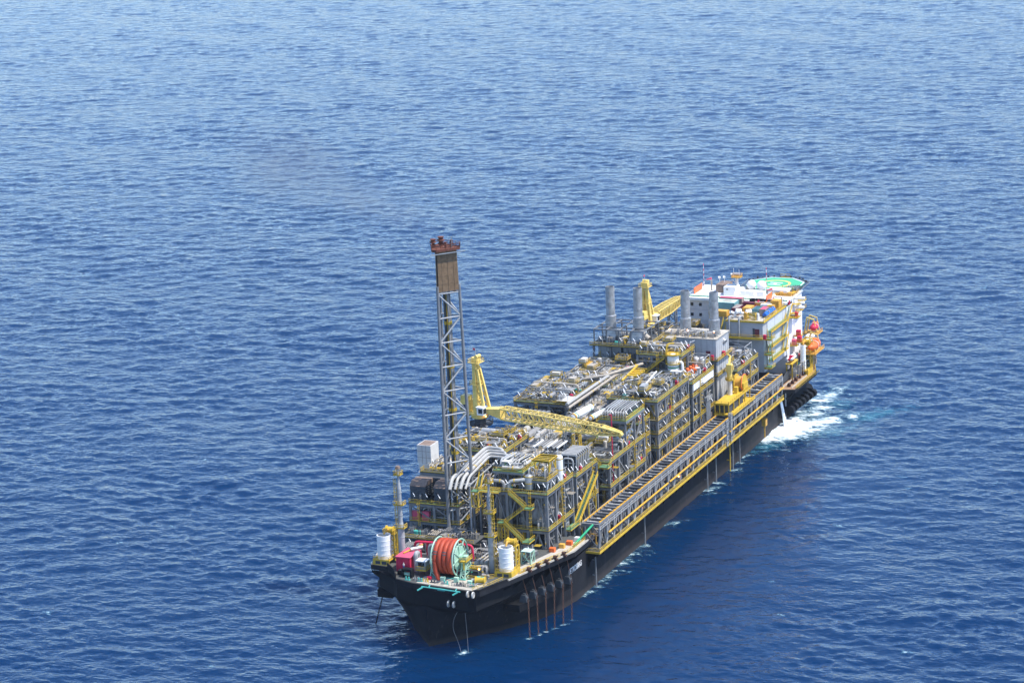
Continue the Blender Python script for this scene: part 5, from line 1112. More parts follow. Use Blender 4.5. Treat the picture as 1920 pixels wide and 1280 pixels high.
# ------------------------------------------------------------------ cranes
def crane(lab, x, y, z0, zb, zt, bd, bl, tipz, rootz, cabm='white'):
    t = thing('pedestal_crane', lab, 'crane', (x, y, z0), 'yellow pedestal cranes on the sea side')
    d = V((bd[0], bd[1], 0)).normalized(); s = V((d.y, -d.x, 0)); c = V((x, y, 0)); Z = lambda h: V((0, 0, h))
    MB().tube([(x, y, 15), (x, y, z0 - 2)], 2.1, 20).tube([(x, y, z0 - 2), (x, y, zb)], 1.9, 20).build('pedestal', 'steel_dark', t, True)
    q = MB(); P = [(x + 4.2 * math.cos(a), y + 4.2 * math.sin(a)) for a in np.linspace(0, 2 * PI, 17)[:-1]]; q.prism(P, z0, z0 + .25).rail([(*p, z0 + .25) for p in P], closed=True, step=2); q.build('ring_platform', 'steel_dark', t)
    MB().tube([(x, y, zb), (x, y, zb + .9)], 2.9, 24).tube([(x, y, zb + .9), (x, y, zb + 1.3)], 3.2, 24).build('slew_ring', 'yellow_pale', t, True)
    def ob(q, o, lx, ls, lz, h0): # oriented box centred at o (along d, s)
        vs = []
        for k in (h0, h0 + lz):
            for i, j in ((-1, -1), (1, -1), (1, 1), (-1, 1)): vs.append(c + d * (o[0] + i * lx / 2) + s * (o[1] + j * ls / 2) + Z(k))
        return q.add(vs, [(3, 2, 1, 0), (4, 5, 6, 7), (0, 1, 5, 4), (1, 2, 6, 5), (2, 3, 7, 6), (3, 0, 4, 7)])
    q = MB(); ob(q, (-1.2, 0), 7, 5.6, .5, zb + 1.3); q.build('slew_deck', 'yellow_pale', t)
    q = MB(); ob(q, (-4.6, 0), 3.6, 4.2, 3.4, zb + 1.8); ob(q, (-4.6, .6), 3, 2.6, 1.8, zb + 5.2); ob(q, (-5.2, -.6), 2.2, 2.6, 1.0, zb - .2); q.build('machinery_house', 'yellow_pale', t)
    q = MB(); ob(q, (-4.6, 2.2), 2.6, .06, 1.8, zb + 2.4); q.build('louvre', 'steel_dark', t)
    # mast: two boxed front legs and slanted back legs
    for j in (-1, 1):
        q = MB(); a = c + s * (1.45 * j) + d * -.4; w = 1.35
        for (h, k) in ((zb + 1.8, 1),): pass
        A = [a + d * (-.8) + s * (-w / 2), a + d * (.9) + s * (-w / 2), a + d * (.9) + s * (w / 2), a + d * (-.8) + s * (w / 2)]
        tp = c + s * (.85 * j) + d * -.9; B = [tp + d * (-.5) + s * (-w / 2.6), tp + d * .5 + s * (-w / 2.6), tp + d * .5 + s * (w / 2.6), tp + d * (-.5) + s * (w / 2.6)]
        q.add([p + Z(zb + 1.8) for p in A] + [p + Z(zt - 2) for p in B], [(3, 2, 1, 0), (4, 5, 6, 7), (0, 1, 5, 4), (1, 2, 6, 5), (2, 3, 7, 6), (3, 0, 4, 7)]); q.build('mast_leg', 'yellow_pale', t)
        q = MB(); q.bar(c + s * (1.7 * j) + d * 3.0 + Z(zb + 1.8), c + s * (.8 * j) + d * .1 + Z(zt - 4), .8, .8); q.build('mast_stay', 'yellow_pale', t)
    q = MB(); n = 5
    for i in range(n):
        h0 = zb + 3 + (zt - zb - 6) * i / n; h1 = zb + 3 + (zt - zb - 6) * (i + 1) / n; e = lambda h: 1.5 - .65 * (h - zb - 1.8) / (zt - zb - 3.8)
        q.bar(c + s * e(h0) + d * .2 + Z(h0), c - s * e(h1) + d * .1 + Z(h1), .28).bar(c - s * e(h0) + d * .3 + Z(h0), c + s * e(h0) + d * .3 + Z(h0), .3)
        f0 = 3.0 - 2.9 * (h0 - zb - 1.8) / (zt - zb - 5.8); f1 = 3.0 - 2.9 * (h1 - zb - 1.8) / (zt - zb - 5.8)
        for j in (-1, 1): q.bar(c + s * (1.6 * j * e(h0) / 1.5) + d * f0 + Z(h0), c + s * (1.5 * j * e(h1) / 1.5) + d * .2 + Z(h1), .24)
    q.build('mast_bracing', 'yellow_pale', t)
    q = MB(); tc = c + d * -.7
    q.add([tc + d * a_ + s * b_ + Z(h) for h in (zt - 2.2, zt) for a_, b_ in ((-.9, -1.3), (1.1, -1.3), (1.1, 1.3), (-.9, 1.3))], [(3, 2, 1, 0), (4, 5, 6, 7), (0, 1, 5, 4), (1, 2, 6, 5), (2, 3, 7, 6), (3, 0, 4, 7)])
    q.tube([tc + d * .8 - s * 1.2 + Z(zt + .3), tc + d * .8 + s * 1.2 + Z(zt + .3)], .6, 10); q.build('mast_head', 'yellow_pale', t)
    for h in (zt - 1.6, zb + (zt - zb) * .55):
        q = MB(); k = 1.9 if h > zt - 3 else 1.7; P = [tc + d * i * k + s * j * k + Z(h) for i, j in ((-1, -1), (1, -1), (1, 1), (-1, 1))]
        q.rail(P, closed=True, step=1.2, toe=False); 
        for a_, b_ in zip(P, P[1:] + P[:1]): q.bar(a_, b_, .5, .12)
        q.build('mast_platform', 'yellow_pale', t)
    q = MB(); q.bar(tc + Z(zt), tc + Z(zt + 3), .12); q.build('flag_staff', 'steel_light', t)
    q = MB(); f = tc + Z(zt + 2.2); q.add([f, f + d * -.9 + Z(.1), f + d * -.9 + Z(.75), f + Z(.7), f + s * .04, f + s * .04 + d * -.9 + Z(.1), f + s * .04 + d * -.9 + Z(.75), f + s * .04 + Z(.7)], [(0, 1, 2, 3), (7, 6, 5, 4), (0, 4, 5, 1), (2, 6, 7, 3), (1, 5, 6, 2)]); q.build('wind_flag', 'red', t)
    # cab
    q = MB(); ob(q, (2.3, 2.6), 2.4, 2.0, 2.5, zb + 1.6); q.build('cab', cabm, t)
    q = MB(); ob(q, (3.52, 2.6), .08, 1.7, 1.7, zb + 2.0); ob(q, (2.5, 3.62), 1.6, .08, 1.5, zb + 2.2); q.build('cab_window', 'glass', t)
    q = MB(); ob(q, (2.2, 2.7), 2.8, 2.3, .18, zb + 4.1); q.build('cab_roof', 'white', t)
    # boom
    r0 = c + d * 2.2; tp = c + d * bl
    def sec(k, w, h): p = r0.lerp(tp, k); zc = rootz + (tipz - rootz) * k; return [p - s * w + Z(zc - h), p + s * w + Z(zc - h), p + s * w + Z(zc + h), p - s * w + Z(zc + h)]
    q = MB(); q.add(sec(0, 1.5, .6) + sec(.13, 1.9, 1.65), [(3, 2, 1, 0), (4, 5, 6, 7), (0, 1, 5, 4), (1, 2, 6, 5), (2, 3, 7, 6), (3, 0, 4, 7)]); q.build('boom_root', 'yellow_pale', t)
    q = MB(); q.truss(sec(.13, 1.9, 1.7), sec(.5, 1.95, 1.75), .38, .2, 9); q.truss(sec(.5, 1.95, 1.75), sec(.86, 1.4, 1.3), .36, .19, 9); q.build('boom_lattice', 'yellow_pale', t)
    q = MB(); q.truss(sec(.86, 1.4, 1.3), sec(.99, .7, .4), .38, .22, 2); A, B = sec(.86, 1.3, 1.2), sec(.985, .6, .45)
    q.add([A[3], A[2], B[2], B[3], A[3] - Z(.3), A[2] - Z(.3), B[2] - Z(.3), B[3] - Z(.3)], [(0, 1, 2, 3), (7, 6, 5, 4), (0, 4, 5, 1), (1, 5, 6, 2), (2, 6, 7, 3), (3, 7, 4, 0)]); q.tube([sec(.99, .6, .3)[0], sec(.99, .6, .3)[1]], .6, 10); q.build('boom_tip', 'yellow_pale', t)
    q = MB(); A, B = sec(.13, 1.4, 1.7), sec(.85, 1.3, 1.35); q.rail([A[2], B[2]], h=1.0, step=3, toe=False); q.build('boom_rail', 'yellow_pale', t)
    q = MB()
    for j in (-.5, .5): q.bar(tc + d * .8 + s * j + Z(zt + .6), sec(.8, 1, 1)[2] if j > 0 else sec(.8, 1, 1)[3], .09)
    q.build('luffing_rope', 'black2', t)
    MB().ball(c + d * 3.2 + s * 1.6 + Z(zb + .9), .2, 8, 6).build('work_lamp', 'lamp_on', t)
    return t
crane('yellow crane in the middle of the ship, its long boom resting flat across the deck', -21.6, 88.5, 42.2, 44.6, 64.6, (52.2, -7.4), 53.2, 44.9, 47.2)
crane('yellow crane farther astern, half hidden by an exhaust stack, boom pointing at the white quarters', -21.5, 240.5, 36.6, 37.6, 55, (2.6, 31), 33, 41.5, 40.2)
t = thing('boom_rest', 'dark grey lattice tower holding up the far crane boom', 'lattice tower', (-19.5, 262, 20)); lattice(MB(), -21, -18, 261.4, 263.4, 20, 39.4, .34, .2, 7).build('tower', 'steel', t)
# winch trolley on top of the gallery
t = thing('gallery_trolley', 'bright yellow trolley with small crane column and big reel riding on the gallery top', 'trolley', (28.6, 194, 22.5))
q = MB(); q.box(25.4, 31.0, 182.2, 206, 26.4, 26.8); q.build('top_deck', 'yellow', t)
q = MB(); 
for x in (25.7, 27.4, 29.1, 30.7):
    for y in (182.6, 188, 194, 200, 205.6): q.bar((x, y, 22.9), (x, y, 26.4), .34)
q.box(25.3, 31.1, 182.1, 206, 22.72, 23.1); q.build('frame', 'yellow', t)
q = MB(); q.box(26.0, 30.4, 184.4, 199, 23.1, 26.3); q.build('machinery', 'steel_dark', t)
MB().rail([(25.5, 182.3, 26.8), (30.9, 182.3, 26.8), (30.9, 205.9, 26.8)], h=1.0).build('handrail', 'yellow', t)
q = MB(); q.box(31, 32.4, 183, 207, 22.6, 22.8); q.rail([(32.3, 183.2, 22.8), (32.3, 206.8, 22.8)]); q.rail([(31.2, 183.1, 22.8), (32.3, 183.1, 22.8)]); q.build('side_walk', 'yellow', t)
MB().tube([(27, 195, 26.8), (27, 195, 32)], .85, 16).build('crane_column', 'offwhite', t, True)
q = MB(); q.tube([(27, 195, 32), (27, 195, 32.5)], 1.4, 16).tube([(27, 195, 32.5), (27, 195, 35.5)], .95, 12).bbox(26, 28, 194.2, 195.8, 35, 38, .1).bar((27, 195, 37.6), (26.4, 197.5, 40.2), .7).bar((26.4, 197.5, 40.2), (26.3, 196, 41.2), .5); q.tube([(28.2, 195, 36), (28.2, 195, 37.6)], .4, 8); q.build('folding_arm', 'yellow_pale', t)
P = [(27 + 1.7 * math.cos(a), 195 + 1.7 * math.sin(a), 32.5) for a in np.linspace(0, 2 * PI, 9)[:-1]]
MB().rail(P, closed=True, step=1.3).prism([(p[0], p[1]) for p in P], 32.3, 32.48).build('ring_platform', 'yellow', t)
q = MB(); q.tube([(27.0, 202, 29.6), (29.9, 202, 29.6)], 2.2, 28).mi(1)
for x in (27.0, 29.9): q.tube([(x - .12, 202, 29.6), (x + .12, 202, 29.6)], 3.1, 32)
q.mi(2).ring((29.9, 202, 29.6), 3.05, .16, 0, 32, 6); q.build('reel', ['ochre', 'yellow', 'orange'], t, True)
MB().box(26.4, 26.8, 199.6, 204.4, 26.8, 29.8).box(30.2, 30.6, 199.6, 204.4, 26.8, 29.8).build('reel_stand', 'yellow', t)
MB().bbox(28, 29.2, 196.4, 198, 26.8, 29.2).build('control_cabinet', 'yellow', t)
q = MB(); lattice(q, 31.3, 32.1, 180.6, 182.2, 14, 24, .22, .14, 8); q.build('ladder_tower', 'steel_light', t)
# ------------------------------------------------------------------ laydown block, containers
lb = thing('deck_block', 'grey walled deck block with green landings and stairs, stacked with containers on its flat roof', 'deck block', (16, 255, 15))
MB().box(9.6, 23.9, 241.6, 274, 35.8, 41.6).build('front_wall', 'wall_grey_d', lb)
MB().box(12, 23.6, 243.4, 274, 22, 35.4).build('lower_wall', 'wall_grey_d', lb)
MB().box(23.9, 24.15, 246.4, 273.5, 22.5, 41.8).build('side_wall', 'side_grey_lit', lb)
q = MB()
for z in (28.5, 35.0): q.box(24.15, 24.2, 246.4, 273.5, z, z + .12)
for y in (255, 264): q.box(24.15, 24.2, y, y + .12, 22.5, 41.8)
q.build('wall_seam', 'steel', lb)
q = MB(); q.box(9.4, 24.4, 241.3, 251, 41.6, 41.9).box(.4, 24.4, 251, 267.6, 41.6, 41.9); q.build('roof', 'deck_beige', lb); MB().box(1, 9.6, 252, 267, 24, 41.55).build('inner_wall', 'wall_grey_d', lb)
q = MB(); q.box(9.4, 24.5, 241.1, 241.3, 41.4, 42.1).box(24.4, 24.6, 241.1, 275, 41.4, 42.1); q.build('roof_edge', 'yellow', lb)
MB().rail([(24.5, 241.2, 42.1), (24.5, 275, 42.1)]).build('handrail', 'yellow', lb)
q = MB(); q.box(9.4, 24, 240.2, 241.6, 35.5, 35.8).box(9.3, 24.2, 240.1, 240.25, 35.2, 35.9).rail([(9.5, 240.3, 35.8), (24, 240.3, 35.8)]); q.build('gallery', 'yellow', lb)
MB().box(20.8, 22.6, 241.54, 241.6, 36, 39).build('doorway', 'maroon', lb); MB().box(20, 20.8, 241.5, 241.6, 35.9, 39.2).build('door_panel', 'steel_dark', lb)
for x in (11, 14.9): pipe(lb, [(x + .5, 244, 42), (x + .5, 242.6, 43.4), (x, 241, 43), (x, 241, 36), (x - .4, 240.8, 35), (x - .4, 240.8, 24)], .38, 'steel_light', False)
for x in (11.6, 15.6): 
    q = MB(); q.tube([(x, 246, 42), (x, 246, 43.4), (x - 1.2, 244.6, 44.2)], .55, 12).tube([(x + .6, 245.6, 44.2), (x + 2.2, 246.8, 44.2)], 1.0, 14); q.build('fan_duct', 'white', lb, True)
z = 35.6
for k, z in enumerate((35.2, 29.4, 24.2)):
    MB().box(24.2, 27, 242, 246.5, z - .2, z).build('landing', 'green', lb); MB().rail([(24.2, 242, z), (27, 242, z), (27, 246.5, z)]).box(24.1, 27.1, 241.9, 242, z - .4, z + .1).build('handrail', 'yellow', lb)
    MB().box(24.2, 25.8, 246.5, 266, z + 1.8, z + 2.0).build('walkway', 'green', lb); MB().rail([(25.8, 246.5, z + 2), (25.8, 266, z + 2)]).box(25.75, 25.9, 246.5, 266, z + 1.5, z + 2).build('handrail', 'yellow', lb)
    if k < 2:
        stairs(lb, (25, 246, z + 1.9), (26.4, 243.6, z - 3.6), (1, .3, 0), 1.3); stairs(lb, (25.4, 266, z + 2), (25.8, 261, z - 3.4), (1, 0, 0), 1.4)
stairs(lb, (25.2, 271.5, 41.4), (25.2, 266.5, 36.8), (1, 0, 0), 1.4); stairs(lb, (9.0, 243, 41.6), (8.4, 240, 36), (1, 0, 0), 1.6)
rel(P_fire, lb, (24.6, 241.8, 35.3)); rel(P_fire, lb, (24.8, 270, 41.8))
q = MB(); q.box(24.3, 28.2, 270, 274.5, 36.4, 36.6).rail([(24.3, 270, 36.6), (28.2, 270, 36.6), (28.2, 274.5, 36.6)]); q.build('side_platform', 'yellow', lb)
for k in range(3): rel(P_fire, lb, (27.2 - .3 * k, 272.4 + k * .7, 36.6 + 0.02))
def container(x, y, L, w, h, rot, m, lab, roof=None, open_top=False, z=41.92):
    t = thing('cargo_container', lab, 'container', (x, y, z), 'cargo containers on the block roof')
    q = MB(); q.box(-L / 2, L / 2, -w / 2, w / 2, .1, h if not open_top else h * .3)
    if open_top: q.box(-L / 2, L / 2, -w / 2, -w / 2 + .12, h * .3, h).box(-L / 2, L / 2, w / 2 - .12, w / 2, h * .3, h).box(-L / 2, -L / 2 + .12, -w / 2 + .12, w / 2 - .12, h * .3, h).box(L / 2 - .12, L / 2, -w / 2 + .12, w / 2 - .12, h * .3, h)
    n = int(L / .5)
    for i in range(n): q.box(-L / 2 + .2 + i * .5, -L / 2 + .4 + i * .5, -w / 2 - .05, w / 2 + .05, .3, h - .2)
    for i in (-1, 1):
        for j in (-1, 1): q.box(i * L / 2 - .1, i * L / 2 + .1, j * w / 2 - .1, j * w / 2 + .1, 0, h + .05)
    c, s = math.cos(rot), math.sin(rot); q.v = [(x + a * c - b * s, y + a * s + b * c, z + d) for a, b, d in q.v]
    q.build('body', m, t)
    if roof and not open_top:
        r = MB(); r.box(-L / 2 + .12, L / 2 - .12, -w / 2 + .12, w / 2 - .12, h, h + .06); r.v = [(x + a * c - b * s, y + a * s + b * c, z + d) for a, b, d in r.v]; r.build('roof', roof, t)
H = PI / 2
container(3.2, 258, 10, 5.4, 3.0, 0, 'teal', 'large pale green topped container block on the roof, with an orange sheet on it', 'mint_pale')
container(4.2, 263.6, 9, 2.4, 3.1, 0, 'taupe', 'long container with reddish roof at the back of the stack, beside the white quarters', 'pink')
container(10.6, 252, 6, 2.6, 2.7, H, 'maroon', 'dark maroon container with taupe roof behind the two white fan ducts', 'taupe')
container(14.6, 253, 3, 5, 2.6, 0, 'ochre', 'ochre container between dark maroon and teal containers', 'ochre')
container(18.2, 252.5, 5.6, 2.5, 2.5, H, 'teal', 'open topped teal container in the middle of the roof', None, True)
container(21.2, 251.8, 4.6, 2.3, 2.7, H, 'taupe', 'grey brown container with pinkish roof behind the blue bundle', 'pink')
container(22.2, 257, 2.4, 2.2, 2.6, 0, 'ochre', 'small ochre cage behind the grey brown container at roof edge', 'ochre')
container(22.4, 262.4, 3, 3.6, 3.4, 0, 'ochre', 'tall ochre crate beside the white frame at the roof edge', 'ochre')
container(19.4, 260, 4, 2.2, 2.2, 0, 'white', 'white container in the middle of the roof between ochre crates', 'white')
container(12.4, 260.4, 4.6, 2.2, 2.4, 0, 'maroon', 'low maroon container with a bright red sheet leaning on it', 'maroon')
container(16.2, 261.4, 4.2, 2.4, 2.4, 0, 'ochre', 'brownish container with taupe roof next to the leaning red sheet', 'taupe')
container(13.6, 266, 5, 2.2, 2.4, 0, 'black2', 'black container at the foot of the white quarters', 'black2')
container(20, 267, 7, 2.2, 2.2, 0, 'black2', 'long black basket at the back edge of the roof', 'steel_dark')
container(5.6, 246.6, 6, 3, 2.2, 0, 'ochre', 'orange topped low container behind the roof stairs', 'ochre')
o = MB().box(3, 6.5, 257, 259.4, 45.02, 45.12).build('cover_sheet', 'pipe_tan', None, False, (4.8, 258, 45)); tag(o, 'pale orange sheet lying on the large green container roof', 'sheet')
q = MB(); q.add([(14.2, 259, 42), (14.4, 259.1, 42), (15.6, 262, 45), (15.4, 262, 45), (14.9, 258.6, 42), (15.1, 258.7, 42), (16.3, 261.6, 45), (16.1, 261.6, 45)], [(0, 1, 2, 3), (7, 6, 5, 4), (0, 4, 5, 1), (1, 5, 6, 2), (2, 6, 7, 3), (3, 7, 4, 0)])
o = q.build('leaning_sheet', 'red', None, False, (15, 260, 42)); tag(o, 'bright red sheet leaning between two roof containers', 'sheet')
t = thing('pipe_bundle', 'blue wrapped bundle of pipes lying along the roof edge', 'bundle', (23, 251, 42))
for k in range(3): MB().capsule((22.4 + k * .45, 247.6, 43 + (k % 2) * .5), (22.9 + k * .45, 256, 43.4 + (k % 2) * .5), .55, 10).build('wrap', 'blue', t, True)
MB().box(22, 24, 249.6, 250, 41.92, 44.2).box(22, 24, 253.6, 254, 41.92, 44.4).build('cradle', 'pipe_white', t)
t = thing('tool_cage', 'yellow mesh cage beside an ochre post at the front edge of the roof', 'cage', (18, 243.6, 42)); lattice(MB(), 17.4, 20.6, 243, 245, 41.92, 44.4, .22, .16, 3).build('cage', 'yellow', t); MB().bbox(16.2, 17.2, 242.6, 243.6, 41.92, 44.8).build('post', 'ochre', t); MB().tube([(21.4, 244, 41.92), (21.4, 244, 44.4)], .5, 12).build('bottle', 'white', t, True)
t = thing('goal_frame', 'white steel frame standing around the tall ochre crate', 'frame', (23, 265, 42)); q = MB(); q.bar((20.6, 264.6, 41.92), (20.6, 264.6, 45.8), .5).bar((24, 264.6, 41.92), (24, 264.6, 45.8), .5).bar((20.4, 264.6, 45.9), (24.2, 264.6, 45.9), .5); q.build('frame', 'white', t)
# ------------------------------------------------------------------ quarters, masts, helideck
ac = thing('quarters_block', 'white accommodation block with small square windows at the stern', 'quarters', (4, 276, 15))
MB().box(-14.6, 24.6, 268, 287, 15.05, 43).build('wall', 'wall_grey', ac)
MB().box(-15, 25, 265.6, 287.4, 43, 43.5).build('roof', 'white', ac)
q = MB(); q.box(-15, 25, 267.9, 268.1, 43.504, 43.95); q.build('roof_kerb', 'green_bright', ac)
q = MB(); q.box(-15.05, 25.05, 265.5, 265.6, 42.6, 43.6); q.build('roof_fascia', 'white', ac)
for i, x in enumerate((-13.4, -10.0, -5.4, -2.0)):
    for z in (40.4, 36.4, 32.2):
        f = MB().box(x - .55, x + .55, 267.9, 268, z - .6, z + .6).build('window_frame', 'steel_dark', ac); MB().box(x - .42, x + .42, 267.85, 267.9, z - .48, z + .48).build('pane', 'glass', f)
q = MB(); 
for z in (38.4, 34.2, 30): q.box(-14.6, 24, 267.94, 268, z, z + .08)
q.build('wall_seam', 'wall_grey_d', ac)
MB().rail([(-14.9, 266, 43.5), (24.9, 266, 43.5)], w=.07, toe=False).rail([(-14.9, 266, 43.5), (-14.9, 287, 43.5)], w=.07, toe=False).build('handrail', 'white', ac)
q = MB(); q.bbox(-1.9, 3.0, 272, 277, 43.5, 46.9, .08); o = q.build('lift_house', 'white', ac); MB().box(-.8, 0, 271.94, 272, 45.6, 46.3).build('vent', 'steel_light', o)
MB().box(-6.4, -2, 276, 283, 43.5, 46.6).build('roof_unit', 'brown_roof', ac)
MB().bbox(4.4, 14, 273, 276, 43.5, 45.4).build('roof_unit', 'white', ac); MB().bbox(14, 22, 277.5, 282, 43.5, 45.4).build('roof_unit', 'white', ac)
for k, (x, y) in enumerate(((-13.8, 276), (17.4, 268.8))):
    q = MB(); L = 9 if k == 0 else 6.5; q.box(x, x + .25, y - L / 2, y + L / 2, 43.5, 45.9); q.build('wind_screen', 'orange', ac)
q = MB(); q.box(-6, -.6, 264.4, 268, 31.8, 32).rail([(-6, 264.5, 32), (-.6, 264.5, 32)]).bar((-5.6, 265, 26), (-5.6, 265, 31.8), .3); q.build('balcony', 'yellow', ac)
vessel_v(ac, (-3, 266.3, 32), 1.5, 6, 'white', False); q = MB(); q.rail([(-5.4, 264.6, 37.6), (-1, 264.6, 37.6), (-1, 267.6, 37.6)]).box(-5.4, -1, 264.6, 267.8, 37.45, 37.6).bar((-5.2, 264.8, 32), (-5.2, 264.8, 37.5), .2); q.build('tank_platform', 'yellow', ac)
q = MB(); q.bar((-6.5, 265, 28), (-.2, 265, 28), 4, 3); q.build('plant_box', 'steel_dark', ac)
for k, x in enumerate((5.6, 13.2, 20.8)):
    t = thing('lamp_mast', ['thin roof lamp standing behind the large green container', 'thin roof lamp in the middle of the white roof edge', 'thin roof lamp by the orange wind screen nearest the helideck'][k], 'lamp', (x, 266.2, 41.9), 'lit lamps along the roof edge')
    MB().bar((x, 265.2, 41.92), (x, 265.2, 46.2), .13).build('pole', 'white', t); MB().ball((x, 265.2, 46.3), .42, 10, 8).build('bulb', 'lamp_on', t)
for k, x in enumerate((7.0, 11.1)):
    t = thing('satellite_dome', ['white satellite dome nearer the roof house', 'white satellite dome nearer the helideck'][k], 'satellite dome', (x, 279.7, 45.8), 'white satellite domes')
    MB().ball((x, 279.2, 46.5), 1.85, 20, 12).build('dome', 'white', t, True); MB().tube([(x, 279.2, 43.5), (x, 279.2, 45)], .8, 12).build('base', 'steel_light', t, True)
t = thing('radar_mast', 'pale mast with square yellow railed platform on top of the white roof house', 'mast', (2.2, 276, 48.4))
MB().tube([(2.2, 276, 43.6), (2.2, 276, 50.0)], [.85, .6], 14).bar((2.2, 276, 47.4), (.2, 276, 49.0), .25).build('pole', 'offwhite', t, True); q = MB(); q.box(.4, 4.0, 274.6, 277.6, 49.9, 50.1).rail([(.4, 274.6, 50.1), (4, 274.6, 50.1), (4, 277.6, 50.1), (.4, 277.6, 50.1)], closed=True, step=1.2); q.build('platform', 'ochre', t)
q = MB(); q.bar((1, 276, 50.1), (1, 276, 53.4), .1).bar((3.2, 276, 50.1), (3.2, 276, 53), .1).bar((1.2, 276, 51.4), (3.4, 276.4, 51.4), .3).ball((.4, 275, 51.3), .4, 8, 6); q.build('antenna', 'white', t)
def whip(x, y, z, h, lab):
    t = thing('antenna_pole', lab, 'antenna', (x, y, z), 'red and white antenna poles')
    q = MB()
    for k in range(int(h)): q.mi(k % 2).bar((x, y, z + k), (x, y, z + k + 1), .17)
    q.build('pole', ['red', 'white'], t)
whip(-11.6, 277, 43.5, 11, 'thin red and white banded antenna pole near the sea side orange wind screen'); whip(14.2, 276, 45.4, 9, 'thin red and white banded antenna pole in front of the helideck')
for k, (x, y) in enumerate(((-9.2, 279), (16.8, 275))):
    t = thing('wind_sock', ['pink wind sock on a pale post near the banded antenna at the sea side corner', 'pink wind sock in front of the helideck edge'][k], 'wind sock', (x, y, 43.5)); MB().bar((x, y, 43.5), (x, y, 47.6 if k == 0 else 46), .5 if k == 0 else .25).build('post', 'pipe_tan', t); MB().tube([(x, y, 48.2 if k == 0 else 46.4), (x - 2, y, 47.7 if k == 0 else 45.8)], [.45, .2], 10).build('sock', 'pink', t, True)
for k, (x, y) in enumerate(((-6.0, 279.5), (-4.4, 280.5))):
    t = thing('dish_antenna', ['small white dish on a short post, nearer the wind sock', 'small white dish on a short post, nearer the roof house'][k], 'dish antenna', (x, y, 46.6)); MB().bar((x, y, 43.5), (x, y, 48.4), .16).build('post', 'white', t); MB().tube([(x - .1, y - .1, 48.6), (x + .4, y - .3, 48.9)], [.6, .15], 12).build('dish', 'white', t, True)
# helideck
HX, HY, HZ, HR = 13.2, 289.5, 44.9, 11.5
he = thing('helideck', 'green octagonal helideck with yellow ring and white H at the stern', 'helideck', (HX, HY, HZ))
def octa(r, off=PI / 8 + .04): return [(HX + r * math.cos(off + k * PI / 4), HY + r * math.sin(off + k * PI / 4)) for k in range(8)]
MB().prism(octa(HR), HZ - .5, HZ).build('deck', 'heli', he)
def ringflat(r0, r1, n, off=0., z=.006):
    q = MB(); vs = [(HX + r * math.cos(off + 2 * PI * k / n), HY + r * math.sin(off + 2 * PI * k / n), HZ + z) for r in (r0, r1) for k in range(n)]
    return q.add(vs, [(k, n + k, n + (k + 1) % n, (k + 1) % n) for k in range(n)])
ringflat(5.1, 6.1, 48).build('ring_marking', 'heli_yellow', he); ringflat(HR - .55, HR - .05, 8, PI / 8 + .04).build('edge_line', 'white', he)
q = MB(); z0, z1 = HZ + .006, HZ + .03
q.box(HX - 2.5, HX + 2.5, HY - 2.0, HY - 1.1, z0, z1).box(HX - 2.5, HX + 2.5, HY + 1.1, HY + 2.0, z0, z1).box(HX - .5, HX + .5, HY - 1.1, HY + 1.1, z0, z1); q.build('letter_marking', 'white', he)
cu = bpy.data.curves.new('deck_lettering', 'FONT'); cu.body = 'PETROBRAS'; cu.size = 1.9; cu.extrude = .01; cu.align_x = 'CENTER'; cu.offset = .03; o = text_mesh('deck_lettering', cu, 'white'); o.parent = he; o.location = (-1.6, -9.6, .02)
q = MB(); P = octa(HR + 1.9); R_ = octa(HR + .02)
for k in range(8):
    a, c = V((*P[k], HZ - .05)), V((*P[(k + 1) % 8], HZ - .05)); q.bar(a, c, .16)
    for i in range(6): q.bar(V((*R_[k], HZ - .3)).lerp(V((*R_[(k + 1) % 8], HZ - .3)), i / 6), a.lerp(c, i / 6), .12)
q.build('safety_net', 'steel', he)
q = MB()
for k in range(14): a = .4 + k * .19; p = (HX + (HR + .5) * math.cos(a), HY + (HR + .5) * math.sin(a)); q.box(p[0] - .25, p[0] + .25, p[1] - .25, p[1] + .25, HZ, HZ + RC([.4, .7, .9]))
q.build('deck_light', 'steel_dark', he)
q = MB(); q.rail([(HX - 1.6, HY + HR + .2, HZ), (HX + 2.2, HY + HR + .2, HZ)], h=1.2); q.box(HX - 1.6, HX + 2.2, HY + HR, HY + HR + 1.4, HZ - .2, HZ); q.build('access_platform', 'ochre', he)
q = MB(); A = [(HX + i, HY + j, HZ - 2.6) for i, j in ((-8, -8), (8, -8), (8, 8), (-8, 8))]; B = [(HX + i, HY + j, HZ - .55) for i, j in ((-9, -9), (9, -9), (9, 9), (-9, 9))]
q.truss(A, B, .35, .25, 1)
for k in range(5):
    y = HY - 9 + k * 4.5; q.bar((HX - 9, y, HZ - .7), (HX + 9.5, y, HZ - .7), .35).bar((HX - 8, y, HZ - 2.6), (HX + 8, y, HZ - 2.6), .3)
    for i in range(4): q.bar((HX - 8 + i * 4, y, HZ - 2.6), (HX - 6 + i * 4, y, HZ - .7), .25).bar((HX - 6 + i * 4, y, HZ - .7), (HX - 4 + i * 4, y, HZ - 2.6), .25)
    q.bar((HX + 8, y, HZ - 2.6), (HX + 4, min(y, 287.4), HZ - 12), .45).bar((HX + 2, y, HZ - 2.6), (HX + 4, min(y, 287.4), HZ - 12), .35)
q.build('under_truss', 'steel_dark', he)
random.seed(66); fine(ac, 18, 24.4, 277, 286.6, 43.6, 45.4, 60, .4, .08, .2); sd_ = thing('stern_machinery', 'cluttered pipes and lockers on the stern deck under the lifeboats', 'deck machinery', (27, 275, 15)); fine(sd_, 25, 30.5, 262, 287, 15.2, 19.5, 170, .5, .1, .3)
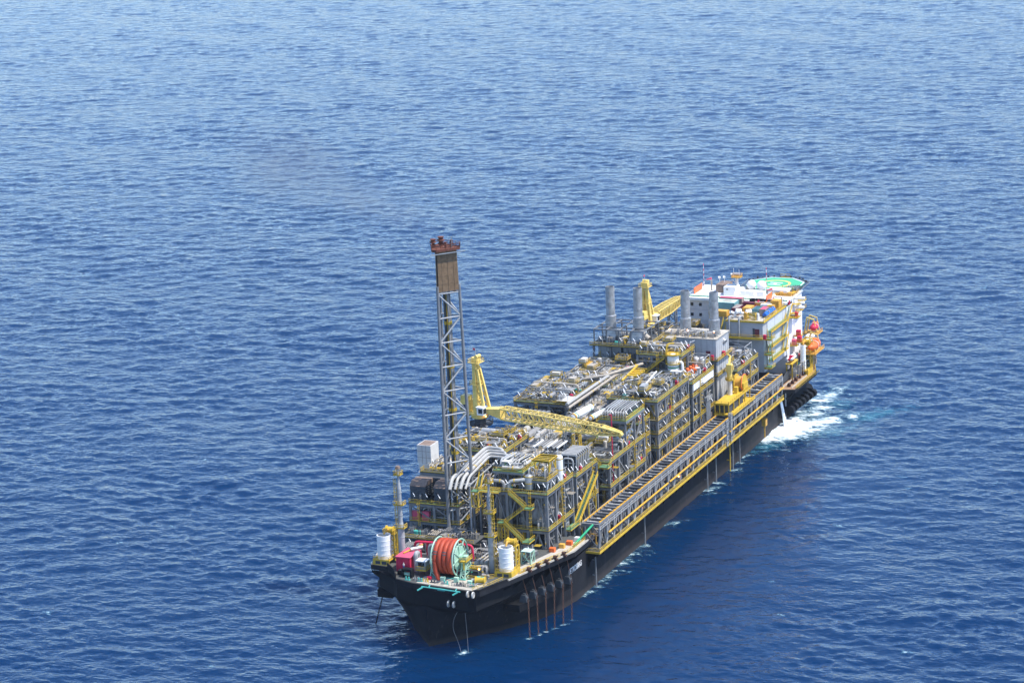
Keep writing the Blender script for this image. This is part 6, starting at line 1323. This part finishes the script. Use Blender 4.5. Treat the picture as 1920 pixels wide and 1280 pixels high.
for k in range(9): MB().bbox(25.2 + (k % 3) * 1.7, 26.5 + (k % 3) * 1.7, 270 + k * 1.5, 271.3 + k * 1.5, 15.1, 17 + (k % 4) * 1.6, .05).build('locker', RC(['red', 'white', 'offwhite', 'ochre', 'mint_dark', 'pink']), sd_)
# stern side: drum tower, lifeboats, rafts
drum(29.4, 272.5, 16.1, 'white ribbed drum in a yellow frame on the stern wing', r=1.05, h=9.5, grp=None)
lbx = [(31.6, 279.5, 23.8, 'large orange lifeboat hanging outboard in yellow davits at the stern'), (27.6, 293, 27.5, 'smaller red lifeboat partly hidden behind white raft canisters')]
for k, (x, y, z, lab) in enumerate(lbx):
    t = thing('lifeboat', lab, 'lifeboat', (x, y, z)); L = 5.6 if k == 0 else 3.0; K = 1.0 if k == 0 else .85
    q = MB(); n = 14; m = 12; vs = []
    for i in range(n + 1):
        u = -1 + 2 * i / n; w = (1 - abs(u) ** 2.6) ** .5
        for j in range(m):
            a = 2 * PI * j / m; vs.append((x + 1.9 * K * w * math.cos(a), y + u * L, z + K * (1.7 if math.sin(a) > 0 else 1.4) * (w ** .8) * math.sin(a) + .5 * u * u))
    q.add(vs, [(i * m + j, i * m + (j + 1) % m, (i + 1) * m + (j + 1) % m, (i + 1) * m + j) for i in range(n) for j in range(m)]); q.build('boat_hull', 'orange' if k == 0 else 'red', t, True)
    q = MB(); q.bbox(x - 1.1, x + 1.1, y + L * .2, y + L * .55, z + 1.2 * K, z + 2.3 * K, .2); q.build('canopy', 'orange', t); q = MB(); q.ring((x, y, z + .2), 1.93 * K, .1, 1, 20, 5); q.build('fender_strap', 'white', t)
    q = MB()
    for dy_ in (-L * .6, L * .6): q.bar((x - 3.6, y + dy_, z - 3), (x - 2.4, y + dy_, z + 4.2), .5).bar((x - 2.4, y + dy_, z + 4.2), (x + .6, y + dy_, z + 3.4), .45).bar((x + .4, y + dy_, z + 3.3), (x + 1.6, y + dy_, z - 1.6), .3)
    q.build('davit', 'yellow_pale', t)
    MB().box(x - 4, x + 2.3, y - L - .4, y + L + .4, z - 2.2, z - 1.95).rail([(x + 2.2, y - L - .3, z - 1.95), (x + 2.2, y + L + .3, z - 1.95)]).rail([(x - 3.8, y - L - .3, z - 1.95), (x + 2.2, y - L - .3, z - 1.95)]).build('embarkation_deck', 'ochre', t)
for k in range(8):
    x, y, z = 27.4 + (k % 2) * 1.6, 279 + (k // 2) * 1.9, 21.5 + (k // 2) * 1.5
    o = MB().capsule((x, y, z), (x + .2, y + 1.5, z), .72, 12).build('life_raft', 'white', None, True, (x, y, z)); tag(o, 'white life raft canister racked between drum tower and lifeboats', 'life raft', 'white life raft canisters')
t = thing('raft_rack', 'grey and ochre stepped rack holding the white raft canisters at the stern', 'rack', (28, 282, 18))
q = MB()
for k in range(4): q.box(26.4, 30.6, 278.6 + k * 1.9, 280.8 + k * 1.9, 20.5 + k * 1.5, 20.75 + k * 1.5).bar((26.6, 279.6 + k * 1.9, 15), (26.6, 279.6 + k * 1.9, 20.5 + k * 1.5), .3).bar((30.4, 279.6 + k * 1.9, 15), (30.4, 279.6 + k * 1.9, 20.5 + k * 1.5), .3)
q.build('rack', 'ochre', t)
t = thing('rescue_boat', 'small red and white rescue boat on the deck beside the grey block', 'rescue boat', (27, 265.5, 22))
q = MB(); q.tube([(26.4, 261.6, 22.6), (26.4, 267, 22.6), (27.3, 269, 22.8), (28.2, 267, 22.6), (28.2, 261.6, 22.6)], .42, 8); q.build('float_tube', 'white', t, True); MB().box(26.5, 28.1, 261.8, 267.6, 22.1, 22.7).box(26.8, 27.8, 263.5, 264.6, 22.7, 23.6).build('boat_hull', 'red', t); MB().box(26, 28.6, 261, 269, 20.6, 21).bar((26.2, 262, 15), (26.2, 262, 20.6), .4).bar((28.4, 262, 14.4), (28.4, 262, 20.6), .4).bar((26.2, 268, 15), (26.2, 268, 20.6), .4).bar((28.4, 268, 14.4), (28.4, 268, 20.6), .4).build('cradle', 'yellow', t)
for k, (x, y, z, m) in enumerate(((26.0, 272.6, 26.5, 'pink'), (27.6, 274, 27.5, 'red'), (26.6, 276, 29.4, 'red'))):
    t = thing('foam_tank', ['faded red cabinet behind the rescue boat', 'bright red cabinet nearer the drum tower top', 'bright red cabinet highest beside the grey block wall'][k], 'cabinet', (x, y, 22)); MB().bbox(x - .8, x + .8, y - .8, y + .8, z - 1, z + 1.2).build('tank', m, t); MB().box(x - 1.4, x + 1.4, y - 1.4, y + 1.4, z - 1.25, z - 1.0).rail([(x - 1.3, y - 1.3, z - 1), (x + 1.3, y - 1.3, z - 1), (x + 1.3, y + 1.3, z - 1)]).build('stand', 'yellow', t)
for k in range(3): t = thing('life_raft', 'white canister on the outer edge of the quarters stairs under the helideck', 'life raft', (25.6, 276 + k, 40), 'white canisters under the helideck'); MB().capsule((25.2, 276.4 + k * .4, 39.2 + k * 1.7), (28.4, 277.4 + k * .4, 39.2 + k * 1.7), .62, 12).build('canister', 'white', t, True)
q = MB()
for k in range(4): q.box(24.7, 27.4, 272 + k * 3.2, 274.8 + k * 3.2, 37.6 + (k % 2) * 3, 37.8 + (k % 2) * 3)
q.rail([(27.3, 272, 37.8), (27.3, 284, 37.8)]).rail([(27.3, 272, 40.8), (27.3, 284, 40.8)]); q.build('stern_stair_platform', 'yellow', ac)
q = MB(); 
for k in range(4): q.bar((18 + k * 1.7, 284 - k, 43.5), (18 + k * 1.7, 284 - k, 46), .2).box(17.4 + k * 1.6, 18.8 + k * 1.6, 276.6, 278.4, 43.5, 44.4 + .4 * (k % 2))
q.rail([(17, 276, 43.5), (24.6, 276, 43.5), (24.6, 284, 43.5)]); q.build('roof_platform', 'ochre', ac)
# ------------------------------------------------------------------ sea
for o in PROTO:
    for ch in list(o.children): bpy.data.objects.remove(ch)
    bpy.data.objects.remove(o)
HAZE = .000018
CAM = V((332.572, -668.621, 280.951)); YAW, PITCH, ROLL, FPX = .42384, .24798, -.04492, 4993.2
rng = np.random.default_rng(5)
def field(L, N, wind, spread, lo, hi, rms, V_):
    k1 = np.fft.fftfreq(N, L / N) * 2 * np.pi
    kx, ky = np.meshgrid(k1, k1, indexing='xy'); k = np.hypot(kx, ky); k[0, 0] = 1
    Lp = V_ * V_ / 9.81
    S = np.exp(-1 / (k * Lp) ** 2) / k ** 4 * (np.abs((kx * wind[0] + ky * wind[1]) / k) ** spread + .03)
    lam = 2 * np.pi / k; S *= (lam > lo) * (lam < hi); S[0, 0] = 0
    A = np.sqrt(S) * (rng.normal(size=(N, N)) + 1j * rng.normal(size=(N, N)))
    h = np.fft.ifft2(A).real; s = rms / h.std()
    dx = np.fft.ifft2(A * (-1j) * kx / k).real * s; dy = np.fft.ifft2(A * (-1j) * ky / k).real * s
    return h * s, dx, dy
def samp(F, L, x, y):
    N = F.shape[0]; u = (x / L * N) % N; v = (y / L * N) % N
    i = np.floor(u).astype(int) % N; j = np.floor(v).astype(int) % N; a = u - np.floor(u); b_ = v - np.floor(v); i2 = (i + 1) % N; j2 = (j + 1) % N
    return (F[j, i] * (1 - a) + F[j, i2] * a) * (1 - b_) + (F[j2, i] * (1 - a) + F[j2, i2] * a) * b_
wd = np.array([-.30, .954])
W1 = field(617., 1024, wd, 3, 2.4, 90, .15, 5.0); W2 = field(211., 1024, np.array([.35, .94]), 2, 1.2, 7, .062, 5)
d2 = np.array([-math.sin(YAW), math.cos(YAW)]); r2 = np.array([math.cos(YAW), math.sin(YAW)])
rr = [-4000, -1500, -500, 0, 300, 450, 560]; r = 600.
while r < 2700: rr.append(r); r += .85 * (r / 650.) ** 1.25
rr += [2800, 3000, 3400, 4200, 6000, 9000, 14000, 24000, 42000]
rr = np.array(rr)
sf = np.arange(-.25, .2501, .00082); so = np.array([.27, .3, .35, .42, .55, .8, 1.3, 2.5, 5, 12, 30])
ss = np.concatenate([-so[::-1], sf, so])
Rg, Sg = np.meshgrid(rr, ss, indexing='ij'); lat = Sg * np.maximum(Rg, 600)
X = CAM.x + d2[0] * Rg + r2[0] * lat; Y = CAM.y + d2[1] * Rg + r2[1] * lat
fine = (np.abs(Sg) < .262) & (Rg > 590) & (Rg < 2750); near = np.clip((2300 - Rg) / 1300, 0, 1) * fine
h1 = samp(W1[0], 617., X, Y) * fine; h2 = samp(W2[0], 211., X, Y) * near
nse = samp(W1[0], 617., X * .3 + 90, Y * .3) / .15
lee = np.clip(1.25 - np.clip(np.maximum(np.abs(X - 50) - 26, np.abs(Y - 78) - 110), 0, None) / 34 + .30 * nse, 0, 1)
calm = 1 - .45 * lee   # lee water along the ship
gust = np.clip(1 + .36 * samp(W1[0], 617., X * .11 + 40, Y * .11 + 300) / .15, .45, 1.7)
long_ = .16 * np.sin(X * .055 + Y * .075 + 1.3 * np.sin(X * .011)) * np.clip(1 + .5 * np.sin(X * .017 - Y * .009), .3, 1.5) * fine
Z = (h1 * (.6 + .4 * gust) + h2 * gust) * calm + long_
X2 = X + samp(W1[1], 617., X, Y) * fine * .45; Y2 = Y + samp(W1[2], 617., X, Y) * fine * .45
nr, ns = Rg.shape
co = np.stack([X2, Y2, Z], -1).reshape(-1, 3)
idx = np.arange(nr * ns).reshape(nr, ns)
faces = np.stack([idx[:-1, :-1], idx[:-1, 1:], idx[1:, 1:], idx[1:, :-1]], -1).reshape(-1, 4)
def npmesh(name, co, faces):
    me = bpy.data.meshes.new(name); me.vertices.add(len(co)); me.vertices.foreach_set('co', co.astype(np.float32).ravel())
    me.loops.add(faces.size); me.loops.foreach_set('vertex_index', faces.astype(np.int32).ravel())
    me.polygons.add(len(faces)); me.polygons.foreach_set('loop_start', (np.arange(len(faces)) * 4).astype(np.int32)); me.polygons.foreach_set('loop_total', np.full(len(faces), 4, np.int32))
    me.polygons.foreach_set('use_smooth', np.ones(len(faces), bool)); me.update(); me.validate(); return me
me = npmesh('sea', co, faces)
m = bpy.data.materials.new('sea_water'); m.use_nodes = True; nt = m.node_tree; n = nt.nodes; L = nt.links
bs = n['Principled BSDF']; bs.inputs['Base Color'].default_value = (.0003, .020, .070, 1); bs.inputs['Roughness'].default_value = .06; bs.inputs['IOR'].default_value = 1.333; bs.subsurface_method = 'BURLEY' if hasattr(bs, 'subsurface_method') else None; bs.inputs['Subsurface Weight'].default_value = 1; bs.inputs['Subsurface Radius'].default_value = (.6, .9, 1); bs.inputs['Subsurface Scale'].default_value = 45; bs.inputs['Specular IOR Level'].default_value = .5
g = n.new('ShaderNodeNewGeometry')
def nz(scale, det, sx=1., rot=0.):
    mp = n.new('ShaderNodeMapping'); mp.inputs['Scale'].default_value = (sx, 1, 1); mp.inputs['Rotation'].default_value = (0, 0, rot); L.new(g.outputs['Position'], mp.inputs['Vector'])
    t = n.new('ShaderNodeTexNoise'); t.inputs['Scale'].default_value = scale; t.inputs['Detail'].default_value = det; t.inputs['Roughness'].default_value = .6; L.new(mp.outputs[0], t.inputs['Vector']); return t.outputs['Fac']
b1 = n.new('ShaderNodeBump'); b1.inputs['Strength'].default_value = 1; b1.inputs['Distance'].default_value = .27; L.new(nz(.62, 3, .7, .35), b1.inputs['Height'])
b2 = n.new('ShaderNodeBump'); b2.inputs['Strength'].default_value = 1; b2.inputs['Distance'].default_value = .9; L.new(nz(.16, 3, .6, -.4), b2.inputs['Height']); L.new(b1.outputs[0], b2.inputs['Normal'])
L.new(b2.outputs[0], bs.inputs['Normal'])
at = me.attributes.new('lee', 'FLOAT', 'POINT'); at.data.foreach_set('value', lee.reshape(-1).astype(np.float32))
av = n.new('ShaderNodeAttribute'); av.attribute_name = 'lee'
mr = n.new('ShaderNodeMapRange'); mr.inputs[3].default_value = 1; mr.inputs[4].default_value = .55; L.new(av.outputs['Fac'], mr.inputs[0])
for q in (b1, b2): L.new(mr.outputs[0], q.inputs['Strength'])
me.materials.append(m); sea = bpy.data.objects.new('sea', me); col.objects.link(sea); tag(sea, 'deep blue rippled open sea all around the ship', 'sea', kind='structure')
# ------------------------------------------------------------------ foam (same vertices as the sea, a little higher)
def blobs(x, y, L_): 
    d = np.zeros_like(x)
    for (bx, by, rx, a, w) in L_:
        # rx: radius, a: amount, w: elongation along the drift direction
        dx, dy = x - bx, y - by; c, s = .64, .77
        u = dx * c + dy * s; v = -dx * s + dy * c
        d = np.maximum(d, a * np.exp(-((u / (rx * w)) ** 2 + (v / rx) ** 2) ** .9))
    return d
white = [(29, 232, 6, .8, 1.2), (32, 240, 10, 1.1, 1.2), (33, 248, 10, 1.15, 1.1), (37, 254, 7, .95, 1.4), (43, 261, 5, .72, 1.7), (50, 268, 3.4, .55, 2.2), (38, 244, 7, .72, 1.2), (30, 256, 6, 1.0, 1.1), (34, 268, 6, .72, 1.3), (35, 277, 5, .7, 1.3), (31, 286, 5, .75, 1.3), (32, 295, 5, .7, 1.6), (33, 304, 3.4, .5, 1.6), (44, 250, 6, .5, 1.6)]
teal = [(31, 224, 8, .45, 1.6), (44, 246, 11, .5, 1.6), (54, 270, 8, .5, 2.2), (38, 282, 8, .45, 1.5), (60, 278, 5, .4, 2.4), (30, 214, 5, .3, 2), (66, 284, 4, .3, 2.4)]
white += [(28.6, y, 1.7, .5, 1.8) for y in (62, 105, 166.5, 175.5, 190.5, 200.5)] + [(p[0] + .2, p[1], .8, .48, 1.7) for p in wl] + [(11.8, -3.2, 1.6, .55, 1.5), (-24.9, 12.4, .7, .5, 1.5)]
for k in range(16): white.append((27.4 + abs(rng.normal()) * .5, 56 + rng.random() * 165, 1.0 + rng.random() * 1.2, .3 + rng.random() * .2, 3.0))
reg = (X > -32) & (X < 90) & (Y > -12) & (Y < 330) & fine
Dw = np.where(reg, blobs(X, Y, white), 0); Dt = np.where(reg, blobs(X, Y, teal), 0); Dt = np.maximum(Dt, Dw * .75)
for k in range(90):                                   # scattered small whitecaps
    px, py = CAM.x + d2[0] * (a_ := rng.uniform(650, 1700)) + r2[0] * (b__ := rng.uniform(-.19, .19) * a_), 0
    py = CAM.y + d2[1] * a_ + r2[1] * b__
    if -45 < px < 45 and -20 < py < 300: continue
    msk = (np.abs(X - px) < 6) & (np.abs(Y - py) < 6)
    if msk.any(): Dw[msk] = np.maximum(Dw[msk], .40 * np.exp(-(((X[msk] - px) / 1.6) ** 2 + ((Y[msk] - py) / 1.0) ** 2)))
Fm = np.maximum(Dw, Dt); fm = Fm.reshape(-1)
keep = (fm[faces].max(axis=1) > .06) & (np.abs(Sg.reshape(-1)[faces]).max(axis=1) < .25)
ff = faces[keep]; used, inv = np.unique(ff, return_inverse=True)
cf = co[used].copy(); cf[:, 2] += .07 + .5 * np.clip(Dw.reshape(-1)[used] - .55, 0, 1) * (rng.random(len(used)) * .9 + .4)
fo = npmesh('foam', cf, inv.reshape(-1, 4))
for nm, D in (('white_foam', Dw), ('aerated', Dt)):
    at = fo.attributes.new(nm, 'FLOAT', 'POINT'); at.data.foreach_set('value', D.reshape(-1)[used].astype(np.float32))
m = bpy.data.materials.new('sea_foam'); m.use_nodes = True; nt = m.node_tree; n = nt.nodes; L = nt.links
bs = n['Principled BSDF']; bs.inputs['Roughness'].default_value = .6
g = n.new('ShaderNodeNewGeometry')
f1 = nz(.34, 9, .6, .9); f2 = nz(1.1, 6, .6, .9)
def attr(nm): a = n.new('ShaderNodeAttribute'); a.attribute_name = nm; return a.outputs['Fac']
def mth(op, a, b_, clamp=False):
    q = n.new('ShaderNodeMath'); q.operation = op; q.use_clamp = clamp
    for i, v in enumerate((a, b_)):
        if isinstance(v, (int, float)): q.inputs[i].default_value = v
        else: L.new(v, q.inputs[i])
    return q.outputs[0]
nn = mth('ADD', mth('MULTIPLY', f1, .65), mth('MULTIPLY', f2, .35))
def mask(a, off, gain): return mth('MULTIPLY', mth('SUBTRACT', mth('ADD', a, mth('MULTIPLY', nn, 1.1)), off), gain, True)
def mask2(a, off, k, gain): return mth('MULTIPLY', mth('SUBTRACT', mth('ADD', a, mth('MULTIPLY', mth('SUBTRACT', nn, .5), k)), off), gain, True)
mw = mask2(attr('white_foam'), .20, 3.0, 1.5); mt = mask2(attr('aerated'), .20, 2.2, 1.3)
mx = n.new('ShaderNodeMix'); mx.data_type = 'RGBA'; mx.inputs[6].default_value = (.05, .31, .40, 1); mx.inputs[7].default_value = (.86, .90, .93, 1); L.new(mw, mx.inputs[0]); L.new(mx.outputs[2], bs.inputs['Base Color'])
al = mth('MAXIMUM', mw, mth('MULTIPLY', mt, .75)); L.new(al, bs.inputs['Alpha'])
fo.materials.append(m); fob = bpy.data.objects.new('foam', fo); col.objects.link(fob); tag(fob, 'white and turquoise foam spreading on the water from the ship side', 'foam', kind='stuff')
# white water pouring from the hull
q = MB()
for k in range(6):
    x = 27.4 + RU(0, .4); y = 248.6 + k * .2; P = [(x - .3, y, 11.4)] + [(x + .35 * t_, y + RU(-.1, .1), 11.2 - 1.25 * t_ ** 1.25) for t_ in (1, 2, 3, 4, 5, 6)]; q.tube(P, [.16, .2, .24, .28, .34, .42, .6], 6)
o = q.build('water_jet', mat('falling_water', (.85, .9, .93), .5, var=.15, scale=2), None, True, (28, 249, 5)); tag(o, 'white stream of water pouring down the hull into the foam', 'water jet')

# ------------------------------------------------------------------ sea air
q = MB(); cs = [(CAM.x + d2[0] * a_ + r2[0] * b_, CAM.y + d2[1] * a_ + r2[1] * b_) for a_, b_ in ((-150, -700), (-150, 700), (3000, 1100), (3000, -1100))]
q.prism(cs, -3.2, 300.); hz = q.build('haze', 'white'); hz.data.materials.clear(); tag(hz, 'thin pale sea haze over the water', 'haze', kind='stuff')
hm = bpy.data.materials.new('haze_air'); hm.use_nodes = True; hn = hm.node_tree.nodes; hn.remove(hn['Principled BSDF']); pv = hn.new('ShaderNodeVolumePrincipled'); pv.inputs['Density'].default_value = HAZE; pv.inputs['Color'].default_value = (.86, .93, 1, 1); pv.inputs['Anisotropy'].default_value = .2
hm.node_tree.links.new(pv.outputs[0], hn['Material Output'].inputs['Volume']); hz.data.materials.append(hm)
# faint smoke drifting from the flare tip
q = MB(); P = []; Rd = []
for k in range(10):
    t_ = k / 9; P.append((-8 - 95 * t_, 39 + 52 * t_, 116 + 14 * t_ ** .7)); Rd.append(1.2 + 15 * t_ ** .8 if k < 9 else 8)
q.tube(P, Rd, 16); smo = q.build('smoke', 'white', None, True, P[0]); smo.data.materials.clear(); tag(smo, 'faint grey smoke drifting from the flare tip over the sea', 'smoke', kind='stuff')
sm = bpy.data.materials.new('thin_smoke'); sm.use_nodes = True; n = sm.node_tree.nodes; L = sm.node_tree.links; n.remove(n['Principled BSDF']); pv = n.new('ShaderNodeVolumePrincipled'); pv.inputs['Color'].default_value = (.30, .30, .32, 1)
tcx = n.new('ShaderNodeTexCoord'); tx = n.new('ShaderNodeTexNoise'); tx.inputs['Scale'].default_value = .05; tx.inputs['Detail'].default_value = 3; L.new(tcx.outputs['Object'], tx.inputs['Vector'])
mr = n.new('ShaderNodeMapRange'); mr.inputs[1].default_value = .36; mr.inputs[2].default_value = .75; mr.inputs[4].default_value = .012; L.new(tx.outputs['Fac'], mr.inputs[0]); L.new(mr.outputs[0], pv.inputs['Density'])
L.new(pv.outputs[0], n['Material Output'].inputs['Volume']); smo.data.materials.append(sm)
# ------------------------------------------------------------------ light, sky, camera
SE, SA = math.radians(61), math.radians(6)            # sun: high, from the ship's gallery side
sd = V((math.cos(SE) * math.cos(SA), math.cos(SE) * math.sin(SA), math.sin(SE)))
l = bpy.data.lights.new('sun', 'SUN'); l.energy = 4.0; l.angle = math.radians(.5); l.color = (1, .95, .88)
so_ = bpy.data.objects.new('sun', l); col.objects.link(so_); so_.rotation_euler = (-sd).to_track_quat('-Z', 'Y').to_euler(); so_.location = (200, 0, 400)
w = bpy.data.worlds.new('World'); sc.world = w; w.use_nodes = True; wn = w.node_tree.nodes; wl_ = w.node_tree.links
sky = wn.new('ShaderNodeTexSky'); sky.sky_type = 'NISHITA'; sky.sun_disc = False; sky.sun_elevation = SE; sky.sun_rotation = math.radians(90) - SA; sky.air_density = 1.0; sky.dust_density = 1.0; sky.ozone_density = 2.0; sky.altitude = 0
bg = wn['Background']; bg.inputs['Strength'].default_value = .135; tn = wn.new('ShaderNodeMix'); tn.data_type = 'RGBA'; tn.blend_type = 'MULTIPLY'; tn.inputs[0].default_value = 1; tn.inputs[7].default_value = (.93, 1.08, 1.28, 1); wl_.new(sky.outputs[0], tn.inputs[6]); tc = wn.new('ShaderNodeTexCoord'); sx = wn.new('ShaderNodeSeparateXYZ'); wl_.new(tc.outputs['Generated'], sx.inputs[0])     # bright hazy horizon
def wm(op, a, b_):
    q_ = wn.new('ShaderNodeMath'); q_.operation = op
    for i_, v_ in enumerate((a, b_)):
        if isinstance(v_, (int, float)): q_.inputs[i_].default_value = v_
        else: wl_.new(v_, q_.inputs[i_])
    return q_.outputs[0]
hzn = wm('ADD', wm('MULTIPLY', wm('POWER', wm('SUBTRACT', 1.0, wm('ABSOLUTE', sx.outputs['Z'], 0)), 4.0), .58), 1.0)
th = wn.new('ShaderNodeMix'); th.data_type = 'RGBA'; th.blend_type = 'MULTIPLY'; th.inputs[0].default_value = 1; wl_.new(tn.outputs[2], th.inputs[6]); wl_.new(hzn, th.inputs[7]); wl_.new(th.outputs[2], bg.inputs['Color'])
cd = bpy.data.cameras.new('camera'); cam = bpy.data.objects.new('camera', cd); col.objects.link(cam); sc.camera = cam
f = V((-math.sin(YAW) * math.cos(PITCH), math.cos(YAW) * math.cos(PITCH), -math.sin(PITCH))); r = V((math.cos(YAW), math.sin(YAW), 0)); u = r.cross(f)
rr_ = r * math.cos(ROLL) + u * math.sin(ROLL); uu = -r * math.sin(ROLL) + u * math.cos(ROLL)
cam.matrix_world = Matrix(((rr_.x, uu.x, -f.x, CAM.x), (rr_.y, uu.y, -f.y, CAM.y), (rr_.z, uu.z, -f.z, CAM.z), (0, 0, 0, 1)))
cd.sensor_width = 36; cd.lens = FPX / 1920 * 36; cd.clip_start = 5; cd.clip_end = 60000
vs_ = sc.view_settings; vs_.view_transform = 'Standard'; vs_.look = 'None'; vs_.exposure = .6; vs_.gamma = 1
sc.cycles.max_bounces = 6; sc.cycles.transparent_max_bounces = 8
sc.cycles.use_denoising = True; sc.cycles.volume_step_rate = 2; sc.cycles.volume_max_steps = 64; sc.cycles.volume_bounces = 1
